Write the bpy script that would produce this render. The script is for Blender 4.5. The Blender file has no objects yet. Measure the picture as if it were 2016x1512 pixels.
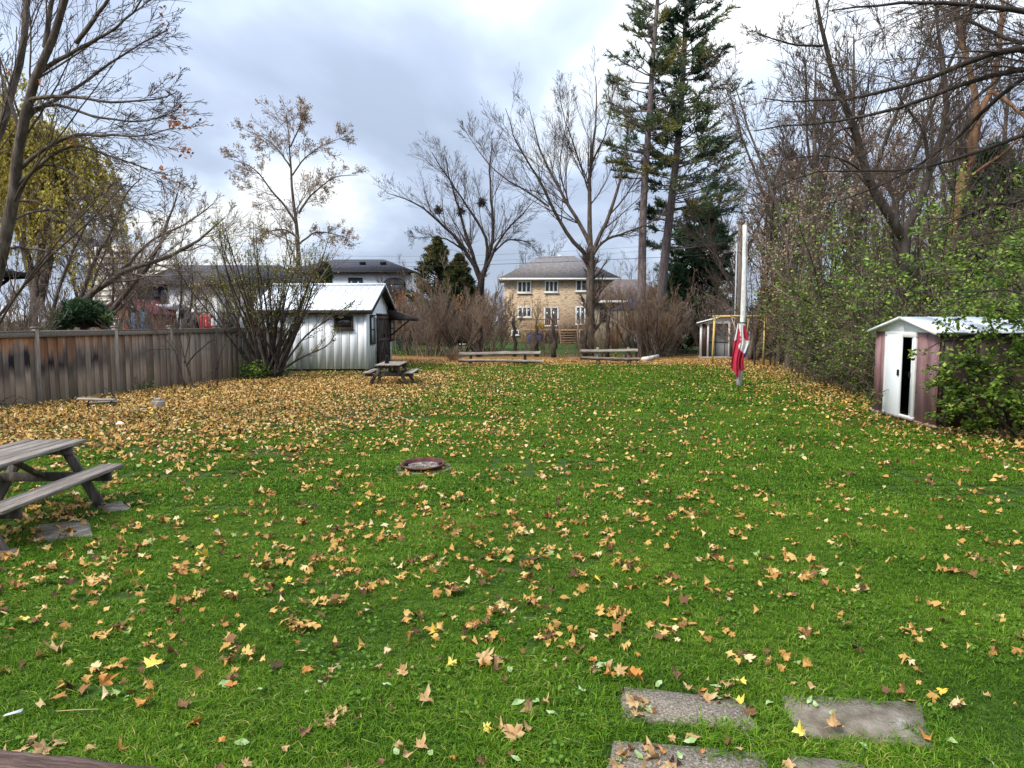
import bpy, bmesh, math, random
import numpy as np
from mathutils import Vector, Matrix, Euler

scene = bpy.context.scene
R = math.radians
CAM_H = 2.1
PITCH = R(4.9)
FPX = 1456.0          # focal length in pixels of the 2016 px wide photograph
# ---------------------------------------------------------------- camera
cam = bpy.data.cameras.new('camera')
cam.sensor_width = 36.0
cam.lens = 36.0 * FPX / 2016.0
cam.clip_start = 0.05
cam.clip_end = 3000
camo = bpy.data.objects.new('camera', cam)
camo.location = (0, 0, CAM_H)
camo.rotation_euler = (math.pi/2 - PITCH, 0, 0)
scene.collection.objects.link(camo)
scene.camera = camo
# ---------------------------------------------------------------- sky, sun, exposure
SUN_EL, SUN_AZ = R(46), R(-130)      # azimuth from +Y towards +X (negative = left)
world = bpy.data.worlds.new('World')
scene.world = world
world.use_nodes = True
wn = world.node_tree; wn.nodes.clear()
def W(t, **k):
    n = wn.nodes.new(t)
    for a, b in k.items(): setattr(n, a, b)
    return n
wl = wn.links.new
out = W('ShaderNodeOutputWorld'); bg = W('ShaderNodeBackground'); bg.inputs['Strength'].default_value = 0.1
sky = W('ShaderNodeTexSky', sky_type='NISHITA', sun_disc=False, sun_elevation=SUN_EL, sun_rotation=SUN_AZ)
tc = W('ShaderNodeTexCoord'); sep = W('ShaderNodeSeparateXYZ'); wl(tc.outputs['Generated'], sep.inputs[0])
def wm(op, a, b=None):
    n = W('ShaderNodeMath', operation=op)
    for i, v in enumerate((a, b)):
        if v is None: continue
        if isinstance(v, (int, float)): n.inputs[i].default_value = v
        else: wl(v, n.inputs[i])
    return n.outputs[0]
zc = wm('ADD', wm('MAXIMUM', sep.outputs[2], 0.0), 0.16)
cx = wm('DIVIDE', sep.outputs[0], zc); cy = wm('DIVIDE', sep.outputs[1], zc)
comb = W('ShaderNodeCombineXYZ'); wl(cx, comb.inputs[0]); wl(cy, comb.inputs[1])
def wnoise(scale, detail, dist=0.0, off=(0, 0, 0), stretch=(1, 1, 1)):
    mp = W('ShaderNodeMapping'); mp.inputs['Location'].default_value = off; mp.inputs['Scale'].default_value = stretch
    wl(comb.outputs[0], mp.inputs[0])
    n = W('ShaderNodeTexNoise'); n.inputs['Scale'].default_value = scale; n.inputs['Detail'].default_value = detail
    n.inputs['Roughness'].default_value = 0.5; n.inputs['Distortion'].default_value = dist
    wl(mp.outputs[0], n.inputs['Vector']); return n.outputs[0]
n1 = wnoise(0.85, 5.0, 0.35, (3.1, 1.7, 0), (1, .55, 1))
n2 = wnoise(2.4, 4.0, 0.2, (9.3, 4.2, 0), (1, .6, 1))
cl = wm('ADD', wm('MULTIPLY', n1, 0.72), wm('MULTIPLY', n2, 0.28))
ramp = W('ShaderNodeValToRGB'); wl(cl, ramp.inputs[0])
el = ramp.color_ramp.elements
el[0].position = 0.40; el[0].color = (0.42, 0.50, 0.65, 1)
el[1].position = 0.60; el[1].color = (0.98, 1.0, 1.0, 1)
e = el.new(0.48); e.color = (0.51, 0.60, 0.78, 1)
e = el.new(0.535); e.color = (0.64, 0.75, 0.93, 1)
# overcast sky: brighter towards the zenith
zp = wm('MAXIMUM', sep.outputs[2], 0.0)
grad = wm('ADD', wm('MULTIPLY', wm('MULTIPLY', zp, zp), 1.9), wm('ADD', wm('MULTIPLY', zp, 0.25), 0.92))
vm = W('ShaderNodeVectorMath', operation='SCALE'); wl(ramp.outputs[0], vm.inputs[0]); wl(wm('MULTIPLY', grad, 5.9), vm.inputs['Scale'])
mx = W('ShaderNodeMix', data_type='RGBA'); mx.inputs[0].default_value = 0.93
wl(sky.outputs[0], mx.inputs['A']); wl(vm.outputs[0], mx.inputs['B'])
wl(mx.outputs['Result'], bg.inputs['Color']); wl(bg.outputs[0], out.inputs[0])

sd = bpy.data.lights.new('sun', 'SUN'); sd.energy = 2.0; sd.angle = R(14); sd.color = (1.0, 0.95, 0.87)
so = bpy.data.objects.new('sun', sd); scene.collection.objects.link(so)
sv = Vector((math.sin(SUN_AZ)*math.cos(SUN_EL), math.cos(SUN_AZ)*math.cos(SUN_EL), math.sin(SUN_EL)))
so.rotation_euler = sv.to_track_quat('Z', 'Y').to_euler(); so.location = sv*60
scene.view_settings.view_transform = 'Standard'
scene.view_settings.look = 'None'
scene.view_settings.exposure = 0.95
scene.view_settings.gamma = 1.0
scene.cycles.max_bounces = 6
scene.cycles.diffuse_bounces = 3
scene.cycles.transparent_max_bounces = 6

# ---------------------------------------------------------------- pixel of the survey photo -> point of the place
def ray(px, py):
    u = (px-1008.0)/FPX; v = (756.0-py)/FPX
    return np.array((u, math.cos(PITCH)+v*math.sin(PITCH), -math.sin(PITCH)+v*math.cos(PITCH)))
def G(px, py, z=0.0):
    d = ray(px, py); t = (z-CAM_H)/d[2]
    return np.array((d[0]*t, d[1]*t, z))
def P(px, py, dist):
    d = ray(px, py); t = dist/d[1]
    return np.array((d[0]*t, dist, CAM_H+d[2]*t))

# ---------------------------------------------------------------- object helpers
COL = scene.collection
def tag(o, label=None, cat=None, group=None, kind=None):
    if label: o['label'] = label
    if cat: o['category'] = cat
    if group: o['group'] = group
    if kind: o['kind'] = kind
    return o
def empty(name, loc, rz=0.0, label=None, cat=None, group=None):
    o = bpy.data.objects.new(name, None); COL.objects.link(o)
    o.location = Vector(loc); o.rotation_euler = (0, 0, rz); o.empty_display_size = 0.2
    return tag(o, label, cat, group)
def link(name, me, m=None, parent=None, loc=(0, 0, 0), rot=(0, 0, 0), scale=None):
    o = bpy.data.objects.new(name, me); COL.objects.link(o)
    if m is not None and len(me.materials) == 0: me.materials.append(m)
    o.location = Vector(loc); o.rotation_euler = rot
    if scale is not None: o.scale = scale
    if parent is not None: o.parent = parent
    return o
def children(o): return [c for c in bpy.data.objects if c.parent == o]
def copy_tree(o, kids=None):
    c = o.copy(); COL.objects.link(c)
    for ch in (kids if kids is not None else children(o)):
        d = ch.copy(); COL.objects.link(d); d.parent = c
        for g in [x for x in bpy.data.objects if x.parent == ch]:
            h = g.copy(); COL.objects.link(h); h.parent = d
    return c
def np_mesh(name, V, faces, tint=None, smooth=False, mats=None, mi=None):
    """V (N,3); faces list of int arrays (M,k)"""
    me = bpy.data.meshes.new(name)
    V = np.asarray(V, dtype=np.float32)
    faces = [np.asarray(f, dtype=np.int32) for f in faces if len(f)]
    nf = sum(len(f) for f in faces); nl = sum(f.size for f in faces)
    me.vertices.add(len(V)); me.vertices.foreach_set('co', V.ravel())
    me.loops.add(nl); me.polygons.add(nf)
    me.loops.foreach_set('vertex_index', np.concatenate([f.ravel() for f in faces]))
    ls = []; s = 0
    for f in faces:
        k = f.shape[1]; ls.append(s+np.arange(len(f))*k); s += f.size
    me.polygons.foreach_set('loop_start', np.concatenate(ls).astype(np.int32))
    if smooth: me.polygons.foreach_set('use_smooth', np.ones(nf, dtype=bool))
    if tint is not None:
        a = me.attributes.new('tint', 'FLOAT', 'POINT'); a.data.foreach_set('value', np.asarray(tint, dtype=np.float32))
    if mats:
        for m in mats: me.materials.append(m)
    if mi is not None: me.polygons.foreach_set('material_index', np.asarray(mi, dtype=np.int32))
    me.update(calc_edges=True); me.validate()
    return me
class Acc:
    """collects vertices and faces of one mesh"""
    def __init__(s): s.V = []; s.F = {}; s.T = []; s.n = 0
    def add(s, V, F, tint=None):
        V = np.asarray(V, dtype=float).reshape(-1, 3); F = np.asarray(F, dtype=int)
        s.V.append(V); s.F.setdefault(F.shape[1], []).append(F+s.n)
        s.T.append(np.full(len(V), 0.5) if tint is None else np.broadcast_to(np.asarray(tint, dtype=float), (len(V),)))
        s.n += len(V); return s
    def box(s, c, size, rot=None, tint=None):
        a = np.array([[x, y, z] for x in (-.5, .5) for y in (-.5, .5) for z in (-.5, .5)])*np.array(size)
        if rot is not None: a = a @ np.array(Euler(rot).to_matrix()).T
        return s.add(a+np.array(c), [[0, 1, 3, 2], [4, 6, 7, 5], [0, 4, 5, 1], [2, 3, 7, 6], [0, 2, 6, 4], [1, 5, 7, 3]], tint)
    def bar(s, p, q, w, h=None, up=(0, 0, 1)):
        p = np.array(p, float); q = np.array(q, float); h = w if h is None else h
        d = q-p; L = np.linalg.norm(d); d = d/L; u = np.array(up, float)
        x = np.cross(d, u); x = x/np.linalg.norm(x); u = np.cross(x, d)
        V = [p+d*L*a+x*w*b+u*h*c for a in (0, 1) for b in (-.5, .5) for c in (-.5, .5)]
        return s.add(V, [[0, 1, 3, 2], [4, 6, 7, 5], [0, 4, 5, 1], [2, 3, 7, 6], [0, 2, 6, 4], [1, 5, 7, 3]])
    def quad(s, a, b, c, d): return s.add([a, b, c, d], [[0, 1, 2, 3]])
    def poly(s, pts): 
        return s.add(pts, [list(range(len(pts)))])
    def prism(s, pts, vec):
        pts = np.array(pts, float); n = len(pts); V = np.vstack([pts, pts+np.array(vec, float)])
        s.add(V, [[i, (i+1) % n, n+(i+1) % n, n+i] for i in range(n)])
        s.F.setdefault(n, []).append(np.array([list(range(n))[::-1]])+s.n-2*n)
        s.F.setdefault(n, []).append(np.array([list(range(n, 2*n))])+s.n-2*n)
        return s
    def tube(s, pts, rad, k=8, tint=None, cap=True):
        pts = np.asarray(pts, float)[None]; rad = np.broadcast_to(np.asarray(rad, float), (pts.shape[1],))[None]
        V, F = tubes(pts, rad, k); s.add(V, F, tint)
        if cap:
            b = s.n-len(V); S = pts.shape[1]
            s.F.setdefault(k, []).append(np.array([b+np.arange(k)[::-1]])); s.F.setdefault(k, []).append(np.array([b+(S-1)*k+np.arange(k)]))
        return s
    def mesh(s, name, smooth=False, tint=False, bevel=0.0, segs=1):
        me = np_mesh(name, np.vstack(s.V), [np.vstack(f) for f in s.F.values()], np.concatenate(s.T) if tint else None, smooth)
        if bevel or not smooth:
            bm = bmesh.new(); bm.from_mesh(me)
            bmesh.ops.recalc_face_normals(bm, faces=bm.faces)
            if bevel:
                bmesh.ops.bevel(bm, geom=bm.edges[:], offset=bevel, segments=segs, affect='EDGES', clamp_overlap=True)
            bm.to_mesh(me); bm.free()
        return me
def tubes(pts, rad, k):
    """pts (N,S,3) rad (N,S)"""
    N, S, _ = pts.shape
    T = np.gradient(pts, axis=1); T /= np.linalg.norm(T, axis=2, keepdims=True)+1e-9
    t0 = T.mean(axis=1)
    ref = np.where(np.abs(t0[:, 2:3]) > .8, np.array([[1., 0, 0]]), np.array([[0, 0, 1.]]))[:, None, :]
    U = np.cross(T, np.broadcast_to(ref, T.shape)); U /= np.linalg.norm(U, axis=2, keepdims=True)+1e-9
    Wv = np.cross(T, U)
    a = np.arange(k)*2*np.pi/k
    V = pts[:, :, None, :] + rad[:, :, None, None]*(np.cos(a)[None, None, :, None]*U[:, :, None, :]+np.sin(a)[None, None, :, None]*Wv[:, :, None, :])
    b = (np.arange(N)*S*k)[:, None, None]+(np.arange(S-1)*k)[None, :, None]
    j = np.arange(k)[None, None, :]; j2 = (j+1) % k
    F = np.stack([b+j, b+j2, b+k+j2, b+k+j], axis=-1).reshape(-1, 4)
    return V.reshape(-1, 3), F
def vnoise(x, y, s, seed=0):
    x = np.asarray(x, float)/s; y = np.asarray(y, float)/s
    xi = np.floor(x).astype(int); yi = np.floor(y).astype(int); fx = x-xi; fy = y-yi
    fx = fx*fx*(3-2*fx); fy = fy*fy*(3-2*fy)
    def h(i, j):
        v = np.sin(i*127.1+j*311.7+seed*74.7)*43758.5453; return v-np.floor(v)
    return (h(xi, yi)*(1-fx)+h(xi+1, yi)*fx)*(1-fy)+(h(xi, yi+1)*(1-fx)+h(xi+1, yi+1)*fx)*fy
def sig(x): return 1/(1+np.exp(-np.clip(x, -30, 30)))

# ---------------------------------------------------------------- materials
MATS = {}
def nodes_of(m):
    m.use_nodes = True; nt = m.node_tree; return nt, nt.nodes['Principled BSDF']
def mat(name, stops, scale=4.0, detail=5.0, rough=0.8, bump=0.0, stretch=(1, 1, 1), attr=None, rnd=0.0, coord='Object', metal=0.0, bscale=None, hsv=None, spec=0.3, trans=0.0, wv=None):
    """procedural material: noise (or the 'tint' attribute) through a colour ramp"""
    if name in MATS: return MATS[name]
    m = bpy.data.materials.new(name); nt, bs = nodes_of(m); N = nt.nodes; L = nt.links.new
    tcn = N.new('ShaderNodeTexCoord'); mp = N.new('ShaderNodeMapping'); mp.inputs['Scale'].default_value = stretch
    L(tcn.outputs[coord], mp.inputs[0])
    nz = N.new('ShaderNodeTexNoise'); nz.inputs['Scale'].default_value = scale; nz.inputs['Detail'].default_value = detail; nz.inputs['Roughness'].default_value = .62
    L(mp.outputs[0], nz.inputs['Vector'])
    fac = nz.outputs[0]
    if attr:
        at = N.new('ShaderNodeAttribute'); at.attribute_name = attr; fac = at.outputs['Fac']
    elif rnd:
        oi = N.new('ShaderNodeObjectInfo'); a = N.new('ShaderNodeMath'); a.operation = 'MULTIPLY_ADD'
        L(oi.outputs['Random'], a.inputs[0]); a.inputs[1].default_value = rnd; a.inputs[2].default_value = -rnd/2
        b = N.new('ShaderNodeMath'); b.operation = 'ADD'; L(fac, b.inputs[0]); L(a.outputs[0], b.inputs[1]); fac = b.outputs[0]
    if wv:      # slow variation over the place
        ge = N.new('ShaderNodeNewGeometry'); n3 = N.new('ShaderNodeTexNoise'); n3.inputs['Scale'].default_value = wv[0]; n3.inputs['Detail'].default_value = 4; L(ge.outputs['Position'], n3.inputs['Vector'])
        q1 = N.new('ShaderNodeMath'); q1.operation = 'MULTIPLY_ADD'; L(n3.outputs[0], q1.inputs[0]); q1.inputs[1].default_value = wv[1]; q1.inputs[2].default_value = -wv[1]*.5
        q2 = N.new('ShaderNodeMath'); q2.operation = 'ADD'; L(q1.outputs[0], q2.inputs[0]); L(fac, q2.inputs[1]); fac = q2.outputs[0]
    rp = N.new('ShaderNodeValToRGB'); L(fac, rp.inputs[0])
    E = rp.color_ramp.elements
    while len(E) > 1: E.remove(E[-1])
    E[0].position = stops[0][0]; E[0].color = (*stops[0][1], 1)
    for p_, c_ in stops[1:]:
        e_ = E.new(p_); e_.color = (*c_, 1)
    colr = rp.outputs[0]
    L(colr, bs.inputs['Base Color'])
    bs.inputs['Roughness'].default_value = rough; bs.inputs['Metallic'].default_value = metal
    bs.inputs['Specular IOR Level'].default_value = spec
    if bump:
        n2_ = N.new('ShaderNodeTexNoise'); n2_.inputs['Scale'].default_value = bscale or scale*3; n2_.inputs['Detail'].default_value = 6
        L(mp.outputs[0], n2_.inputs['Vector'])
        bp = N.new('ShaderNodeBump'); bp.inputs['Strength'].default_value = bump; bp.inputs['Distance'].default_value = 0.02
        L(n2_.outputs[0], bp.inputs['Height']); L(bp.outputs[0], bs.inputs['Normal'])
    if trans:
        tr = N.new('ShaderNodeBsdfTranslucent'); L(colr, tr.inputs['Color']); ms = N.new('ShaderNodeMixShader'); ms.inputs[0].default_value = trans
        L(bs.outputs[0], ms.inputs[1]); L(tr.outputs[0], ms.inputs[2]); L(ms.outputs[0], N['Material Output'].inputs['Surface'])
    MATS[name] = m; return m
def glass(name, c=(0.02, 0.025, 0.03), rough=0.08):
    if name in MATS: return MATS[name]
    m = bpy.data.materials.new(name); nt, bs = nodes_of(m); N = nt.nodes; L = nt.links.new
    tcn = N.new('ShaderNodeTexCoord'); nz = N.new('ShaderNodeTexNoise'); nz.inputs['Scale'].default_value = 2.5; nz.inputs['Detail'].default_value = 2
    L(tcn.outputs['Object'], nz.inputs['Vector'])
    rp = N.new('ShaderNodeValToRGB'); rp.color_ramp.elements[0].color = (*c, 1); rp.color_ramp.elements[1].color = (c[0]*3+.02, c[1]*3+.02, c[2]*3+.02, 1)
    L(nz.outputs[0], rp.inputs[0]); L(rp.outputs[0], bs.inputs['Base Color']); bs.inputs['Roughness'].default_value = rough
    bs.inputs['Specular IOR Level'].default_value = .6
    MATS[name] = m; return m
def flat(name, c, rough=.6, var=.12, scale=3, metal=0, bump=0.0, spec=.3):
    d = tuple(max(0, x*(1-var)) for x in c); e_ = tuple(min(1, x*(1+var)) for x in c)
    return mat(name, [(.3, d), (.7, e_)], scale=scale, rough=rough, metal=metal, bump=bump, spec=spec)
# ================================================================ ground
def ground_mat(name, stops, scale, bump=.6, stretch=(1, 1, 1)):
    return mat(name, stops, scale=scale, detail=8, rough=.95, bump=bump, stretch=stretch, bscale=scale*6, spec=.1)
M_soil = ground_mat('soil', [(.3, (.035, .03, .015)), (.5, (.07, .055, .028)), (.62, (.13, .085, .04)), (.75, (.05, .07, .02))], 1.6)
M_turf = ground_mat('turf', [(.3, (.018, .035, .008)), (.5, (.035, .065, .010)), (.68, (.055, .095, .015)), (.8, (.09, .075, .03))], 9.0)
M_litter = ground_mat('litter_soil', [(.3, (.09, .05, .02)), (.5, (.2, .115, .04)), (.65, (.32, .19, .075)), (.8, (.13, .12, .03))], 9.0)

def grid(x0, x1, y0, y1, nx, ny, z, amp=0.0, s=6.0):
    X, Y = np.meshgrid(np.linspace(x0, x1, nx), np.linspace(y0, y1, ny))
    Z = z+amp*(vnoise(X+100, Y+100, s, 5)-.5)
    V = np.stack([X, Y, Z], -1).reshape(-1, 3)
    i = np.arange(nx*ny).reshape(ny, nx)
    F = np.stack([i[:-1, :-1], i[:-1, 1:], i[1:, 1:], i[1:, :-1]], -1).reshape(-1, 4)
    return V, F
V, F = grid(-900, 900, -300, 1500, 3, 3, -0.03)
tag(link('ground', np_mesh('ground', V, [F]), M_soil), kind='structure')
V, F = grid(-13.5, 12.0, -3.0, 37.6, 60, 90, 0.0, 0.012, .7)
tag(link('lawn', np_mesh('lawn', V, [F], smooth=True), M_turf), kind='structure')
V, F = grid(-9.5, 13.5, 35.0, 44.0, 30, 12, 0.004+0.012, 0.02, 1.2)
tag(link('leaf_bed', np_mesh('leaf_bed', V, [F], smooth=True), M_litter), kind='structure')
V, F = grid(-60, 60, 48.0, 110.0, 40, 30, -0.01, 0.03, 8)
tag(link('neighbour_lawn', np_mesh('neighbour_lawn', V, [F], smooth=True), M_turf), kind='structure')

# ================================================================ stone pavers in the grass
M_paver = mat('paver', [(.34, (.09, .068, .045)), (.46, (.18, .145, .105)), (.56, (.25, .21, .16)), (.67, (.42, .38, .32))], scale=75, detail=6, rough=.9, bump=.9, bscale=90)
M_slab = mat('slab_wet', [(.34, (.09, .07, .045)), (.5, (.17, .14, .10)), (.62, (.23, .195, .15)), (.72, (.38, .35, .30))], scale=7, detail=9, rough=.85, bump=.8, bscale=70)
PAVERS = []
def paver(c4, z, label, m, seed):
    rng = np.random.default_rng(seed)
    c4 = [np.array(c, float) for c in c4]; o = sum(c4)/4; o[2] = 0
    ring = []
    for i in range(4):
        a, b = c4[i], c4[(i+1) % 4]
        for t in (0.04, .2, .4, .6, .8, .96):
            p = a*(1-t)+b*t; ring.append(p-o+rng.normal(0, .006, 3)*np.array([1, 1, 0]))
    ring = np.array(ring); n = len(ring)
    bot = ring.copy(); bot[:, 2] = -.05; mid = ring.copy(); mid[:, 2] = z-.012; top = ring*np.array([.975, .975, 0]); top[:, 2] = z
    inn = []
    A = Acc(); cV = np.array([[0, 0, z+.002]])
    V = np.vstack([bot, mid, top, cV])
    F = [[i, (i+1) % n, n+(i+1) % n, n+i] for i in range(n)]+[[n+i, n+(i+1) % n, 2*n+(i+1) % n, 2*n+i] for i in range(n)]
    T = [[2*n+i, 2*n+(i+1) % n, 3*n] for i in range(n)]
    me = np_mesh('stone_paver', V, [F, T])
    ob = link('stone_paver', me, m, loc=(o[0], o[1], 0)); tag(ob, label, 'paver')
    PAVERS.append(np.array([[p[0], p[1]] for p in c4]))
    return ob
paver([G(1225, 1358), G(1468, 1385), G(1490, 1442), G(1222, 1418)], .022, 'pale pebbly stone paver with curled brown leaves along its upper edge', M_paver, 1)
paver([G(1538, 1374), G(1812, 1388), G(1842, 1478), G(1562, 1452)], .02, 'brown grey stone paver at right with a leaf stalk near its corner', M_slab, 2)
paver([G(1208, 1462), G(1500, 1490), G(1540, 1590), G(1180, 1570)], .022, 'stone paver cut off by the bottom edge below the pale pebbly one', M_paver, 3)
paver([G(1560, 1492), G(1716, 1512), G(1745, 1600), G(1545, 1590)], .02, 'stone paver corner barely showing at the bottom edge under green leaves', M_slab, 4)
paver([G(66, 1040), G(172, 1026), G(186, 1060), G(70, 1068)], .03, 'grey paver beside the bench of the large picnic table', M_slab, 5)
paver([G(192, 1000), G(240, 990), G(258, 1006), G(206, 1012)], .028, 'small grey paver under the far foot of the large picnic table', M_slab, 6)
paver([G(-40, 1090), G(36, 1082), G(44, 1100), G(-30, 1118)], .03, 'grey paver at the left picture edge below the picnic table', M_slab, 7)
def in_paver(x, y, shrink=0.0):
    r = np.zeros(np.shape(x), bool)
    for q in PAVERS:
        c = q.mean(0); d = (q-c); L = np.linalg.norm(d, axis=1, keepdims=True); q2 = c+d*(1-shrink/np.maximum(L, .05))
        ins = np.ones(np.shape(x), bool); s0 = None
        area = sum(q2[i][0]*q2[(i+1) % 4][1]-q2[(i+1) % 4][0]*q2[i][1] for i in range(4))
        for i in range(4):
            a, b = q2[i], q2[(i+1) % 4]
            cr = (b[0]-a[0])*(y-a[1])-(b[1]-a[1])*(x-a[0])
            ins &= (cr*np.sign(area) > 0)
        r |= ins
    return r

# ================================================================ grass (nobody could count it)
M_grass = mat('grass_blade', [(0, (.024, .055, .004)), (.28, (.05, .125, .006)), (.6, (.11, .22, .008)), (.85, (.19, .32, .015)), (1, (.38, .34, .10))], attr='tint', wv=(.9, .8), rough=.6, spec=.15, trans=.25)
# large soft patches of lighter and darker turf
def patch_grass(seed, size, n, hmin, hmax, w, lean):
    rng = np.random.default_rng(seed)
    base = np.zeros((n, 3)); base[:, :2] = rng.uniform(-size/2, size/2, (n, 2))
    h = rng.uniform(hmin, hmax, n)*(.6+.8*vnoise(base[:, 0]+9, base[:, 1]+9, .07, seed)); az = rng.uniform(0, 2*np.pi, n); ln = np.abs(rng.normal(0, lean, n))+.15
    d = np.stack([np.cos(az), np.sin(az), np.zeros(n)], -1); sidev = np.stack([-np.sin(az+rng.normal(0, .8, n)), np.cos(az), np.zeros(n)], -1)*w*rng.uniform(.6, 1.3, n)[:, None]
    up = np.array([0, 0, 1.])
    m1 = base+d*(h*ln*.35)[:, None]+up*(h*.55)[:, None]
    tip = base+d*(h*ln*1.1)[:, None]+up*(h*np.clip(1.0-.35*ln, .3, 1))[:, None]
    V = np.stack([base-sidev/2, base+sidev/2, m1+sidev*.4, m1-sidev*.4, tip], 1).reshape(-1, 3)
    b = np.arange(n)*5
    Q = np.stack([b, b+1, b+2, b+3], -1); T = np.stack([b+3, b+2, b+4], -1)
    t = np.clip(rng.normal(.5, .2, n), 0, .93); t[rng.random(n) < .035] = 1.0
    tint = np.repeat(t, 5); tint[0::5] -= .5; tint[1::5] -= .5  # blade bases darkened to paint shade into the gaps between blades
    me = np_mesh('grass_patch', V, [Q, T], np.clip(tint, 0, 1)); me.materials.append(M_grass)
    return bpy.data.objects.new('grass_patch', me)
def gn_scatter(name, pts, rot, scl, idx, protos, label, cat):
    me = bpy.data.meshes.new(name); me.from_pydata(pts.tolist(), [], [])
    for nm, ty, val in (('rz', 'FLOAT', rot), ('sc', 'FLOAT', scl)):
        a = me.attributes.new(nm, ty, 'POINT'); a.data.foreach_set('value', np.asarray(val, dtype=np.float32))
    a = me.attributes.new('idx', 'INT', 'POINT'); a.data.foreach_set('value', np.asarray(idx, dtype=np.int32))
    o = link(name, me); tag(o, label, cat, kind='stuff')
    ng = bpy.data.node_groups.new(name+'_nodes', 'GeometryNodeTree')
    ng.interface.new_socket('Geometry', in_out='INPUT', socket_type='NodeSocketGeometry'); ng.interface.new_socket('Geometry', in_out='OUTPUT', socket_type='NodeSocketGeometry')
    gi = ng.nodes.new('NodeGroupInput'); go = ng.nodes.new('NodeGroupOutput'); jn = ng.nodes.new('GeometryNodeJoinGeometry')
    def attr(nm, ty):
        n = ng.nodes.new('GeometryNodeInputNamedAttribute'); n.data_type = ty; n.inputs['Name'].default_value = nm; return n.outputs['Attribute']
    rz, sc_, ix = attr('rz', 'FLOAT'), attr('sc', 'FLOAT'), attr('idx', 'INT')
    cb = ng.nodes.new('ShaderNodeCombineXYZ'); ng.links.new(rz, cb.inputs[2])
    for k, pr in enumerate(protos):
        oi = ng.nodes.new('GeometryNodeObjectInfo'); oi.inputs['Object'].default_value = pr
        cmp_ = ng.nodes.new('FunctionNodeCompare'); cmp_.data_type = 'INT'; cmp_.operation = 'EQUAL'
        ng.links.new(ix, cmp_.inputs[2]); cmp_.inputs[3].default_value = k
        ip = ng.nodes.new('GeometryNodeInstanceOnPoints')
        ng.links.new(gi.outputs[0], ip.inputs['Points']); ng.links.new(cmp_.outputs[0], ip.inputs['Selection'])
        ng.links.new(oi.outputs['Geometry'], ip.inputs['Instance']); ng.links.new(cb.outputs[0], ip.inputs['Rotation']); ng.links.new(sc_, ip.inputs['Scale'])
        ng.links.new(ip.outputs[0], jn.inputs[0])
    ng.links.new(jn.outputs[0], go.inputs[0])
    md = o.modifiers.new('scatter', 'NODES'); md.node_group = ng
    return o
def lawn_edge_right(y): return np.interp(y, [0, 10, 14, 19, 25, 34, 38], [9.0, 9.0, 8.4, 9.2, 10.1, 11.4, 11.8])
def lawn_edge_left(y): return np.interp(y, [0, 17.4, 28, 30, 38], [-14.5, -12.05, -9.6, -9.0, -8.5])
def litter(x, y):
    """dead leaves per square metre"""
    fx = lawn_edge_left(y)
    dense = 240*(.45+.9*vnoise(x, y, .55, 61))*sig((-4.9+.22*(y-14)-x+1.6*(vnoise(x, y, 1.6, 3)-.5)*2)/.8)*sig((y-11.4+.35*(x+6)+2.0*(vnoise(x, y, 1.3, 4)-.5))/.7)*sig((28.5-y)/1.0)
    mid = 42*sig((.8-x)/1.5)*sig((y-11.5)/1.2)*sig((27-y)/1.8)*(vnoise(x, y, 1.1, 7) > .42)*(.4+vnoise(x, y, .45, 9))
    band = 34*sig((y-10.6)/.9)*sig((17.0-y)/2)*sig((3.4-x)/1.5)*(vnoise(x, y, .9, 17) > .46)
    cl = 52*np.clip(vnoise(x, y, .7, 11)*vnoise(x, y, .25, 12)*3.0-.55, 0, 3)*(1-.72*sig((x-1.2)/.8))*(1-.4*sig((3.0-x)/1)*sig((y-9)/1)*sig((11.5-y)/1))+5
    far = 20*sig((y-24)/2)*(1-.5*sig((x-2)/1.5))*(vnoise(x, y, 1.5, 15) > .5)*(vnoise(x, y, .5, 16)+.2)
    bed = 130*sig((y-35.0)/.5)
    dr = lawn_edge_right(y)-x
    right = 95*sig((1.3-dr+.9*(vnoise(x, y, .8, 21)-.5))/.35)*sig((y-9.8)/.8)+20*sig((3.0-dr)/.9)*sig((y-9.5)/1)
    table = 80*np.exp(-(((x+5.2)/1.0)**2+((y-7.4)/1.3)**2)**2)
    near = 34*sig((8.5-y)/1)*(1-.6*sig((x-1.8)/.5))+34*np.exp(-((x+1.6)**2/7+(y-6.4)**2/1.6))*(vnoise(x, y, .35, 33) > .4)*(vnoise(x, y, .6, 31) > .35)+34*np.exp(-((x-.3)**2/5+(y-6.3)**2/1.2))+26*np.exp(-((x+3)**2/3+(y-6.0)**2/1.0))+22*np.exp(-((x-1.2)**2/3+(y-8.2)**2/.8))
    near *= 1-.15*sig((3.9-y)/.25)
    r = dense+mid+cl+far+bed+right+table+near+band
    return r*(x > fx+.05)*(x < lawn_edge_right(y)+1.8)
rng = np.random.default_rng(5)
near_protos = [patch_grass(60+k, .15, 260, .014, .05, .0040, 1.2) for k in range(6)]
mid_protos = [patch_grass(80+k, .54, 1100, .024, .058, .0085, 1.0) for k in range(3)]
far_protos = [patch_grass(90+k, 1.05, 900, .03, .07, .021, .8) for k in range(3)]
def grid_pts(x0, x1, y0, y1, s):
    X, Y = np.meshgrid(np.arange(x0, x1, s), np.arange(y0, y1, s)); return X.ravel(), Y.ravel()
def fov(x, y, m=.9): return np.abs(x) < .72*np.maximum(y, 0)+m
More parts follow.
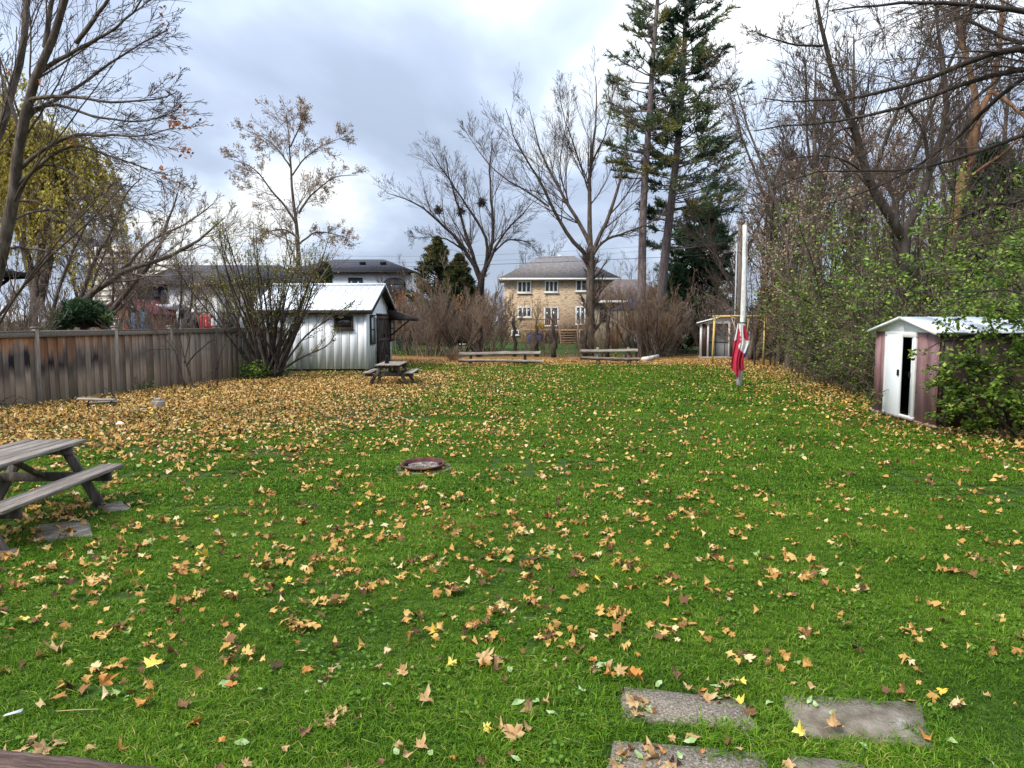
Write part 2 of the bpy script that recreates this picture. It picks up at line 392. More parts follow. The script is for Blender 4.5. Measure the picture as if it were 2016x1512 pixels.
def do_grass(name, x0, x1, y0, y1, s, protos, seed, label):
    rng = np.random.default_rng(seed)
    x, y = grid_pts(x0, x1, y0, y1, s)
    k = fov(x, y, 1.2) & (x < lawn_edge_right(y)+.4) & (x > lawn_edge_left(y)) & ~in_paver(x, y, .012)
    # thin where the leaves lie thick or the ground is worn
    k &= rng.random(len(x)) > .75*np.clip((litter(x, y)-70)/80, 0, 1)
    x, y = x[k], y[k]; n = len(x)
    sc_ = .58+.85*vnoise(x, y, .9, 41)*(.6+.8*vnoise(x, y, .3, 42))+rng.uniform(-.08, .08, n)
    return gn_scatter(name, np.stack([x+rng.uniform(-.05, .05, n)*s, y+rng.uniform(-.05, .05, n)*s, np.zeros(n)], -1), rng.integers(0, 4, n)*math.pi/2, sc_, rng.integers(0, len(protos), n), protos, label, 'grass')
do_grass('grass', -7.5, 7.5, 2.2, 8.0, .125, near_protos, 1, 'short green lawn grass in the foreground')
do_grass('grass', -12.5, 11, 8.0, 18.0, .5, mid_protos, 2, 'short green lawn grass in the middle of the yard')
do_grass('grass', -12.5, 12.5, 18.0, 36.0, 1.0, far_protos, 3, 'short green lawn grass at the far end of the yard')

# ================================================================ fallen leaves
LEAF_COLS = {
 'tan': [(.3, (.30, .165, .07)), (.5, (.48, .30, .13)), (.7, (.60, .42, .22))],
 'brown': [(.3, (.08, .04, .022)), (.5, (.17, .085, .04)), (.7, (.33, .17, .08))],
 'orange': [(.3, (.32, .12, .03)), (.5, (.52, .22, .045)), (.7, (.62, .35, .10))],
 'yellow': [(.3, (.62, .40, .05)), (.5, (.76, .58, .10)), (.7, (.80, .70, .28))],
 'green': [(.3, (.16, .28, .07)), (.5, (.30, .42, .16)), (.7, (.48, .56, .32))]}
LM = {k: mat('leaf_'+k, v, scale=14, detail=4, rough=.7, spec=.25, trans=.15, bump=.3) for k, v in LEAF_COLS.items()}
M_litterleaf = mat('leaf_mixed', [(0, (.06, .03, .018)), (.15, (.19, .095, .04)), (.3, (.36, .175, .045)), (.5, (.49, .28, .075)), (.68, (.58, .385, .13)), (.8, (.64, .49, .27)), (.9, (.70, .45, .06)), (1, (.27, .36, .11))], attr='tint', rough=.75, spec=.2, trans=.12)
MAPLE = [(-90, .16), (-62, .42), (-30, .72), (-14, .55), (2, .5), (22, .88), (34, .72), (47, .95), (60, .5), (74, .78), (90, 1.1), (106, .78), (120, .5), (133, .95), (146, .72), (158, .88), (178, .5), (194, .55), (210, .72), (242, .42)]
OVAL = [(-90, .95), (-50, .62), (-10, .52), (30, .56), (65, .75), (90, 1.0), (115, .75), (150, .56), (190, .52), (230, .62)]
SMALL = [(-90, .3), (-20, .85), (20, .45), (50, .95), (90, .8), (130, .95), (160, .45), (200, .85)]
FAR = [(-90, .4), (-15, .9), (40, .75), (85, 1.0), (140, .7), (195, .9)]
def leaf_arrays(outline, size, curl, seed, stem=True, thin=False):
    rng = np.random.default_rng(seed)
    r = np.array([a[1] for a in outline])*(1+rng.normal(0, .07, len(outline))); th = np.radians([a[0]+rng.normal(0, 3) for a in outline])
    ring = np.stack([r*np.cos(th), r*np.sin(th)], -1)
    n = len(ring); inner = ring*.5
    xy = np.vstack([[[0, .05]], inner, ring]) if not thin else np.vstack([[[0, .05]], ring])
    ax = rng.uniform(0, np.pi); u = xy[:, 0]*np.cos(ax)+xy[:, 1]*np.sin(ax); v = -xy[:, 0]*np.sin(ax)+xy[:, 1]*np.cos(ax)
    z = curl*(u*u*rng.uniform(.6, 1.2)-v*v*rng.uniform(-.2, .6)+u*v*rng.uniform(-.5, .5))+rng.normal(0, .10+.10*abs(curl), len(xy))*np.linalg.norm(xy, axis=1)
    xy = xy*(1-.22*abs(curl)*np.minimum(1, np.linalg.norm(xy, axis=1))[:, None])
    V = np.concatenate([xy, z[:, None]], 1)*size/2
    i = np.arange(n); j = (i+1) % n
    if thin: T = np.stack([np.zeros(n, int), 1+i, 1+j], -1); Q = np.zeros((0, 4), int)
    else:
        T = np.stack([np.zeros(n, int), 1+i, 1+j], -1); Q = np.stack([1+i, 1+n+i, 1+n+j, 1+j], -1)
    if stem and not thin:
        b = len(V); s = size/2
        V = np.vstack([V, [[-.02*s, -.1*s, 0], [.02*s, -.1*s, 0], [.12*s, -.95*s, .12*s], [.09*s, -.96*s, .12*s]]]); Q = np.vstack([Q, [[b, b+1, b+2, b+3]]])
    return V, T, Q
def rot_apply(V, rx, ry, rz):
    m = np.array(Euler((rx, ry, rz)).to_matrix()); return V @ m.T
rng = np.random.default_rng(77)
# sample positions
NX = 900000
def sample(x0, x1, y0, y1):
    A = (x1-x0)*(y1-y0); D = 320; n = int(A*D); x = rng.uniform(x0, x1, n); y = rng.uniform(y0, y1, n)
    k = (rng.random(n) < litter(x, y)/D) & fov(x, y, .6); return x[k], y[k]
lx, ly = sample(-13, 13.5, 2.9, 39.5)
# wind gathers the nearer leaves into small drifts
nk = np.where(ly < 12)[0]; cen = nk[rng.random(len(nk)) < .10]; mv = nk[rng.random(len(nk)) < .55]
dd = (lx[mv][:, None]-lx[cen][None])**2+(ly[mv][:, None]-ly[cen][None])**2; j_ = cen[dd.argmin(1)]; cx_, cy_ = lx[j_].copy(), ly[j_].copy()
lx[mv] = cx_+(lx[mv]-cx_)*.3+rng.normal(0, .03, len(mv)); ly[mv] = cy_+(ly[mv]-cy_)*.3+rng.normal(0, .03, len(mv))
o_ = np.argsort(np.hypot(lx, ly)); lx, ly = lx[o_], ly[o_]
NEAR_N = 296
protos = {}
def proto_leaf(kind, outline, size, curl, seed):
    key = (kind, seed)
    if key not in protos:
        V, T, Q = leaf_arrays(outline, size, curl, seed)
        protos[key] = np_mesh('leaf', V, [Q, T], smooth=False); protos[key].materials.append(LM[kind])
    return protos[key]
GRP = {'tan': ('tan maple leaf', 'dry tan maple leaf lying curled on the foreground grass', 'tan maple leaves scattered on the near lawn'),
       'brown': ('brown leaf', 'dark brown shrivelled leaf lying on the foreground grass', 'brown shrivelled leaves scattered on the near lawn'),
       'orange': ('orange leaf', 'orange brown maple leaf lying on the foreground grass', 'orange maple leaves scattered on the near lawn'),
       'yellow': ('yellow leaf', 'bright yellow maple leaf lying on the foreground grass', 'yellow maple leaves scattered on the near lawn'),
       'green': ('green leaf', 'pale green oval leaf lying on the foreground grass', 'pale green oval leaves scattered on the near lawn')}
def proj(x, y):
    zf = y*math.cos(PITCH)+CAM_H*math.sin(PITCH); zu = y*math.sin(PITCH)-CAM_H*math.cos(PITCH); return 1008+FPX*x/zf, 756-FPX*zu/zf
KN = {'tan': 'dry tan maple leaf', 'brown': 'dark brown shrivelled leaf', 'orange': 'orange brown maple leaf', 'yellow': 'bright yellow maple leaf', 'green': 'pale green oval leaf'}
for i in range(NEAR_N):
    kind = rng.choice(['tan', 'brown', 'orange', 'yellow', 'green'], p=[.38, .21, .10, .03, .28])
    v = int(rng.integers(0, 5))
    if kind == 'green': me = proto_leaf(kind, OVAL, .085, .35, 200+v); s = rng.uniform(.55, 1.05)
    elif v < 3: me = proto_leaf(kind, MAPLE, .122, [.45, -.55, .85][v], 100+v); s = rng.uniform(.5, 1.12)
    else: me = proto_leaf(kind, SMALL, .10, [.8, -.9][v-3], 110+v); s = rng.uniform(.4, 1.0)
    on = bool(in_paver(np.array(lx[i]), np.array(ly[i])))
    ob = link({'green': 'oval_leaf'}.get(kind, 'maple_leaf'), me, None, None, (lx[i], ly[i], .034 if on else rng.uniform(.028, .046)), (rng.normal(0, .3), rng.normal(0, .3), rng.uniform(0, 6.28)), (s*rng.uniform(.7, 1.1), s, s))
    px, py = proj(lx[i], ly[i]); sz = 'small' if s < .68 else ('large' if s > .92 else 'mid sized')
    row = 'in the lowest strip of lawn' if py > 1420 else 'level with the stone pavers' if py > 1330 else 'just above the level of the pavers' if py > 1230 else 'well above the level of the pavers'
    colm = 'by the left edge' if px < 250 else 'left of centre' if px < 620 else 'near the centre' if px < 950 else 'right of centre' if px < 1300 else 'above the pavers' if px < 1700 and py < 1340 else 'among the pavers' if px < 1850 and py >= 1340 else 'by the right edge'
    tag(ob, (sz+' '+KN[kind]+' lying on a stone paver '+colm) if on else (sz+' '+KN[kind]+' '+row+' '+colm), 'leaf', GRP[kind][2])
def special_leaf(px, py, kind, outline, size, curl, seed, label, z=.05, rz=0.0, tilt=(.1, .1), name='maple_leaf'):
    V, T, Q = leaf_arrays(outline, size, curl, seed)
    me = np_mesh('leaf', V, [Q, T]); me.materials.append(LM[kind]); g = G(px, py)
    tag(link(name, me, None, None, (g[0], g[1], z), (tilt[0], tilt[1], rz)), label, 'leaf')
special_leaf(305, 1322, 'yellow', MAPLE, .17, .3, 301, 'pale yellow five pointed maple leaf lying flat on grass in the lower left', rz=.6)
special_leaf(50, 1232, 'yellow', MAPLE, .16, .4, 302, 'pale yellow maple leaf on grass near the left picture edge', rz=2)
special_leaf(205, 1368, 'orange', MAPLE, .15, 1.3, 303, 'folded bright orange maple leaf standing on edge in the lower left grass', .07, 1, (1.0, .2))
special_leaf(112, 1290, 'tan', MAPLE, .2, .9, 304, 'large tan brown maple leaf right of the pale yellow leaf at left', rz=3)
special_leaf(285, 1398, 'orange', MAPLE, .15, .8, 305, 'orange brown leaf with long stalk below the folded orange leaf', rz=4)
special_leaf(950, 1312, 'tan', MAPLE, .19, .8, 306, 'large curled tan leaf alone on the grass low in the middle', rz=5)
special_leaf(1250, 1405, 'tan', MAPLE, .13, .5, 307, 'tan maple leaf on the left side of the pale pebbly paver', .062, 1.2)
special_leaf(1245, 1352, 'orange', MAPLE, .17, .9, 308, 'reddish maple leaf at the upper left corner of the pebbly paver', .07, 4)
special_leaf(1335, 1348, 'brown', MAPLE, .11, 1.2, 309, 'dark curled leaf on the upper edge of the pebbly paver', .07, 2)
special_leaf(1455, 1362, 'yellow', MAPLE, .12, .6, 310, 'pale yellow leaf at the upper right corner of the pebbly paver', .065, 3)
special_leaf(1408, 1368, 'green', OVAL, .07, .1, 311, 'dark green oval leaf lying near the top of the pebbly paver', .055, 1.4, name='oval_leaf')
special_leaf(1640, 1452, 'tan', MAPLE, .13, .9, 312, 'curled tan leaf with long stalk on the lower edge of the brown paver', .065, 5)
special_leaf(1578, 1468, 'yellow', MAPLE, .12, .9, 313, 'bright yellow leaf beside the lower left corner of the brown paver', .07, .5, (.6, .2))
special_leaf(1598, 1372, 'tan', SMALL, .07, .7, 314, 'small tan leaf on the upper edge of the brown paver', .06, .5)
special_leaf(1745, 1376, 'brown', SMALL, .09, .7, 315, 'small brown leaf at the upper right edge of the brown paver', .06, 2.5)
special_leaf(1455, 1496, 'tan', SMALL, .08, .7, 316, 'small tan leaf on the paver cut off by the bottom edge', .058, 2.5)
special_leaf(402, 1106, 'yellow', MAPLE, .2, .8, 317, 'bright golden yellow leaf on grass left of the middle', .06, 2.5, (.5, .1))
special_leaf(965, 1148, 'orange', MAPLE, .21, .7, 318, 'pinkish orange pointed maple leaf in the thick cluster in the middle', .06, 2.5, (.4, .1))
special_leaf(600, 1458, 'brown', MAPLE, .0001+.12, .9, 319, 'dark crumpled leaf near the bottom edge in the lower left', .05, 1)
# the rest: merged
def merge_leaves(xs, ys, far, rng):
    vs = [leaf_arrays(MAPLE if k < 5 else SMALL, 1.0, rng.uniform(-1.1, 1.3), 400+k, thin=far and k < 8) for k in range(9)] if not far else [leaf_arrays(FAR, 1.0, rng.uniform(-1.2, 1.4), 500+k, thin=True) for k in range(9)]
    which = rng.integers(0, 9, len(xs)); Vs = []; Ts = []; Qs = []; Tn = []; n0 = 0
    for k in range(9):
        idx = np.where(which == k)[0]
        if not len(idx): continue
        V, T, Q = vs[k]; m = len(idx)
        rz = rng.uniform(0, 6.28, m); tx = rng.normal(0, .35, m); ty = rng.normal(0, .35, m); s = rng.uniform(.04, .125, m)
        c, sn = np.cos(rz), np.sin(rz)
        A = V[None]*s[:, None, None]
        y1 = A[..., 1]*np.cos(tx)[:, None]-A[..., 2]*np.sin(tx)[:, None]; z1 = A[..., 1]*np.sin(tx)[:, None]+A[..., 2]*np.cos(tx)[:, None]
        x1 = A[..., 0]*np.cos(ty)[:, None]+z1*np.sin(ty)[:, None]; z2 = -A[..., 0]*np.sin(ty)[:, None]+z1*np.cos(ty)[:, None]
        dens = litter(xs[idx], ys[idx])
        zz = rng.uniform(.03, .055, m)+np.clip(dens/200, 0, 1)*rng.uniform(0, .04, m)
        B = np.stack([x1*c[:, None]-y1*sn[:, None]+xs[idx][:, None], x1*sn[:, None]+y1*c[:, None]+ys[idx][:, None], z2+zz[:, None]], -1)
        B[..., 2] = np.maximum(B[..., 2], .012)
        t = np.clip(rng.normal(.47, .19, m), .02, .79); q = rng.random(m); t[q < .1] = rng.uniform(0, .2, (q < .1).sum()); t[q > .975] = .9; t[q > .985] = 1
        Vs.append(B.reshape(-1, 3)); Tn.append(np.repeat(t, len(V)))
        off = n0+np.arange(m)*len(V)
        if len(T): Ts.append((T[None]+off[:, None, None]).reshape(-1, 3))
        if len(Q): Qs.append((Q[None]+off[:, None, None]).reshape(-1, 4))
        n0 += m*len(V)
    return np_mesh('fallen_leaves', np.vstack(Vs), ([np.vstack(Qs)] if Qs else [])+[np.vstack(Ts)], np.concatenate(Tn))
rx_, ry_ = lx[NEAR_N:], ly[NEAR_N:]
fr = np.hypot(rx_, ry_) > 10.5
print('leaves', len(lx), (~fr).sum())
tag(link('fallen_leaves', merge_leaves(rx_[~fr], ry_[~fr], False, rng), M_litterleaf), 'tan and brown maple leaves scattered over the middle of the lawn', 'fallen leaves', kind='stuff')
tag(link('fallen_leaves', merge_leaves(rx_[fr], ry_[fr], True, rng), M_litterleaf), 'thick carpet of tan leaves along the fence and far lawn', 'fallen leaves', kind='stuff')

# broad leaved weeds low in the turf
rng = np.random.default_rng(123)
wx, wy = rng.uniform(-6.5, 6.5, 60000), rng.uniform(2.6, 9.0, 60000)
k = fov(wx, wy, .3) & (vnoise(wx, wy, .5, 51)*vnoise(wx, wy, .17, 52) > .36) & ~in_paver(wx, wy); wx, wy = wx[k], wy[k]; m = len(wx)
ringa = np.radians([a_ for a_, _ in FAR]); rr = np.array([.9, .8, 1, .7, .85, 1]); az = rng.uniform(0, 6.28, m); s = rng.uniform(.006, .016, m)
tl_ = rng.normal(0, .35, (m, 2))
X_ = rr*np.cos(ringa); Y_ = rr*np.sin(ringa); X_ = np.r_[0, X_]; Y_ = np.r_[0, Y_]
xx = (X_[None]*np.cos(az)[:, None]-Y_[None]*np.sin(az)[:, None])*s[:, None]; yy = (X_[None]*np.sin(az)[:, None]+Y_[None]*np.cos(az)[:, None])*s[:, None]
zz = rng.uniform(.025, .05, m)[:, None]+xx*tl_[:, :1]+yy*tl_[:, 1:]+np.r_[0, np.full(6, .15)][None]*s[:, None]
V = np.stack([xx+wx[:, None], yy+wy[:, None], zz], -1).reshape(-1, 3); i6 = np.arange(6); T = np.stack([np.zeros(6, int), 1+i6, 1+(i6+1) % 6], -1)
T = (T[None]+(np.arange(m)*7)[:, None, None]).reshape(-1, 3)
M_weed = mat('weed_leaf', [(0, (.03, .08, .01)), (.5, (.07, .15, .015)), (1, (.15, .24, .04))], attr='tint', rough=.85, spec=.08, trans=.2)
tag(link('ground_weeds', np_mesh('ground_weeds', V, [T], np.repeat(rng.uniform(0, 1, m), 7)), M_weed), 'low patches of small round clover like leaves in the near turf', 'weeds', kind='stuff')
# ================================================================ materials of built things
M_white = mat('white_metal', [(.25, (.80, .81, .80)), (.42, (.86, .88, .88)), (.7, (.89, .90, .91))], scale=.8, detail=3, rough=.55, bump=.04)
M_whiteroof = mat('white_roof', [(.3, (.70, .74, .78)), (.55, (.84, .88, .92)), (.75, (.9, .93, .96))], scale=1.2, rough=.4)
M_offwhite = flat('off_white', (.72, .70, .66), .6, .1)
M_dark = mat('dark_brown_wood', [(.3, (.022, .015, .012)), (.6, (.05, .034, .028)), (.8, (.09, .065, .055))], scale=5, stretch=(1, 1, .2), rough=.8, bump=.3)
M_black = flat('black_parts_and_shade', (.008, .008, .008), .9, .3)
M_grey = mat('grey_wood', [(.28, (.085, .065, .05)), (.45, (.18, .148, .12)), (.6, (.27, .23, .19)), (.75, (.38, .335, .285))], scale=3, stretch=(9, .7, 9), detail=8, rough=.9, bump=.9, bscale=9, rnd=.25)
M_greyx = mat('grey_wood_log', [(.28, (.07, .055, .042)), (.45, (.16, .13, .105)), (.6, (.26, .22, .18)), (.75, (.36, .31, .26))], scale=3, stretch=(.6, 7, 7), detail=8, rough=.9, bump=.9, bscale=9, rnd=.25)
M_leg = mat('dark_grey_wood', [(.28, (.035, .028, .022)), (.5, (.085, .07, .058)), (.7, (.18, .155, .13))], scale=3, stretch=(5, 5, 1), detail=8, rough=.9, bump=.8, rnd=.2)
M_stone = mat('field_stone', [(.3, (.12, .10, .085)), (.5, (.27, .235, .2)), (.7, (.42, .38, .34))], scale=7, detail=8, rough=.9, bump=.9)
M_stonedark = mat('pit_stone', [(.3, (.06, .045, .035)), (.5, (.14, .11, .085)), (.7, (.28, .24, .19))], scale=9, detail=8, rough=.9, bump=.9)
M_rust = mat('rust', [(.3, (.035, .012, .01)), (.5, (.085, .028, .022)), (.65, (.15, .05, .035)), (.8, (.22, .12, .09))], scale=9, detail=7, rough=.75, bump=.5)
M_maroon_lit = mat('maroon_metal_lit', [(.3, (.17, .085, .085)), (.45, (.27, .145, .145)), (.7, (.35, .21, .21))], scale=3, detail=6, rough=.55, stretch=(1, 1, .4), bump=.1)  # paler copy with the light on the maroon shed's front painted in
M_maroon_and_shade = mat('maroon_metal_and_shade', [(.3, (.035, .018, .015)), (.5, (.06, .031, .026)), (.7, (.09, .048, .042))], scale=2, detail=6, rough=.5, stretch=(1, 1, .4), bump=.1)  # small shed's own maroon; on the large shed's side, shade painted in
M_inner = flat('shed_inside', (.62, .65, .65), .7, .1)
M_yellow = flat('yellow_paint', (.62, .42, .13), .5, .2, 6)
M_blue = flat('blue_plastic', (.02, .16, .62), .35, .15)
M_lblue = flat('light_blue_plastic', (.10, .38, .62), .4, .15)
M_rope = flat('rope', (.42, .30, .14), .9, .3)
M_wire = flat('wire', (.02, .02, .022), .5, .2)
M_shingle = mat('shingle_dark', [(.3, (.022, .023, .03)), (.5, (.045, .047, .06)), (.7, (.085, .087, .105))], scale=9, detail=6, rough=.9, bump=.6)
M_shingle2 = mat('shingle_grey', [(.3, (.10, .09, .085)), (.5, (.16, .145, .14)), (.7, (.23, .21, .205))], scale=5, detail=8, rough=.95, bump=.6)
M_shingle3 = mat('shingle_brown', [(.3, (.07, .05, .045)), (.5, (.12, .09, .08)), (.7, (.18, .14, .13))], scale=5, detail=8, rough=.95, bump=.6)
M_redroof = mat('red_roof', [(.3, (.16, .04, .05)), (.7, (.30, .09, .10))], scale=4, rough=.9)
M_redbrick = mat('red_brick', [(.3, (.26, .10, .06)), (.7, (.42, .19, .12))], scale=8, rough=.9, bump=.4)
M_stucco = mat('white_stucco', [(.3, (.60, .60, .60)), (.7, (.75, .75, .76))], scale=3, rough=.9, bump=.2)
M_tower = mat('tower_concrete', [(.3, (.55, .50, .42)), (.7, (.68, .62, .54))], scale=.2, rough=.9)
M_stuccot = mat('tan_stucco', [(.3, (.24, .19, .14)), (.7, (.33, .27, .2))], scale=3, rough=.9, bump=.3)
M_glass = glass('window_glass')
M_deckwood = mat('deck_wood', [(.3, (.20, .11, .06)), (.7, (.36, .22, .13))], scale=6, rough=.8)
M_foundation = flat('foundation', (.22, .20, .18), .9, .2)
def brick_mat():
    m = bpy.data.materials.new('buff_brick'); nt, bs = nodes_of(m); N = nt.nodes; L = nt.links.new
    tcn = N.new('ShaderNodeTexCoord'); sp = N.new('ShaderNodeSeparateXYZ'); cb = N.new('ShaderNodeCombineXYZ'); L(tcn.outputs['Object'], sp.inputs[0])
    ad = N.new('ShaderNodeMath'); L(sp.outputs[0], ad.inputs[0]); L(sp.outputs[1], ad.inputs[1]); L(ad.outputs[0], cb.inputs[0]); L(sp.outputs[2], cb.inputs[1])
    bk = N.new('ShaderNodeTexBrick'); bk.inputs['Scale'].default_value = 1.0; bk.inputs['Brick Width'].default_value = .24; bk.inputs['Row Height'].default_value = .09
    bk.inputs['Mortar Size'].default_value = .01; bk.inputs['Bias'].default_value = -.1
    bk.inputs['Color1'].default_value = (.62, .46, .29, 1); bk.inputs['Color2'].default_value = (.46, .32, .20, 1); bk.inputs['Mortar'].default_value = (.34, .27, .19, 1)
    L(cb.outputs[0], bk.inputs['Vector'])
    nz = N.new('ShaderNodeTexNoise'); nz.inputs['Scale'].default_value = 5; nz.inputs['Detail'].default_value = 3
    mp = N.new('ShaderNodeMapping'); mp.inputs['Scale'].default_value = (.55, 2.0, 1); L(cb.outputs[0], mp.inputs[0]); L(mp.outputs[0], nz.inputs['Vector'])
    rp = N.new('ShaderNodeValToRGB'); rp.color_ramp.elements[0].position = .36; rp.color_ramp.elements[0].color = (.45, .37, .35, 1); rp.color_ramp.elements[1].position = .45; rp.color_ramp.elements[1].color = (1, 1, 1, 1)
    L(nz.outputs[0], rp.inputs[0]); mx_ = N.new('ShaderNodeMix'); mx_.data_type = 'RGBA'; mx_.blend_type = 'MULTIPLY'; mx_.inputs[0].default_value = 1
    L(bk.outputs['Color'], mx_.inputs['A']); L(rp.outputs[0], mx_.inputs['B']); L(mx_.outputs['Result'], bs.inputs['Base Color'])
    bp = N.new('ShaderNodeBump'); bp.inputs['Strength'].default_value = .5; bp.invert = True; L(bk.outputs['Fac'], bp.inputs['Height']); L(bp.outputs[0], bs.inputs['Normal'])
    bs.inputs['Roughness'].default_value = .9; return m
M_brick = brick_mat()

# ---- windows of houses: a frame with its panes, local x along the wall, front faces -Y
def window(parent, x, z, w, h, n, y, M_frame, name='window', sill=True, t=.07, rz=None, deep=.06):
    a = Acc(); a.box((0, 0, h/2-t/2), (w, deep, t)).box((0, 0, -h/2+t/2), (w, deep, t))
    for k in range(n+1):
        xx = -w/2+t/2+(w-t)*k/n; a.box((xx, 0, 0), (t, deep-.004, h-2*t))
    f = link(name, a.mesh(name, bevel=.006), M_frame, parent, (x, y, z))
    pw = (w-t)/n-t
    pm = Acc().box((0, 0, 0), (pw, .012, h-2*t)).mesh('pane')
    for k in range(n): link('pane', pm, M_glass, f, (-w/2+t+pw/2+k*(pw+t), .012, 0))
    if sill: link('sill', Acc().box((0, 0, 0), (w+.12, deep+.08, .07)).mesh('sill', bevel=.008), M_frame, f, (0, -.03, -h/2-.037))
    return f
def hip_roof(parent, x0, x1, y0, y1, z, rise, m, over=.45, name='roof', fascia=None, ridge_in=None):
    x0 -= over; x1 += over; y0 -= over; y1 += over
    ri = (y1-y0)/2 if ridge_in is None else ridge_in; cy_ = (y0+y1)/2
    if 2*ri > x1-x0: ri = (x1-x0)/2-.02
    V = [[x0, y0, z], [x1, y0, z], [x1, y1, z], [x0, y1, z], [x0+ri, cy_, z+rise], [x1-ri, cy_, z+rise]]
    me = np_mesh(name, V, [np.array([[0, 1, 5, 4], [2, 3, 4, 5]]), np.array([[1, 2, 5], [3, 0, 4]]), np.array([[3, 2, 1, 0]])])
    r = link(name, me, m, parent)
    if fascia is not None:
        a = Acc(); a.box(((x0+x1)/2, y0-.02, z-.09), (x1-x0+.08, .05, .2)).box((x0-.02, cy_, z-.09), (.05, y1-y0, .2)).box((x1+.02, cy_, z-.09), (.05, y1-y0, .2))
        link('gutter', a.mesh('gutter'), fascia, r)
    return r

# ================================================================ buff brick house (far behind the yard)
HD = 72.0
hx0, hx1 = P(993, 600, HD)[0], P(1212, 600, HD)[0]
HW = hx1-hx0; zE = P(1100, 548, HD)[2]; zB = -.6
h = empty('brick_house', ((hx0+hx1)/2, HD, 0), 0, 'two storey buff brick house with grey hipped roof behind the far bushes', 'house')
link('wall', Acc().box((0, 4.2, (zE+zB)/2), (HW, 8.4, zE-zB)).mesh('wall'), M_brick, h)
hip_roof(h, -HW/2, HW/2, 0, 8.4, zE, P(1100, 504, HD+4)[2]-zE, M_shingle2, .5, 'roof', M_offwhite, 4.2)
rr = [c for c in children(h) if c.name.startswith('roof')][0]
link('vent', Acc().box((0, 0, 0), (.35, .35, .3)).mesh('vent'), M_offwhite, rr, (.2, 4.4, P(1100, 505, HD+4)[2]+.05))
def hxp(px): return P(px, 600, HD)[0]-(hx0+hx1)/2
def hz(py): return P(1100, py, HD)[2]
for (pa, pb, ya, yb, n) in ((1018, 1046, 553, 577, 3), (1072, 1099, 552, 576, 3), (1133, 1156, 550, 574, 2), (1019, 1047, 604, 625, 3)):
    window(h, (hxp(pa)+hxp(pb))/2, (hz(ya)+hz(yb))/2, hxp(pb)-hxp(pa), hz(ya)-hz(yb), n, -.04, M_offwhite, t=.13)
window(h, (hxp(1071)+hxp(1100))/2, (hz(604)+hz(643))/2, hxp(1100)-hxp(1071), hz(604)-hz(643), 2, -.04, M_offwhite, 'patio_door', False, t=.14)
window(h, (hxp(1133)+hxp(1153))/2, (hz(603)+hz(640))/2, hxp(1153)-hxp(1133), hz(603)-hz(640), 2, -.04, M_offwhite, 'patio_door', False, t=.14)
window(h, (hxp(1007)+hxp(1022))/2, (hz(650)+hz(660))/2, hxp(1022)-hxp(1007), hz(650)-hz(660), 1, -.04, M_offwhite, t=.1)
link('downspout', Acc().box((HW/2-.25, -.08, (zE+1)/2), (.12, .12, zE-1)).mesh('downspout'), M_offwhite, h)
# wooden deck with railing and steps
dk = empty('wooden_deck', ((hx0+hx1)/2, HD-1.6, 0), 0, 'raised wooden deck with picket railing and steps behind the brick house', 'deck')
dz = hz(648)
link('floor_boards', Acc().box((.4, 0, dz-.06), (8.0, 2.6, .12)).mesh('floor_boards'), M_deckwood, dk)
for x in (-3.4, -1.6, .2, 2.2, 4.2): link('post', Acc().box((0, 0, 0), (.14, .14, dz+.5)).mesh('post'), M_deckwood, dk, (x, -1.2, (dz-.5)/2-.12))
for (xa, xb) in ((-3.4, -.2), (1.6, 4.3)):
    a = Acc(); a.box(((xa+xb)/2, -1.25, dz+.95), (xb-xa, .1, .08)).box(((xa+xb)/2, -1.25, dz+.12), (xb-xa, .06, .06))
    link('rail', a.mesh('rail'), M_deckwood, dk)
    pm = Acc().box((0, 0, 0), (.05, .05, .8)).mesh('picket')
    for k in range(int((xb-xa)/.16)): link('picket', pm, M_deckwood, dk, (xa+.08+k*.16, -1.25, dz+.53))
sm = Acc().box((0, 0, 0), (1.5, .3, .07)).mesh('step')
for k in range(6): link('step', sm, M_deckwood, dk, (.6, -1.45-.26*k, dz-.1-.22*k))
for s in (-.8, .8): link('stringer', Acc().bar((.6+s, -1.3, dz-.1), (.6+s, -2.95, dz-1.45), .06, .28).mesh('stringer'), M_deckwood, dk)
for s, y in ((-.85, -1.3), (.9, -1.3), (.9, -2.9)): link('newel', Acc().box((.6+s, y, dz-.1+(0 if y > -2 else -.9)), (.12, .12, 2.0)).mesh('newel'), M_deckwood, dk)
g = P(1062, 646, HD-3)
yb_ = empty('yellow_toy_bin', (g[0], HD-2.2, dz), 0, 'bright yellow bin on the deck of the brick house', 'bin')
link('bin_body', Acc().box((0, 0, .22), (1.0, .5, .44)).mesh('bin_body', bevel=.03), flat('bright_yellow', (.75, .5, .02), .4, .1), yb_); link('lid', Acc().box((0, 0, .47), (1.06, .56, .06)).mesh('lid', bevel=.01), flat('bright_yellow', (.75, .5, .02)), yb_)
g = G(1040, 660)
bb = empty('blue_bin', (P(1052, 660, HD-3)[0], HD-3.2, 0), 0, 'dark blue bin under the deck of the brick house', 'bin')
link('bin_body', Acc().box((0, 0, .35), (1.3, .6, .95)).mesh('bin_body', bevel=.03), flat('navy', (.02, .03, .14), .5, .1), bb); link('lid', Acc().box((0, 0, .86), (1.36, .66, .07)).mesh('lid', bevel=.01), flat('navy', (.02, .03, .14)), bb)

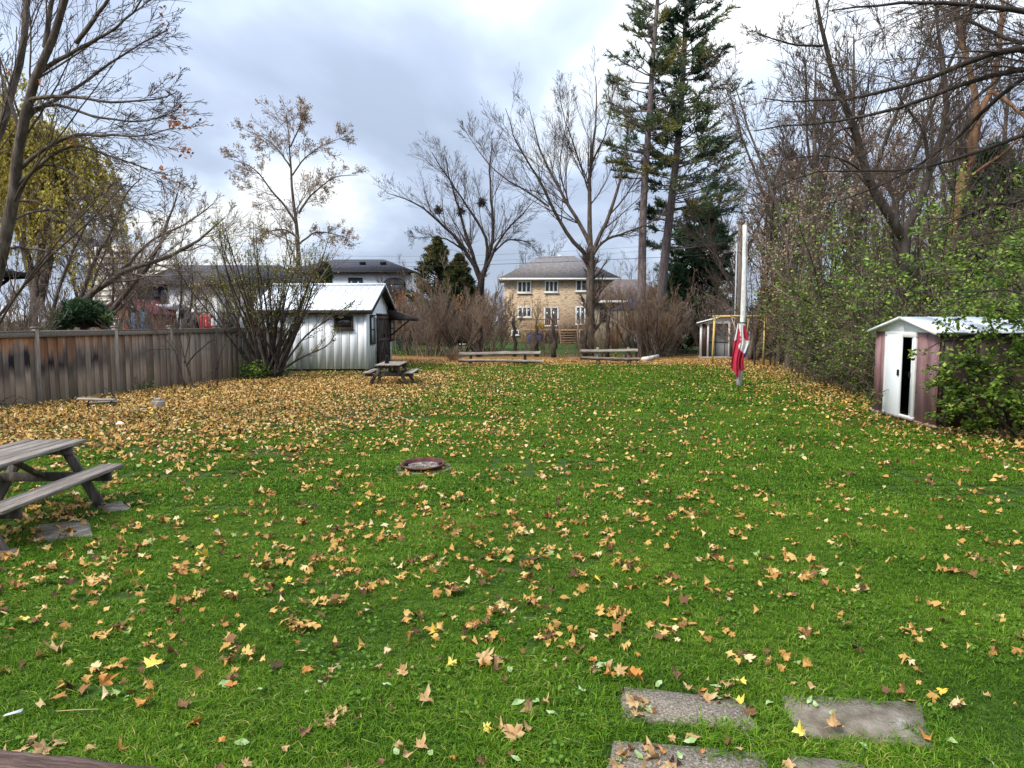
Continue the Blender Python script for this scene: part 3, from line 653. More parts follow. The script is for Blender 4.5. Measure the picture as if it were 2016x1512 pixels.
# ---- garage with brown hipped roof, right of the brick house
GD = 58.0
gx0, gx1 = P(1170, 600, GD)[0], P(1322, 600, GD)[0]; gw = gx1-gx0; gz = P(1200, 592, GD)[2]
ga = empty('garage', ((gx0+gx1)/2, GD, 0), 0, 'low tan stucco garage with brown hipped roof behind the two pine trunks', 'garage')
link('wall', Acc().box((0, 3, gz/2-.2), (gw, 6, gz+.4)).mesh('wall'), M_stuccot, ga)
hip_roof(ga, -gw/2, gw/2, 0, 6, gz, P(1230, 550, GD+3)[2]-gz, M_shingle3, .35, 'roof', M_offwhite, 2.4)
window(ga, P(1189, 600, GD)[0]-(gx0+gx1)/2, P(1189, 617, GD)[2], .75, .95, 2, -.03, M_stuccot, t=.06)
# dark blue garden gazebo in front of the garage
uz = empty('gazebo', (P(1252, 650, 53)[0], 53, 0), 0, 'dark blue canopy gazebo on posts in front of the tan garage', 'gazebo')
a = Acc(); z1, z2 = P(1250, 612, 53)[2], P(1250, 582, 53)[2]
V = [[-1.7, -1.4, z1], [1.7, -1.4, z1], [1.7, 1.4, z1], [-1.7, 1.4, z1], [0, 0, z2]]
link('canopy', np_mesh('canopy', V, [np.array([[0, 1, 4], [1, 2, 4], [2, 3, 4], [3, 0, 4]]), np.array([[3, 2, 1, 0]])]), flat('navy_cloth', (.03, .04, .10), .8, .3), uz)
for x in (-1.5, 1.5):
    for y in (-1.2, 1.2): link('post', Acc().box((x, y, z1/2), (.07, .07, z1)).mesh('post'), M_dark, uz)
# patio table and stacked covered furniture by the garage
for i, (px, w, hh, lab) in enumerate(((1246, .9, .8, 'pale covered patio chair left of the pine trunk by the garage'), (1276, 1.0, 1.0, 'white slatted cabinet between the two pine trunks by the garage'))):
    c = empty('garden_cabinet', (P(px, 650, 54)[0], 50.5, 0), 0, lab, 'garden furniture')
    link('cabinet_body', Acc().box((0, 0, .9), (w, .5, hh)).mesh('cabinet_body', bevel=.02), flat('pale_plastic', (.42, .44, .5), .5, .15), c)
    link('cabinet_top', Acc().box((0, 0, .9+hh/2+.03), (w+.08, .56, .05)).mesh('cabinet_top'), flat('pale_plastic', (.42, .44, .5)), c)
    for k in range(4): link('slat', Acc().box((0, -.27, .9-hh/2+.12+k*hh/4.2), (w-.1, .03, .07)).mesh('slat'), flat('pale_plastic', (.42, .44, .5)), c)
    for s in (-.4, .4): link('leg', Acc().box((s*w, 0, .2), (.07, .4, .42)).mesh('leg'), M_dark, c)

# ================================================================ white house centre (dark roof, arched window)
WD = 62.0
wx0, wx1 = P(560, 560, WD)[0], P(808, 560, WD)[0]; ww = wx1-wx0; wz = P(700, 534, WD)[2]
wh = empty('white_house', ((wx0+wx1)/2, WD, 0), 0, 'large white stucco house with black shingle roof and arched window behind the white shed', 'house')
link('wall', Acc().box((0, 5, wz/2-.2), (ww, 10, wz+.4)).mesh('wall'), M_stucco, wh)
rz_ = P(700, 507, WD+3)[2]
hip_roof(wh, -ww/2, ww/2, 0, 10, wz, rz_-wz, M_shingle, .4, 'roof', M_dark, 3.4)
rw = [c for c in children(wh) if c.name.startswith('roof')][0]
for px in (712, 753): link('vent', Acc().box((0, 0, 0), (.5, .3, .22)).mesh('vent'), M_black, rw, (P(px, 515, WD+2)[0]-(wx0+wx1)/2, 2.4, wz+(rz_-wz)*.62))
# arched window
ax, az0, az1, aw = P(777, 560, WD)[0]-(wx0+wx1)/2, P(777, 592, WD)[2], P(777, 558, WD)[2], (P(797, 560, WD)[0]-P(757, 560, WD)[0])
pts = [(-aw/2, az0), (aw/2, az0), (aw/2, az1)]+[(aw/2*math.cos(t), az1+aw*.26*math.sin(t)) for t in np.linspace(.15, math.pi-.15, 9)]+[(-aw/2, az1)]
fr_ = link('window', Acc().prism([(x*1.08, 0, z if z <= az0+.01 else z+.05) for x, z in pts], (0, -.06, 0)).mesh('window'), M_dark, wh, (ax, -.002, 0))
link('pane', Acc().prism([(x*.96, 0, z*1.0) for x, z in pts], (0, -.02, 0)).mesh('pane'), M_glass, fr_, (0, -.062, 0))
a = Acc()
for x in (-aw/4, 0, aw/4): a.box((x, 0, (az0+az1)/2+.1), (.06, .03, az1-az0+.3))
a.box((0, 0, az1-.05), (aw*.95, .03, .07)); link('mullion', a.mesh('mullion'), M_dark, fr_, (0, -.1, 0))
window(wh, P(700, 560, WD)[0]-(wx0+wx1)/2, P(700, 562, WD)[2], 1.2, 1.3, 2, -.04, M_dark)
window(wh, P(640, 560, WD)[0]-(wx0+wx1)/2, P(640, 562, WD)[2], 1.2, 1.3, 2, -.04, M_dark)

# ================================================================ white house left (balcony, glazed doors)
LD = 52.0
lx0, lx1 = P(268, 600, LD)[0], P(545, 600, LD)[0]; lw = lx1-lx0; lz = P(400, 557, LD)[2]; lc = (lx0+lx1)/2
def LX(px): return P(px, 600, LD)[0]-lc
def LZ(py): return P(400, py, LD)[2]
lh = empty('white_house', (lc, LD, 0), 0, 'white rendered house with dark roof and balcony seen over the wooden fence', 'house')
link('wall', Acc().box((0, 5, lz/2-.2), (lw, 9.9, lz+.4)).mesh('wall'), M_stucco, lh)
hip_roof(lh, -lw/2, lw/2, 0, 10, lz, P(400, 520, LD+4)[2]-lz, M_shingle, .4, 'roof', M_dark, 1.6)
window(lh, (LX(272)+LX(330))/2, (LZ(562)+LZ(592))/2, LX(330)-LX(272), LZ(562)-LZ(592), 4, -.05, M_dark, t=.08)
for (pa, pb, ya, yb, n, mm) in ((328, 352, 617, 655, 2, M_grey), (372, 398, 615, 655, 2, M_grey), (436, 462, 614, 655, 2, M_grey), (376, 398, 562, 585, 2, M_offwhite), (470, 488, 556, 575, 2, M_offwhite), (297, 318, 629, 650, 1, M_dark), (480, 500, 614, 650, 2, M_grey)):
    window(lh, (LX(pa)+LX(pb))/2, (LZ(ya)+LZ(yb))/2, LX(pb)-LX(pa), LZ(ya)-LZ(yb), n, -.05, mm, sill=False, t=.09)
bal = link('balcony', Acc().box(((LX(266)+LX(366))/2, -.7, (LZ(600)+LZ(610))/2), (LX(366)-LX(266), 1.4, LZ(600)-LZ(610))).mesh('balcony'), M_stucco, lh)
a = Acc(); a.box(((LX(266)+LX(340))/2, -1.35, LZ(587)), (LX(340)-LX(266), .05, .05))
for k in range(24): a.box((LX(267)+k*.115, -1.35, (LZ(587)+LZ(600))/2), (.025, .025, LZ(587)-LZ(600)))
link('railing', a.mesh('railing'), M_black, bal)
for px in (283, 366, 420, 428): link('column', Acc().box((LX(px), -1.2 if px < 400 else -.15, LZ(604)/2-.1), (.2, .2, LZ(604)+.2)).mesh('column'), M_stucco, lh)
link('wall_lamp', Acc().box((LX(308), -.1, LZ(620)), (.3, .2, .55)).mesh('wall_lamp', bevel=.03), M_black, lh)
# red chair on the terrace, umbrella tower
rc = empty('red_chair', (P(405, 640, 46)[0], 46, 0), 0, 'red folded garden chair standing upright by the white house beyond the fence', 'chair')
M_red = flat('red_plastic', (.45, .03, .035), .4, .1)
cz = P(405, 655, 46)[2]
for k in range(4): link('slat', Acc().box((-.27+k*.18, 0, cz+.55), (.12, .05, 1.25-.1*abs(k-1.5))).mesh('slat', bevel=.01), M_red, rc)
for z in (.35, .95): link('cross_bar', Acc().box((0, .05, cz+z), (.8, .05, .12)).mesh('cross_bar'), M_red, rc)
for s in (-.33, .33): link('leg', Acc().box((s, 0, cz/2-.02), (.09, .09, cz)).mesh('leg'), M_leg, rc)
# brick garden house with red roof
bd = 47.0
bx0, bx1 = P(186, 600, bd)[0], P(282, 600, bd)[0]; bc = (bx0+bx1)/2; bw = bx1-bx0
bh = empty('brick_bungalow', (bc, bd, 0), 0, 'red brick bungalow with red gabled roof left of the white house', 'house')
be = P(200, 617, bd)[2]; bp = P(225, 592, bd)[2]
link('wall', Acc().prism([(-bw/2, 0, 0), (bw/2, 0, 0), (bw/2, 0, be), (0, 0, bp-.1), (-bw/2, 0, be)], (0, 6, 0)).mesh('wall'), M_redbrick, bh)
rb = link('roof', Acc().prism([(-bw/2-.3, -.3, be-.15), (0, -.3, bp), (bw/2+.3, -.3, be-.15), (bw/2+.3, -.3, be), (0, -.3, bp+.16), (-bw/2-.3, -.3, be)], (0, 6.8, 0)).mesh('roof'), M_redroof, bh)
link('fascia', Acc().prism([(-bw/2-.32, -.3, be-.17), (0, -.3, bp-.02), (bw/2+.32, -.3, be-.17), (bw/2+.32, -.3, be), (0, -.3, bp+.15), (-bw/2-.32, -.3, be)], (0, -.05, 0)).mesh('fascia'), M_offwhite, rb)
window(bh, -.6, 1.6, 1.2, 1.3, 2, -.04, M_offwhite)
window(bh, 1.2, 1.6, .8, 1.2, 1, -.04, M_offwhite)
# rear wing with red roof
rw_ = empty('brick_garage', (P(258, 600, 51)[0], 50.6, 0), 0, 'low brick building with maroon roof touching the white house', 'house')
z1 = P(250, 610, 51)[2]; z2 = P(250, 578, 51)[2]
link('wall', Acc().box((0, 1.5, z1/2), (2.6, 3, z1)).mesh('wall'), M_redbrick, rw_)
link('roof', Acc().prism([(-1.6, 0, z1), (1.5, 0, z1), (1.2, 2.4, z2), (-.6, 2.4, z2)], (0, .02, .12)).mesh('roof'), M_redroof, rw_)
# blue play slide posts
sl = empty('play_slide', (P(262, 630, 40)[0], 40, 0), 0, 'light blue play slide post and ladder rising beyond the wooden fence', 'slide')
sz = P(262, 616, 40)[2]
link('post', Acc().tube([(0, 0, 0), (0, 0, sz)], .09, 10).mesh('post'), M_lblue, sl)
link('ladder', Acc().box((.45, .1, sz/2+.1), (.28, .06, sz-.1)).mesh('ladder', bevel=.02), M_lblue, sl)
link('slide_chute', Acc().bar((-.25, .1, sz-.4), (-.3, 2.2, .2), .5, .08).mesh('slide_chute'), flat('navy', (.02, .03, .14)), sl)
# high rise in the distance
td = 420.0
M_towerwin = flat('tower_window', (.60, .55, .47), .8, .1)
for (pa, pb, yt, lab) in ((168, 272, 487, 'pale high rise apartment block far away behind the left trees'), (282, 348, 512, 'pale stepped roofline of a distant tower right of the high rise')):
    x0, x1 = P(pa, 500, td)[0], P(pb, 500, td)[0]; zt = P(pa, yt, td)[2]; w = x1-x0
    t_ = empty('apartment_tower', ((x0+x1)/2, td, 0), 0, lab, 'apartment tower')
    link('wall', Acc().box((0, 8, zt/2), (w, 16, zt)).mesh('wall'), M_tower, t_)
    link('roof_box', Acc().box((0, 8, zt+1.2), (w*.45, 8, 2.4)).mesh('roof_box'), M_tower, t_)
    bm_ = Acc().box((0, 0, 0), (w-.8, .3, 1.4)).mesh('window_band')
    for k in range(int(zt/3)-3): link('window_band', bm_, M_towerwin, t_, (0, -.1, zt-2.5-3*k))
# eave of the neighbouring house at the left edge
ev = empty('neighbour_house', tuple(P(-230, 600, 24)*np.array([1, 1, 0])), 0, 'dark roof corner with black gutter poking in at the left picture edge', 'house')
ex = P(50, 540, 24); o_e = np.array(ev.location)
def EV(px, py, d): return P(px, py, d)-o_e
e0 = EV(50, 542, 24); 
link('roof', Acc().prism([EV(50, 541, 24), EV(50, 545, 24), EV(-330, 560, 24), EV(-330, 400, 24)], (0, -6, 0)).mesh('roof'), M_shingle, ev)
link('gutter', Acc().bar(EV(52, 541, 24)+np.array([0, .05, 0]), EV(52, 541, 24)+np.array([0, -6.1, 0]), .14, .14).bar(EV(53, 544, 24.06), EV(-300, 556, 24.06), .1, .16).mesh('gutter'), M_black, ev)
link('downspout', Acc().tube([EV(16, 546, 23.9), EV(14, 552, 23.9), EV(2, 560, 23.9), EV(-20, 566, 23.9)], .06, 8).mesh('downspout'), M_black, ev)
ew = EV(-25, 600, 24)
link('wall', Acc().box((ew[0]-3.0, -3.3, 1.65), (6, 6.4, 3.3)).mesh('wall'), M_redbrick, ev)
ev['label'] = 'dark roof corner with black gutter poking in at the left picture edge'

# ================================================================ wooden fence
def fence_mat():
    m = bpy.data.materials.new('fence_plank'); nt, bs = nodes_of(m); N = nt.nodes; L = nt.links.new
    def mth(op, a, b=None, c=None, cl=False):
        n = N.new('ShaderNodeMath'); n.operation = op; n.use_clamp = cl
        for i, v in enumerate((a, b, c)):
            if v is None: continue
            if isinstance(v, (int, float)): n.inputs[i].default_value = v
            else: L(v, n.inputs[i])
        return n.outputs[0]
    def mixc(f, a, b, bt='MIX'):
        n = N.new('ShaderNodeMix'); n.data_type = 'RGBA'; n.blend_type = bt
        if isinstance(f, float): n.inputs[0].default_value = f
        else: L(f, n.inputs[0])
        for k, v in (('A', a), ('B', b)):
            if isinstance(v, tuple): n.inputs[k].default_value = (*v, 1)
            else: L(v, n.inputs[k])
        return n.outputs['Result']
    tcn = N.new('ShaderNodeTexCoord'); sp = N.new('ShaderNodeSeparateXYZ'); L(tcn.outputs['Object'], sp.inputs[0])
    oi = N.new('ShaderNodeObjectInfo'); ls = N.new('ShaderNodeSeparateXYZ'); L(oi.outputs['Location'], ls.inputs[0])
    rnd = oi.outputs['Random']
    wn_ = N.new('ShaderNodeTexWhiteNoise'); wn_.noise_dimensions = '1D'; L(rnd, wn_.inputs['W'])
    mp = N.new('ShaderNodeMapping'); mp.inputs['Scale'].default_value = (14, 14, 1.1); L(tcn.outputs['Object'], mp.inputs[0])
    cb = N.new('ShaderNodeCombineXYZ'); L(mth('MULTIPLY', rnd, 57.0), cb.inputs[0]); L(mth('MULTIPLY', rnd, 91.0), cb.inputs[2]); L(cb.outputs[0], mp.inputs['Location'])
    nz = N.new('ShaderNodeTexNoise'); nz.inputs['Scale'].default_value = 1.3; nz.inputs['Detail'].default_value = 7; nz.inputs['Roughness'].default_value = .65; L(mp.outputs[0], nz.inputs['Vector'])
    rp = N.new('ShaderNodeValToRGB'); E = rp.color_ramp.elements; E[0].position = .25; E[0].color = (.13, .105, .085, 1); E[1].position = .75; E[1].color = (.44, .36, .29, 1); e_ = E.new(.5); e_.color = (.27, .22, .175, 1)
    L(nz.outputs[0], rp.inputs[0]); grey = rp.outputs[0]
    far = mth('MULTIPLY_ADD', ls.outputs[1], 1/6.0, -18.6/6.0, cl=True)       # stains fade along the fence
    z = sp.outputs[2]
    # wobbling heights of the two stain bands of this plank
    top = mth('MULTIPLY_ADD', rnd, .55, 1.15); low = mth('MULTIPLY_ADD', wn_.outputs['Value'], .45, .35)
    zj = mth('ADD', z, mth('MULTIPLY_ADD', nz.outputs[0], .5, -.25))
    org = mth('MULTIPLY', mth('DIVIDE', mth('SUBTRACT', zj, mth('SUBTRACT', top, .35)), .45, cl=True), mth('SUBTRACT', 1.0, far))
    blk = mth('MULTIPLY', mth('MULTIPLY', mth('DIVIDE', mth('SUBTRACT', zj, low), .35, cl=True), mth('DIVIDE', mth('SUBTRACT', top, zj), .4, cl=True)), mth('MULTIPLY', mth('SUBTRACT', 1.0, far), mth('MULTIPLY_ADD', wn_.outputs['Value'], .8, .3), cl=True))
    base = mixc(mth('MULTIPLY_ADD', z, -.75, 1.0, cl=True), grey, (.44, .31, .21))   # cleaner tan wood at the foot
    base = mixc(.35, base, grey)
    c1 = mixc(mth('MULTIPLY', org, .75), base, (.36, .13, .035))
    c2 = mixc(mth('MULTIPLY', blk, 1.5, cl=True), c1, (.022, .018, .018))
    br = mth('MULTIPLY_ADD', rnd, .75, .5)
    vv = N.new('ShaderNodeVectorMath'); vv.operation = 'SCALE'; L(c2, vv.inputs[0]); L(br, vv.inputs['Scale'])
    L(vv.outputs[0], bs.inputs['Base Color']); bs.inputs['Roughness'].default_value = .9; bs.inputs['Specular IOR Level'].default_value = .15
    bp_ = N.new('ShaderNodeBump'); bp_.inputs['Strength'].default_value = .5; bp_.inputs['Distance'].default_value = .02; L(nz.outputs[0], bp_.inputs['Height']); L(bp_.outputs[0], bs.inputs['Normal'])
    return m
M_fence = fence_mat()
M_post = mat('fence_post', [(.28, (.13, .10, .08)), (.5, (.26, .21, .165)), (.72, (.38, .32, .26))], scale=2, stretch=(8, 8, 1), detail=8, rough=.9, bump=.6, rnd=.3)
fa, fb = G(0, 803), G(500, 742); fa[2] = fb[2] = 0
fd = (fb-fa)/np.linalg.norm(fb-fa); fn = np.array([fd[1], -fd[0], 0])
def fence_at(px):
    k = (px-1008)/FPX   # x = k*y approximately (camera height plane): solve fa + fd*t
    r = ray(px, 700); k = r[0]/r[1]; t = (k*fa[1]-fa[0])/(fd[0]-k*fd[1]); return fa+fd*t, t
FANG = math.atan2(fd[1], fd[0])
fz = 1.83
fe = empty('wooden_fence', tuple(fa), FANG, 'weathered board fence with orange and black stains along the left side', 'fence')
posts = [-2.55]+[fence_at(p)[1] for p in (72, 228, 336, 425, 495)]+[fence_at(560)[1]]
pm = Acc().box((0, 0, .955), (.12, .12, 1.91)).mesh('post', bevel=.008)
cm = Acc().box((0, 0, .012), (.17, .17, .025)).box((0, 0, .032), (.13, .13, .018)).mesh('post_cap', bevel=.004)
plm = [Acc().box((0, 0, .86), (.152, .018, 1.70)).mesh('plank', bevel=.003) for _ in range(1)]
frng = random.Random(4)
for t in posts:
    p_ = link('post', pm, M_post, fe, (t, .0, 0)); link('post_cap', cm, M_post, p_, (0, 0, 1.91))
for a_, b_ in zip(posts[:-1], posts[1:]):
    L_ = b_-a_-.124
    r1 = Acc().box((0, 0, 0), (L_, .15, .035)).mesh('top_rail', bevel=.004); link('top_rail', r1, M_grey, fe, ((a_+b_)/2, 0, 1.825))
    link('fascia_board', Acc().box((0, 0, 0), (L_, .025, .12)).mesh('fascia_board', bevel=.003), M_grey, fe, ((a_+b_)/2, -.055, 1.745))
    link('bottom_rail', Acc().box((0, 0, 0), (L_, .04, .09)).mesh('bottom_rail'), M_grey, fe, ((a_+b_)/2, .06, .25))
    n = max(2, int(round(L_/.143)))
    for k in range(n):
        link('plank', plm[0], M_fence, fe, (a_+.062+L_*(k+.5)/n, (.010 if k % 2 else -.010), frng.uniform(-.012, .012)), (frng.uniform(-.006, .006), frng.uniform(-.008, .008), frng.uniform(-.012, .012)))

# ================================================================ white shed
s0 = G(721, 733); s0[2] = 0
SL, SD, SZ, SP = 4.3, 6.0, 2.55, 3.62      # length along x, depth, wall height, ridge height
sh = empty('white_shed', tuple(s0), 0, 'white metal shed with gabled roof and dark brown door at the end of the fence', 'shed')
link('base_beam', Acc().box((-SL/2, SD/2, .06), (SL-.1, SD-.1, .14)).mesh('base_beam'), M_dark, sh)
pn = 13; pw = SL/pn
pm = Acc().box((0, 0, 0), (pw-.012, .03, SZ-.14)).box((pw/2-.018, -.026, 0), (.02, .022, SZ-.14)).mesh('wall_panel')
for k in range(pn): link('wall_panel', pm, M_white, sh, (-pw*(k+.5), .015, .14+(SZ-.14)/2), (0, 0, frng.uniform(-.004, .004)))
link('inner_wall', Acc().box((-SL/2, SD/2+.02, SZ/2+.04), (SL-.06, SD-.06, SZ-.1)).mesh('inner_wall'), M_white, sh)
# gable wall panels (facing +X) with rising tops
gn = 14; gpw = SD/gn
for k in range(gn):
    y0, y1 = k*gpw+.006, (k+1)*gpw-.006
    z0 = SZ+(SP-SZ)*(1-abs(y0/SD*2-1))-.05; z1 = SZ+(SP-SZ)*(1-abs(y1/SD*2-1))-.05
    link('gable_panel', Acc().prism([(-.015, y0, .14), (-.015, y1, .14), (-.015, y1, z1), (-.015, y0, z0)], (.03, 0, 0)).mesh('gable_panel'), M_white, sh)
link('corner_trim', Acc().box((.012, -.012, SZ/2+.06), (.1, .1, SZ-.16)).mesh('corner_trim'), M_white, sh)
link('corner_trim', Acc().box((.012, SD+.012, SZ/2+.06), (.1, .1, SZ-.16)).mesh('corner_trim'), M_white, sh)
# roof: ribbed sheets on both slopes
ov, ey = .32, .28
slope = (SP-SZ)/(SD/2); rl = SL+ov+.35; rn = 16; rpw = rl/rn
ex_ = ov
def roof_pt(y): return SZ+slope*y+.06 if y <= SD/2 else SZ+slope*(SD-y)+.06
for k in range(rn):
    x0 = ex_-k*rpw; x1 = x0-rpw+.008
    for (ya, yb) in ((-ey, SD/2), (SD/2, SD+ey)):
        a = Acc().prism([(x0, ya, roof_pt(ya)), (x0, yb, roof_pt(yb)), (x0, yb, roof_pt(yb)+.03), (x0, ya, roof_pt(ya)+.03)], (x1-x0, 0, 0))
        a.prism([(x0, ya, roof_pt(ya)+.031), (x0, yb, roof_pt(yb)+.031), (x0, yb, roof_pt(yb)+.056), (x0, ya, roof_pt(ya)+.056)], (-.045, 0, 0))
        link('roof_sheet', a.mesh('roof_sheet'), M_whiteroof, sh)
link('ridge_cap', Acc().prism([(ex_+.01, SD/2-.2, roof_pt(SD/2-.2)+.06), (ex_+.01, SD/2, SP+.13), (ex_+.01, SD/2+.2, roof_pt(SD/2-.2)+.06)], (-rl-.02, 0, 0)).mesh('ridge_cap'), M_whiteroof, sh)
for (ya, yb) in ((-ey, SD/2), (SD/2, SD+ey)):
    link('barge_board', Acc().prism([(ex_+.005, ya, roof_pt(ya)-.17), (ex_+.005, yb, roof_pt(yb)-.17), (ex_+.005, yb, roof_pt(yb)-.004), (ex_+.005, ya, roof_pt(ya)-.004)], (-.05, 0, 0)).mesh('barge_board'), M_dark, sh)
link('eave_board', Acc().box((ex_-rl/2, -ey+.03, roof_pt(-ey)-.08), (rl-.1, .04, .15)).mesh('eave_board'), M_dark, sh)
link('soffit', Acc().prism([(ex_-.06, -ey+.05, roof_pt(-ey)-.02), (ex_-.06, SD/2, SP-.02), (ex_-.06, SD/2, SP+.03), (ex_-.06, -ey+.05, roof_pt(-ey)+.03)], (-rl+.1, 0, 0)).prism([(ex_-.06, SD+ey-.05, roof_pt(-ey)-.02), (ex_-.06, SD/2, SP-.02), (ex_-.06, SD/2, SP+.03), (ex_-.06, SD+ey-.05, roof_pt(-ey)+.03)], (-rl+.1, 0, 0)).mesh('soffit'), M_dark, sh)
# window in the long wall
fw = Acc(); w_, h_ = .78, .56
for (c, s) in (((0, 0, h_/2-.04), (w_, .06, .08)), ((0, 0, -h_/2+.04), (w_, .06, .08)), ((-w_/2+.04, 0, 0), (.08, .058, h_-.16)), ((w_/2-.04, 0, 0), (.08, .058, h_-.16))): fw.box(c, s)
xw = P(677, 636, s0[1])[0]-s0[0]; zw = P(677, 635, s0[1])[2]
wf = link('window', fw.mesh('window', bevel=.006), M_dark, sh, (xw, -.045, zw)); link('pane', Acc().box((0, 0, 0), (w_-.15, .02, h_-.15)).mesh('pane'), glass('dark_glass', (.012, .01, .01)), wf, (0, .005, 0))
link('sill', Acc().box((0, 0, 0), (w_+.06, .1, .035)).mesh('sill'), M_dark, wf, (0, -.015, -h_/2-.02))
# gable side: door with cross braces, two slim windows
def yat(px, z_=1.2):  # y on the gable plane for a pixel column
    r = ray(px, 680); return r[1]/r[0]*(s0[0]+.04)-s0[1]
dy0, dy1 = yat(743), yat(764.5)
dw = dy1-dy0; dh = 2.15
dr = link('door', Acc().box((0, 0, dh/2), (.05, dw, dh)).mesh('door', bevel=.004), M_dark, sh, (.045, (dy0+dy1)/2, .16))
M_doorbrace = mat('brown_brace', [(.3, (.05, .036, .03)), (.7, (.12, .09, .075))], scale=5, rough=.8)
fr2 = Acc()
for y in (-dw/2-.05, dw/2+.05): fr2.box((.02, y, dh/2), (.09, .1, dh))
fr2.box((.02, 0, dh+.05), (.09, dw+.2, .1)); link('door_frame', fr2.mesh('door_frame'), M_dark, dr)
for z in (.08, dh/2, dh-.08): link('door_rail', Acc().box((.04, 0, z), (.03, dw-.02, .13)).mesh('door_rail'), M_doorbrace, dr)
for (za, zb) in ((.15, dh/2-.07), (dh/2+.07, dh-.15)):
    for s in (-1, 1): link('brace', Acc().bar((.043, s*(dw/2-.1), za), (.043, s*.1, zb), .1, .025, up=(1, 0, 0)).mesh('brace'), M_doorbrace, dr)
for s in (-.06, .06): link('handle', Acc().box((.07, s, dh/2+.2), (.04, .03, .16)).mesh('handle'), M_black, dr)
for (pa, pb) in ((729.5, 738.5), (768.5, 776)):
    ya, yb = yat(pa), yat(pb); w2 = yb-ya; a = Acc(); h2 = 1.25
    a.box((0, 0, h2/2-.05), (.06, w2, .1)).box((0, 0, -h2/2+.05), (.06, w2, .1)).box((0, -w2/2+.07, 0), (.058, .14, h2-.2)).box((0, w2/2-.07, 0), (.058, .14, h2-.2)).box((0, 0, 0), (.05, w2-.2, .05))
    f_ = link('window', a.mesh('window', bevel=.004), M_dark, sh, (.05, (ya+yb)/2, 1.72)); link('pane', Acc().box((0, 0, 0), (.02, w2-.26, h2-.2)).mesh('pane'), glass('pale_glass', (.25, .28, .3), .15), f_, (-.002, 0, 0))
    link('lamp', Acc().tube([(.03, -.02, h2/2-.1), (.16, -.02, h2/2-.12)], [.03, .06], 8).mesh('lamp'), M_offwhite, f_)
# lean-to awning on the far long side
aw0 = SD+.05
link('awning', Acc().prism([(ex_, aw0-.1, SZ+.02), (ex_, aw0+1.75, SZ-.42), (ex_, aw0+1.75, SZ-.32), (ex_, aw0-.1, SZ+.13)], (-rl, 0, 0)).mesh('awning'), M_dark, sh)
link('awning', Acc().box((ex_-.03, aw0+.82, SZ-.3), (.05, 1.75, .2), (-.23, 0, 0)).mesh('awning'), M_dark, sh)
link('awning_brace', Acc().bar((-.0, aw0, 1.45), (-.0, aw0+1.2, SZ-.35), .07, .07).mesh('awning_brace'), M_dark, sh)
sh2 = P(823, 628, s0[1]+6)  # the awning also reaches to the right past the gable
link('awning', Acc().prism([(.03, SD*.86, SZ+.12), (P(822, 630, s0[1]+SD)[0]-s0[0], SD*.86, SZ-.33), (P(822, 630, s0[1]+SD)[0]-s0[0], SD*.86, SZ-.47), (.03, SD*.86, SZ-.42)], (0, 1.3, 0)).mesh('awning'), M_dark, sh)
link('awning_brace', Acc().bar((.03, SD*.9, 1.3), (1.0, SD*.9, SZ-.45), .07, .07).mesh('awning_brace'), M_dark, sh)
# dry stalks by the shed door
st = Acc()
for k in range(7):
    b0 = np.array([k*.05-.15, k*.04, 0]); st.tube([b0, b0+np.array([.02, .02, .5]), b0+np.array([frng.uniform(-.05, .06), .03, frng.uniform(.7, .95)])], [.008, .006, .004], 4)
    for q in range(8): st.box(b0+np.array([frng.uniform(-.03, .03), frng.uniform(-.02, .02), .35+q*.07]), (.03, .03, .03))
tag(link('dried_flower', st.mesh('dried_flower'), M_dark, None, (s0[0]+.22, s0[1]+2.0, 0)), 'tall dry brown flower stalks beside the brown shed door', 'plant')

# ================================================================ picnic tables
def picnic_table(name, loc, rz, L, W_, H, label, seat_h=.45, leg_m=M_leg, top_m=M_grey, nboards=5):
    t = empty(name, loc, rz, label, 'picnic table')
    bw = W_/nboards; bmesh_ = Acc().box((0, 0, 0), (bw-.012, L, .038)).mesh('top_board', bevel=.004)
    r = random.Random(int(L*100))
    for k in range(nboards): link('top_board', bmesh_, top_m, t, (-W_/2+bw*(k+.5), r.uniform(-.012, .012), H-.019+r.uniform(-.002, .002)), (0, 0, r.uniform(-.004, .004)))
    sx = W_/2+.27
    sm_ = Acc().box((0, 0, 0), (.125, L, .038)).mesh('seat_board', bevel=.004)
    for s in (-1, 1):
        for q in (-.066, .066): link('seat_board', sm_, top_m, t, (s*sx+q, r.uniform(-.01, .01), seat_h-.019), (0, 0, r.uniform(-.004, .004)))
    for e in (-1, 1):
        y = e*(L/2-.28)
        link('seat_beam', Acc().box((0, y, seat_h-.09), (2*sx+.24, .038, .1)).mesh('seat_beam', bevel=.004), leg_m, t)
        link('top_beam', Acc().box((0, y, H-.085), (W_-.06, .038, .09)).mesh('top_beam', bevel=.004), leg_m, t)
        for s in (-1, 1): link('leg', Acc().bar((s*.22, y+e*.04, H-.06), (s*(sx-.02), y+e*.04, -.01), .038, .105, up=(1, 0, 0)).mesh('leg', bevel=.004), leg_m, t)
        link('brace', Acc().bar((0, y-e*.02, seat_h-.08), (0, e*.18, H-.05), .038, .08, up=(1, 0, 0)).mesh('brace', bevel=.003), leg_m, t)
    return t
picnic_table('picnic_table', (-5.22, 7.36, 0), R(1.5), 2.15, .72, .74, 'large weathered grey picnic table cut off by the left picture edge')
picnic_table('picnic_table', (-3.98, 24.5, 0), R(1), 2.0, .80, .70, 'small weathered picnic table standing in front of the white shed')
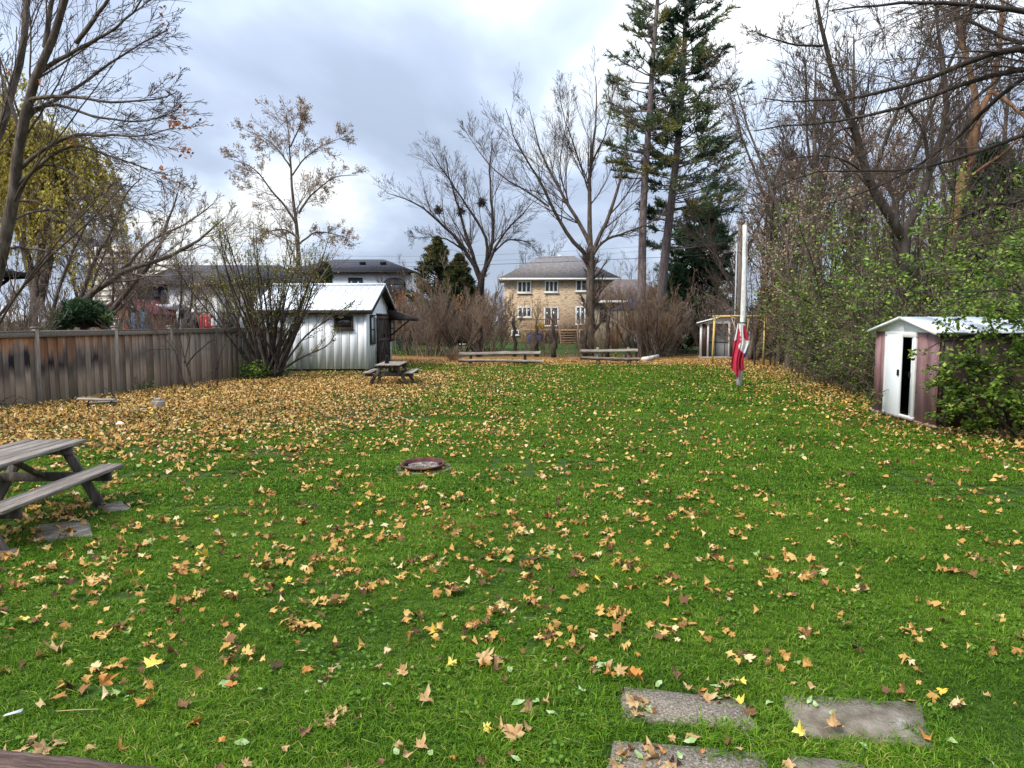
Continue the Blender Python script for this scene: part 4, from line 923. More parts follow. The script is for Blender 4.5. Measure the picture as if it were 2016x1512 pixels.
# black squirrel on the small table
sk = Matrix.Identity(4)
def blob_chain(name, verts, edges, radii, m, parent=None, loc=(0, 0, 0), sub=1):
    me = bpy.data.meshes.new(name); me.from_pydata(verts, edges, []); o = bpy.data.objects.new(name, me); COL.objects.link(o)
    s = o.modifiers.new('skin', 'SKIN')
    for i, rr2 in enumerate(radii): me.skin_vertices[0].data[i].radius = (rr2, rr2)
    me.skin_vertices[0].data[0].use_root = True
    o.modifiers.new('sub', 'SUBSURF').levels = sub; o.modifiers['sub'].render_levels = sub
    me.materials.append(m); o.location = loc
    if parent: o.parent = parent
    return o
M_fur = flat('black_fur', (.012, .011, .011), .8, .4, 30)
def skin_obj(name, V, E, Rr, m, loc):
    me = bpy.data.meshes.new(name); me.from_pydata(V, E, []); o = bpy.data.objects.new(name, me); COL.objects.link(o)
    bpy.context.view_layer.objects.active = o
    md = o.modifiers.new('skin', 'SKIN')
    for i, r_ in enumerate(Rr): me.skin_vertices[0].data[i].radius = (r_, r_)
    me.skin_vertices[0].data[0].use_root = True
    md2 = o.modifiers.new('sub', 'SUBSURF'); md2.levels = 2; md2.render_levels = 2
    me.materials.append(m); o.location = loc; return o
sq = skin_obj('squirrel', [(0, 0, .09), (.0, -.03, .17), (0, -.06, .235), (0, -.11, .23), (-.05, -.03, .03), (-.05, -.1, .012), (.05, -.03, .03), (.05, -.1, .012), (-.045, -.09, .15), (-.015, -.12, .17), (.045, -.09, .15), (.015, -.12, .17), (0, .07, .03), (0, .12, .09), (0, .1, .19), (0, .14, .27), (-.022, -.055, .275), (.022, -.055, .275)],
    [(0, 1), (1, 2), (2, 3), (0, 4), (4, 5), (0, 6), (6, 7), (1, 8), (8, 9), (1, 10), (10, 11), (0, 12), (12, 13), (13, 14), (14, 15), (2, 16), (2, 17)],
    [.075, .055, .04, .015, .03, .014, .03, .014, .018, .01, .018, .01, .03, .04, .045, .02, .009, .009], M_fur, (P(762, 715, 24.2)[0], 24.2, .70))
tag(sq, 'small black squirrel sitting upright on the small picnic table', 'squirrel')

# ================================================================ fire pit
fp = G(833, 925); 
pit = empty('fire_pit', (fp[0], fp[1], 0), 0, 'rusty round metal fire bowl set in stones in the middle of the lawn', 'fire pit')
def ring_mesh(name, prof, n=40):
    A = []; k = len(prof)
    for i in range(n):
        t = 2*math.pi*i/n
        for r_, z in prof: A.append((r_*math.cos(t), r_*math.sin(t), z))
    F = [[i*k+j, ((i+1) % n)*k+j, ((i+1) % n)*k+j+1, i*k+j+1] for i in range(n) for j in range(k-1)]
    return np_mesh(name, A, [F], smooth=True)
rim = link('rim', ring_mesh('rim', [(.28, -.02), (.285, .045), (.305, .06), (.318, .066), (.318, .082), (.298, .086), (.288, .072), (.27, .05), (.262, .01)]), M_rust, pit, rot=(R(4), R(-1.5), 0), loc=(0, 0, .02))
a = Acc(); n = 36
V = [(0, 0, .038)]+[(.27*math.cos(2*math.pi*i/n), .27*math.sin(2*math.pi*i/n), .05) for i in range(n)]
M_ash = mat('ash', [(.32, (.02, .018, .018)), (.45, (.12, .09, .075)), (.55, (.20, .16, .15)), (.68, (.38, .36, .38))], scale=14, detail=6, rough=.95, bump=1)
link('ash_bed', np_mesh('ash_bed', V, [[[0, 1+i, 1+(i+1) % n] for i in range(n)]]), M_ash, pit, rot=(R(4), R(-1.5), 0))
for (t, z) in ((.3, .085), (2.9, .08)): link('bolt', Acc().box((.25*math.cos(t), .25*math.sin(t), z-.01), (.05, .05, .04)).mesh('bolt', bevel=.01), M_black, pit)
def rock(sx, sy, sz, seed):
    rg = np.random.default_rng(seed); bm = bmesh.new(); bmesh.ops.create_icosphere(bm, subdivisions=2, radius=.5)
    ph = rg.uniform(0, 6, 3)
    for v in bm.verts:
        c = v.co; s = 1+.13*math.sin(c.x*7+ph[0])+.11*math.sin(c.y*8+ph[1])+.09*math.sin(c.z*9+ph[2]); v.co = Vector((c.x*s*sx, c.y*s*sy, max(-.3, min(.34, c.z*s))*sz))
    me = bpy.data.meshes.new('stone'); bm.to_mesh(me); bm.free(); return me
for k in range(11):
    t = 2*math.pi*k/11+frng.uniform(-.1, .1); rr3 = .36+frng.uniform(-.02, .05)
    link('stone', rock(.2, .13, .07, 30+k), M_stonedark, pit, (rr3*math.cos(t), rr3*math.sin(t), .008), (0, 0, t+math.pi/2))

# ================================================================ things by the fence
def th(name, px, py, label, cat):
    g = G(px, py); return empty(name, (g[0], g[1], 0), 0, label, cat)
st_ = th('broken_bench', 190, 806, 'collapsed grey board propped on sticks at the foot of the fence', 'bench')
link('board', Acc().box((0, 0, .24), (.85, .12, .03), (.2, .04, .1)).mesh('board', bevel=.003), M_greyx, st_)
link('board', Acc().box((.1, .12, .15), (.7, .1, .03), (.3, -.05, .05)).mesh('board', bevel=.003), M_greyx, st_)
for (x, l) in ((.28, .2), (-.25, .25)): link('leg', Acc().bar((x, .02, 0), (x+.06, .05, l), .03, .03).mesh('leg'), M_leg, st_)
lp = th('stone_block', 312, 806, 'rough grey block topped with a smaller stone on the leaf carpet by the fence', 'stone')
link('block', rock(.34, .26, .36, 3), M_stone, lp, (0, 0, .1)); link('cap_stone', rock(.2, .18, .12, 4), M_stone, lp, (0, 0, .23))
fsn = link('flat_stone', rock(.24, .16, .12, 5), M_stone, None, tuple(G(280, 812)+np.array([0, 0, .05]))); tag(fsn, 'small flat pale stone lying in leaves left of the rough block', 'stone')
fsn = link('stick', Acc().tube([(-.4, 0, .05), (0, .05, .07), (.3, -.05, .05)], [.02, .018, .01], 6).mesh('stick'), M_greyx, None, tuple(G(240, 815))); tag(fsn, 'bare grey stick on the leaves in front of the broken bench', 'stick')
fsn = link('stick', Acc().tube([(-.25, 0, .45), (0, .05, .3), (.25, -.02, .02)], [.012, .012, .016], 6).mesh('stick'), M_dark, None, tuple(G(215, 792))); tag(fsn, 'dark stick leaning against the fence above the broken bench', 'stick')
fsn = link('paper_scrap', rock(.17, .13, .12, 8), flat('white_paper', (.75, .72, .66), .8, .08), None, tuple(G(236, 840)+np.array([0, 0, .06]))); tag(fsn, 'crumpled white paper scrap lying on the tan leaves', 'paper')
tw = Acc()
for k in range(26):
    p0 = np.array([frng.uniform(-1.3, 1.1), frng.uniform(-.25, .25), .04]); d_ = np.array([frng.uniform(-.6, .6), frng.uniform(-.1, .1), frng.uniform(.0, .3)])
    tw.tube([p0, p0+d_*.5+np.array([0, 0, .06]), p0+d_], [.009, .007, .004], 4)
tag(link('brush_pile', tw.mesh('brush_pile'), M_dark, None, tuple(G(40, 806))), 'low pile of dark twigs along the foot of the fence at far left', 'twigs')
tst = link('straw', Acc().tube([(-.1, 0, .05), (0, .004, .055), (.12, 0, .06)], .003, 5).mesh('straw'), M_rope, None, tuple(G(150, 1418))); tag(tst, 'thin tan stalk lying on grass in the lower left corner', 'stalk')
for (px, py, lab) in ((25, 1424, 'small grey feather on grass near the lower left corner'),):
    fo = Acc().prism([(-.04, -.008, 0), (.04, -.004, 0), (.05, .012, .01), (-.03, .01, 0)], (0, 0, .004)); tag(link('feather', fo.mesh('feather'), flat('feather_grey', (.5, .5, .5)), None, tuple(G(px, py)+np.array([0, 0, .05])), (0, 0, .5)), lab, 'feather')
# timber edging at the lower left
M_timber = mat('timber', [(.3, (.03, .018, .014)), (.48, (.085, .05, .038)), (.6, (.15, .095, .075)), (.75, (.22, .15, .12))], scale=3.2, stretch=(.8, 12, 12), detail=9, rough=.85, bump=1.0, bscale=8)
ta, tb = G(-60, 1462, .12), G(460, 1524, .12); td_ = tb-ta; tl = np.linalg.norm(td_)
A = Acc(); nseg = 24
for k in range(nseg):
    pass
V = []; S_ = np.linspace(0, 1, nseg+1)
prof = [(0, 0), (0, .12), (-.012, .135), (-.05, .143), (-.09, .136), (-.13, .142), (-.165, .13), (-.18, .0)]
rg = np.random.default_rng(3)
for s in S_:
    for (o, z) in prof: V.append((s*tl, o+rg.normal(0, .003), max(0, z)+rg.normal(0, .003)))
k = len(prof); F = [[i*k+j, i*k+j+1, (i+1)*k+j+1, (i+1)*k+j] for i in range(nseg) for j in range(k-1)]
Fe = [list(range(k)), [nseg*k+j for j in range(k)][::-1]]
tag(link('timber_edging', np_mesh('timber_edging', V, [F, Fe]), M_timber, None, (ta[0], ta[1], -.02), (0, 0, math.atan2(td_[1], td_[0]))), 'reddish brown cracked timber edging in the lower left corner', 'timber')

# ================================================================ maroon shed right
mA, mB = G(1719, 811), G(1842, 845)
ml = np.linalg.norm((mA-mB)[:2]); mdir = (mA-mB)/ml; MZ = 1.86
mang = math.atan2(mdir[1], mdir[0])      # local x runs from near corner B to far corner A; outward normal is local +y? set below
ms = empty('maroon_shed', (mB[0], mB[1], 0), mang, 'lit pink and shaded maroon metal shed with half open white sliding door at right', 'shed')
# local: x along front (0 near .. ml far), front faces +Y local (towards left of picture), body extends to -Y
BL = 3.9
def mpx(px):
    r = ray(px, 740); k = r[0]/r[1]; t = (k*mB[1]-mB[0])/(mdir[0]-k*mdir[1]); return t
segs = [(0, mpx(1805), M_maroon_lit), (mpx(1744), ml, M_maroon_lit)]
link('base_sill', Acc().box((ml/2, -.02, .03), (ml+.06, .12, .07)).mesh('base_sill'), M_stone, ms)
for (a_, b_, mm) in segs:
    mid_ = (a_+b_)/2
    for (u, v) in ((a_, mid_), (mid_, b_)):
        link('front_panel', Acc().box(((u+v)/2, 0, .06+(MZ-.06)/2), (v-u-.01, .03, MZ-.06)).box((u+.03, .02, .06+(MZ-.06)/2), (.018, .018, MZ-.06)).mesh('front_panel'), mm, ms)
d0, d1 = mpx(1805), mpx(1744)
fr3 = Acc()
for x in (d0+.06, d1-.05): fr3.box((x, .03, .95), (.1, .05, 1.83))
fr3.box(((d0+d1)/2, .03, MZ-.05), (d1-d0, .052, .11)).box(((d0+d1)/2, .03, .1), (d1-d0, .052, .05)); link('door_frame', fr3.mesh('door_frame', bevel=.004), M_offwhite, ms)
o0, o1 = mpx(1795.5), mpx(1778)
dl = link('sliding_door', Acc().box(((o1+d1-.1)/2, .045, .94), (d1-.1-o1, .03, 1.72)).box((o1+.012, .06, .94), (.02, .02, 1.72)).mesh('sliding_door', bevel=.003), M_white, ms)
link('handle', Acc().box((o1+.08, .075, 1.0), (.07, .03, .13)).mesh('handle', bevel=.008), M_black, dl)
dl2 = link('sliding_door', Acc().box(((d0+.1+o0)/2, .02, .94), (max(.05, o0-d0-.1), .03, 1.72), (0, -.015, 0)).mesh('sliding_door'), M_white, ms)
link('handle', Acc().box((o0+.01, .05, .98), (.05, .03, .12)).mesh('handle', bevel=.008), M_black, dl2)
link('interior_shade_sheet', Acc().box((ml/2, -.35, .95), (ml-.1, .02, 1.7)).mesh('interior_shade_sheet'), M_black, ms)  # black sheet painting the shade seen through the half open door
sc_m = Acc().box((0, 0, 0), (.014, .01, .014)).mesh('screw')
for x in (.04, d0-.05, d1+.05, ml-.04):
    for z in (.2, .65, 1.1, 1.55): link('screw', sc_m, M_wire, ms, (x, .024, z))
link('door_track', Acc().box(((d0+d1)/2, .075, .065), (d1-d0+.1, .06, .02)).mesh('door_track'), M_grey, ms)
# side walls and back
nw = 6
for k in range(nw):
    w = BL/nw; link('side_panel', Acc().box((0, -w*(k+.5)-.02, MZ/2+.02), (.03, w-.012, MZ-.06)).box((-.02, -w*k-.05, MZ/2+.02), (.02, .05, MZ-.06)).mesh('side_panel'), M_maroon_and_shade, ms)
link('side_wall', Acc().box((ml, -BL/2-.02, MZ/2+.02), (.03, BL-.04, MZ-.06)).mesh('side_wall'), M_maroon_and_shade, ms)
link('back_wall', Acc().box((ml/2, -BL-.02, MZ/2+.02), (ml-.06, .03, MZ-.06)).mesh('back_wall'), M_maroon_and_shade, ms)
rp_ = .27
def mroof(x): return MZ+.02+rp_*(1-abs(x/ml*2-1))
for (xa, xb) in ((-.12, ml/2), (ml/2, ml+.12)):
    for k in range(7):
        w = (BL+.25)/7; y0 = .14-k*w
        za, zb = MZ+.02+rp_*(1-abs(xa/ml*2-1)), MZ+.02+rp_*(1-abs(xb/ml*2-1))
        link('roof_sheet', Acc().prism([(xa, y0, za), (xb, y0, zb), (xb, y0, zb+.03), (xa, y0, za+.03)], (0, -w+.01, 0)).prism([(xa, y0, za+.031), (xb, y0, zb+.031), (xb, y0, zb+.038), (xa, y0, za+.038)], (0, -.03, 0)).mesh('roof_sheet'), M_whiteroof, ms)
for (xa, xb) in ((0.02, ml/2-.004), (ml/2+.004, ml-.02)):
    link('gable_panel', Acc().prism([(xa, .035, MZ-.0), (xb, .035, MZ-.0), (xb, .035, mroof(xb)-.004), (xa, .035, mroof(xa)-.004)], (0, -.03, 0)).mesh('gable_panel'), M_white, ms)
    
link('fascia', Acc().bar((-.13, .145, mroof(0)-.035), (ml/2, .145, mroof(ml/2)+.01), .03, .05, up=(0, 0, 1)).bar((ml+.13, .145, mroof(0)-.035), (ml/2, .145, mroof(ml/2)+.01), .028, .05).mesh('fascia'), M_offwhite, ms)

# ================================================================ small far shed
f0 = G(1377, 704); fd_ = f0[1]; fw_ = P(1470, 700, fd_)[0]-f0[0]; FZ = P(1380, 637, fd_)[2]
fs = empty('small_shed', (f0[0], f0[1], 0), R(-14), 'small brown and white metal shed standing open behind the yellow swing frame', 'shed')
ox0, ox1 = P(1393, 680, fd_)[0]-f0[0], P(1433, 680, fd_)[0]-f0[0]
link('front_panel', Acc().box((ox0/2+.06, 0, FZ/2), (ox0-.12, .03, FZ)).mesh('front_panel'), M_maroon_and_shade, fs)
link('front_panel', Acc().box(((ox1+fw_)/2+.03, 0, FZ/2), (fw_-ox1-.06, .03, FZ)).mesh('front_panel'), M_maroon_and_shade, fs)
for x in (.06, ox0, ox1, fw_): link('white_trim', Acc().box((x, -.02, FZ/2), (.1 if x > .1 else .13, .05, FZ)).mesh('white_trim'), M_offwhite, fs)
for x in (.02, fw_): link('side_wall', Acc().box((x, 1.0, FZ/2), (.03, 1.9, FZ)).mesh('side_wall'), M_maroon_and_shade, fs)
bk_ = Acc().box((fw_/2, .9, FZ/2), (fw_, .03, FZ))
link('back_wall', bk_.mesh('back_wall'), M_inner, fs)
for x in (ox0+.45, ox0+.95): link('seam', Acc().box((x, .875, FZ/2), (.03, .02, FZ)).mesh('seam'), M_dark, fs)
link('seam', Acc().box((fw_/2, .874, .85), (fw_-.1, .02, .04)).mesh('seam'), M_dark, fs)
link('floor_slab', Acc().box((fw_/2, .7, .03), (fw_+.1, 2.9, .07)).mesh('floor_slab'), M_stone, fs)
pk = P(1420, 623, fd_)[2]; cxr = fw_/2+.0
link('roof', Acc().prism([(-.2, -.25, FZ), (cxr, -.25, pk), (fw_+.2, -.25, FZ), (fw_+.2, -.25, FZ+.06), (cxr, -.25, pk+.07), (-.2, -.25, FZ+.06)], (0, 2.6, 0)).mesh('roof'), M_whiteroof, fs)
link('gable_panel', Acc().prism([(.02, -.03, FZ), (fw_-.02, -.03, FZ), (cxr, -.03, pk-.01)], (0, .04, 0)).mesh('gable_panel'), M_white, fs)

# ================================================================ flagpole with its flag
p0, p1 = G(1455, 761), P(1466, 443, 23.7); p0[2] = 0
pd = p1-p0
pole = empty('flagpole', tuple(p0), 0, 'leaning white painted wooden flagpole standing on the lawn at right', 'flagpole')
M_pole = mat('peeling_white', [(.28, (.30, .27, .21)), (.42, (.55, .53, .48)), (.55, (.72, .72, .70)), (.8, (.78, .78, .77))], scale=2.2, stretch=(3, 3, 1), detail=9, rough=.7, bump=.5)
cv = np.array([.05, 0, 0])
pts = [pd*t+cv*math.sin(t*3.1) for t in np.linspace(0, 1, 9)]
link('pole', Acc().tube(pts, np.linspace(.108, .062, 9), 14).mesh('pole', smooth=True), M_pole, pole)
def pol(t): return pd*t+cv*math.sin(t*3.1)
def tz(py): return (761-py)/(761-443.0)
link('band', Acc().tube([pol(tz(636)), pol(tz(633.5))], .092, 14).mesh('band'), M_wire, pole)
link('finial', Acc().box(pd+np.array([.03, 0, .01]), (.07, .06, .1)).mesh('finial', bevel=.01), M_rope, pole)
link('halyard', Acc().tube([pd+np.array([.06, -.07, -.05]), pol(.6)+np.array([.09, -.09, 0]), pol(.35)+np.array([.1, -.1, 0])], .006, 5).mesh('halyard'), M_rope, pole)
# cloth: hangs from the top of its hoist, gathered round the pole
fl = empty('flag', tuple(p0+pol(tz(637))), 0, 'limp red and white maple leaf flag hanging folded against the flagpole', 'flag')
M_fr = mat('flag_red', [(.3, (.40, .018, .045)), (.7, (.55, .04, .075))], scale=5, rough=.75, trans=.15)
M_fw = mat('flag_white', [(.3, (.66, .63, .60)), (.7, (.78, .76, .73))], scale=5, rough=.75, trans=.15)
D_f = 23.7-.33
outl = [(637, 1452, 1465), (652, 1449.5, 1470), (668, 1446.5, 1474), (677, 1445, 1474.5), (690, 1443, 1470), (700, 1441.5, 1465.5), (712, 1440.5, 1463.5), (722, 1440, 1464), (732, 1440, 1466), (740, 1441, 1463), (748, 1446, 1456), (756, 1449.5, 1452)]
NU, NV = 56, 110; VV = np.zeros((NV, NU, 3)); base_ = np.array(fl.location)
ys_ = np.array([o[0] for o in outl]); la = np.array([o[1] for o in outl]); ra = np.array([o[2] for o in outl])
pxg = np.zeros((NV, NU)); pyg = np.zeros((NV, NU))
for j in range(NV):
    t = j/(NV-1)
    for i in range(NU):
        s = i/(NU-1)
        # ragged lower edge: deeper on the left fold
        bot = np.interp(s, [0, .2, .42, .55, .7, 1], [722, 732, 748, 733, 730, 728]); yy = 637+(bot-637)*t
        l, r_ = np.interp(min(yy, 733), ys_, la), np.interp(min(yy, 733), ys_, ra)
        xx = l+(r_-l)*s; pp = P(xx, yy, D_f); amp = .015+.07*t
        pp[1] += amp*(.8*math.sin(s*9+1.5*t)+.5*math.sin(s*21+2+t*4)+.25*math.sin(s*37+5*t)); VV[j, i] = pp-base_; pxg[j, i] = xx; pyg[j, i] = yy
idx = np.arange(NV*NU).reshape(NV, NU); F = np.stack([idx[:-1, :-1], idx[:-1, 1:], idx[1:, 1:], idx[1:, :-1]], -1).reshape(-1, 4)
cxp = (pxg[:-1, :-1]+pxg[1:, 1:])/2; cyp = (pyg[:-1, :-1]+pyg[1:, 1:])/2
s_ = (np.arange(NU-1)+.5)[None, :]/(NU-1)*np.ones((NV-1, 1))
red = np.zeros_like(cxp, bool)
red |= (cxp < 1456) & (cyp > 672-.35*(cxp-1442)) & ((cxp < 1452.5) | (cyp > 705))
red |= (cyp > np.interp(cxp, [1450, 1454, 1458, 1462, 1466], [672, 688, 690, 694, 694])) & (cxp < 1453)
red |= (cyp > np.interp(cxp, [1452, 1456, 1462, 1466], [684, 688, 693, 696]))
# folded corner of the second bar at upper right
red |= (cxp > np.interp(cyp, [638, 655, 665, 672], [1464.0, 1462.5, 1464, 1472])) & (cyp < 672+.6*(1470-cxp))  & (cyp > 640) & (cyp < 679)
# sliver of the maple leaf between two folds
le, ri_ = np.interp(cyp, [632, 650, 665, 676], [1453.5, 1452.6, 1451.5, 1451.5]), np.interp(cyp, [632, 644, 650, 657, 659, 664, 668, 672, 680], [1453.5, 1454, 1456, 1457.5, 1456, 1459, 1456.5, 1458.5, 1453.5])
red |= (cxp > le) & (cxp < ri_) & (cyp < 690)
mi = np.where(red, 1, 0).ravel()
link('cloth', np_mesh('cloth', VV.reshape(-1, 3), [F], smooth=True, mats=[M_fw, M_fr], mi=mi), None, fl)

# ================================================================ yellow swing frame with blue swing
q0, q1 = G(1402, 721), G(1503, 716); q1[1] = q0[1] = (q0[1]+q1[1])/2
q0 = np.array([P(1402, 721, q0[1])[0], q0[1], 0]); q1 = np.array([P(1502, 716, q1[1])[0], q1[1], 0])
zt = P(1402, 624, q0[1])[2]
sw = empty('garden_swing', tuple(q0), 0, 'yellow steel pipe swing frame standing before the small brown shed', 'swing frame')
w = q1-q0
link('leg', Acc().tube([(0, 0, 0), (P(1407, 624, q0[1])[0]-q0[0], 0, zt)], .05, 10).mesh('leg', smooth=True), M_yellow, sw)
link('leg', Acc().tube([w, (P(1507, 624, q0[1])[0]-q0[0], 0, zt)], .05, 10).mesh('leg', smooth=True), M_yellow, sw)
link('top_bar', Acc().tube([(P(1403, 624, q0[1])[0]-q0[0], 0, zt+.02), (w[0]/2, 0, zt+.04), (P(1508, 624, q0[1])[0]-q0[0], 0, zt+.02)], .05, 10).mesh('top_bar', smooth=True), M_yellow, sw)
def SWP(px, py): return P(px, py, q0[1])-q0
sg = empty('swing_seat', tuple(q0+SWP(1464, 690)), 0, 'bright blue plastic swing seat hanging on ropes behind the flag', 'swing')
so_ = SWP(1464, 690)
a = Acc(); n = 14
seat_prof = [(math.cos(t)*.16, math.sin(t)*.26) for t in np.linspace(0, 2*math.pi, n, endpoint=False)]
a.prism([(x, -.14, z) for x, z in seat_prof], (0, .28, 0)); link('seat', a.mesh('seat', bevel=.03), M_blue, sg, (-.02, 0, -.05), (0, .25, 0))
for (pa, pb) in ((1440, 1458), (1440.5, 1459), (1475, 1467), (1473, 1469)):
    link('rope', Acc().tube([SWP(pa, 626)-so_, SWP(pb, 676)-so_], .016, 6).mesh('rope'), M_rope, sg)

# ================================================================ rustic log benches
def log_bench(px0, px1, pxa, pxb, ys, yb, yg, label, postm):
    g = G((px0+px1)/2, yg); d = g[1]; x0, x1 = P(px0, yg, d)[0], P(px1, yg, d)[0]; c = (x0+x1)/2
    b = empty('log_bench', (c, d, 0), R(frng.uniform(-1, 1)), label, 'bench')
    z1, z2 = P(1000, ys, d)[2], P(1000, yb, d+.3)[2]; L_ = x1-x0
    def half_log(L_, r_, seed):
        rg = np.random.default_rng(seed); n = 14; prof = [(-r_, .0), (-r_*.75, -r_*.6), (0, -r_*.85), (r_*.75, -r_*.6), (r_, 0), (r_*.5, .02), (-r_*.5, .015)]; V = []
        for i in range(n+1):
            bend = .03*math.sin(i/n*3.1+seed); 
            for (y, z) in prof: V.append((-L_/2+L_*i/n+rg.normal(0, .008), y+rg.normal(0, .008), z+bend+rg.normal(0, .008)))
        k = len(prof); F = [[i*k+j, i*k+(j+1) % k, (i+1)*k+(j+1) % k, (i+1)*k+j] for i in range(n) for j in range(k)]
        return np_mesh('log', V, [F, [list(range(k)), [n*k+j for j in range(k)][::-1]]])
    link('seat', half_log(L_, .15, 1+px0 % 7), M_greyx, b, (0, 0, z1))
    link('backrest', half_log(L_*.98, .10, 2+px0 % 5), M_greyx, b, (-.02, .32, z2), (R(38), 0, 0))
    for px in (pxa, pxb):
        x = P(px, yg, d)[0]-c; link('leg', Acc().tube([(x, 0, 0), (x, .02, z1-.1)], .09, 8).mesh('leg'), postm, b); link('back_post', Acc().tube([(x, .4, 0), (x+.01, .42, z2+.14)], .065, 8).mesh('back_post'), postm, b)
    return b
log_bench(903, 1067, 926, 1034, 709, 695, 719, 'long rustic log bench with backrest at left of the far leaf bed', M_leg)
log_bench(1142, 1259, 1178, 1239, 704, 689.5, 718, 'shorter rustic log bench with backrest at right of the far leaf bed', M_greyx)
# small round table, white log, white box
g = G(913, 696); ot = empty('garden_stool', (g[0], g[1], 0), 0, 'small pale topped metal stool behind the left log bench', 'stool'); zt2 = P(913, 677, g[1])[2]
link('stool_top', Acc().tube([(0, 0, zt2-.04), (0, 0, zt2)], .3, 14).mesh('stool_top'), M_offwhite, ot)
for k in range(4): link('leg', Acc().tube([(.22*math.cos(k*1.57+.6), .22*math.sin(k*1.57+.6), zt2-.04), (.24*math.cos(k*1.57+.6), .24*math.sin(k*1.57+.6), 0)], .02, 6).mesh('leg'), M_leg, ot)
g = G(1279, 712); tag(link('birch_log', Acc().tube([(-.42, -.35, .12), (.0, .0, .17), (.5, .45, .25)], [.13, .12, .11], 12).mesh('birch_log', smooth=True), mat('birch', [(.3, (.35, .32, .28)), (.6, (.72, .69, .62))], scale=5, rough=.7), None, (g[0], g[1], 0)), 'pale birch log lying tilted right of the right log bench', 'log')
g = G(844, 690); wb = empty('white_box', (g[0], g[1], 0), 0, 'small white box on the ground among the far brown bushes', 'box')
link('box_body', Acc().box((0, 0, .13), (.34, .25, .26)).mesh('box_body', bevel=.01), M_offwhite, wb); link('lid', Acc().box((0, 0, .275), (.36, .27, .03)).mesh('lid'), M_offwhite, wb)

# ================================================================ utility pole, cable and wires
ud = 40.0; ub = P(1453, 700, ud); ub[2] = 0
M_utility = mat('utility_wood', [(.3, (.10, .075, .06)), (.55, (.19, .15, .125)), (.75, (.28, .23, .2))], scale=2, stretch=(6, 6, .6), detail=8, rough=.9, bump=.6)
up_ = empty('utility_pole', tuple(ub), 0, 'tall brown utility pole with grey conduit behind the flagpole', 'utility pole')
uz_ = P(1452, 436, ud)[2]
link('pole', Acc().tube([(0, 0, 0), (.0, 0, uz_*.5), (-.05, 0, uz_)], [.17, .15, .125], 12).mesh('pole', smooth=True), M_utility, up_)
link('conduit', Acc().tube([(-.24, -.05, 0), (-.23, -.05, P(1449, 480, ud)[2])], .04, 8).mesh('conduit', smooth=True), flat('galvanised', (.42, .44, .47), .4, .1), up_)
link('bracket', Acc().box((-.12, -.05, P(1449, 497, ud)[2]), (.35, .06, .06)).mesh('bracket'), M_wire, up_)
def wire(ends, rad, label, sag=.25, name='power_line'):
    pts = []
    for a_, b_ in zip(ends[:-1], ends[1:]):
        for t in np.linspace(0, 1, 13): pts.append(a_*(1-t)+b_*t-np.array([0, 0, sag*4*t*(1-t)]))
    pts = [p for i, p in enumerate(pts) if i == 0 or np.linalg.norm(p-pts[i-1]) > 1e-3]
    o = pts[0].copy(); tag(link(name, Acc().tube([p-o for p in pts], rad, 6).mesh(name), M_wire, None, tuple(o)), label, 'cable')
wire([P(1451, 498, ud), P(700, 527, 46), P(250, 532, 48), P(-200, 534, 50)], .013, 'lowest black cable running left from the utility pole in front of the houses', .12)
wire([P(1451, 470, ud), P(900, 504, 46), P(300, 495, 48), P(-200, 480, 50)], .006, 'thin upper cable running left from the utility pole', .12)
wire([P(1451, 478, ud), P(900, 516, 46), P(300, 508, 48), P(-200, 500, 50)], .006, 'thin middle cable running left from the utility pole', .12)
wire([P(1453, 497, ud), P(1640, 480, 34), P(2060, 380, 20)], .012, 'cable running right from the utility pole into the trees', .25)
wire([P(1585, 548, 19), P(1700, 568, 17), P(2060, 572, 11)], .006, 'thin clothes line strung through the right hand bushes above the shed', .05)
sb_ = P(1433, 499, ud); tag(link('splice_box', Acc().tube([(-.27, 0, 0), (-.24, 0, 0), (.24, 0, 0), (.27, 0, 0)], [.06, .11, .11, .06], 12).mesh('splice_box'), M_wire, None, tuple(sb_)), 'black cable splice box hanging left of the utility pole', 'cable box')
# ================================================================ trees and shrubs
M_bark = mat('bark_grey', [(.28, (.035, .026, .02)), (.5, (.095, .073, .056)), (.7, (.18, .145, .115))], scale=3, stretch=(3, 3, .8), detail=8, rough=.95, bump=1.0, bscale=12)
M_barkd = mat('bark_dark', [(.28, (.016, .012, .009)), (.5, (.045, .034, .027)), (.7, (.09, .07, .055))], scale=3, stretch=(3, 3, .8), detail=8, rough=.95, bump=1.0, bscale=12)
M_barkp = mat('bark_pine', [(.28, (.06, .045, .045)), (.5, (.16, .125, .12)), (.7, (.27, .22, .21))], scale=3, stretch=(4, 4, .7), detail=8, rough=.95, bump=1.0, bscale=12)
M_barko = mat('bark_orange', [(.28, (.10, .05, .028)), (.5, (.20, .105, .055)), (.7, (.28, .16, .09))], scale=3, stretch=(4, 4, .5), detail=8, rough=.95, bump=.8, bscale=12)
M_twig = mat('twig_brown', [(.3, (.05, .034, .026)), (.7, (.125, .088, .066))], scale=2, rough=.9)
M_twigh = mat('twig_hedge', [(.3, (.09, .06, .045)), (.7, (.20, .145, .11))], scale=2, rough=.9)
M_twigp = mat('twig_pale', [(.3, (.13, .095, .07)), (.7, (.26, .20, .155))], scale=2, rough=.9)
M_twigr = mat('twig_reddish', [(.3, (.12, .078, .05)), (.7, (.27, .19, .125))], scale=2, rough=.9)
M_leafg = mat('foliage_green', [(0, (.03, .065, .010)), (.4, (.10, .18, .022)), (.75, (.21, .32, .04)), (1, (.40, .46, .08))], attr='tint', rough=.55, trans=.3)
M_leafv = mat('foliage_vine', [(0, (.045, .07, .015)), (.5, (.15, .22, .035)), (1, (.30, .37, .07))], attr='tint', rough=.6, trans=.25)
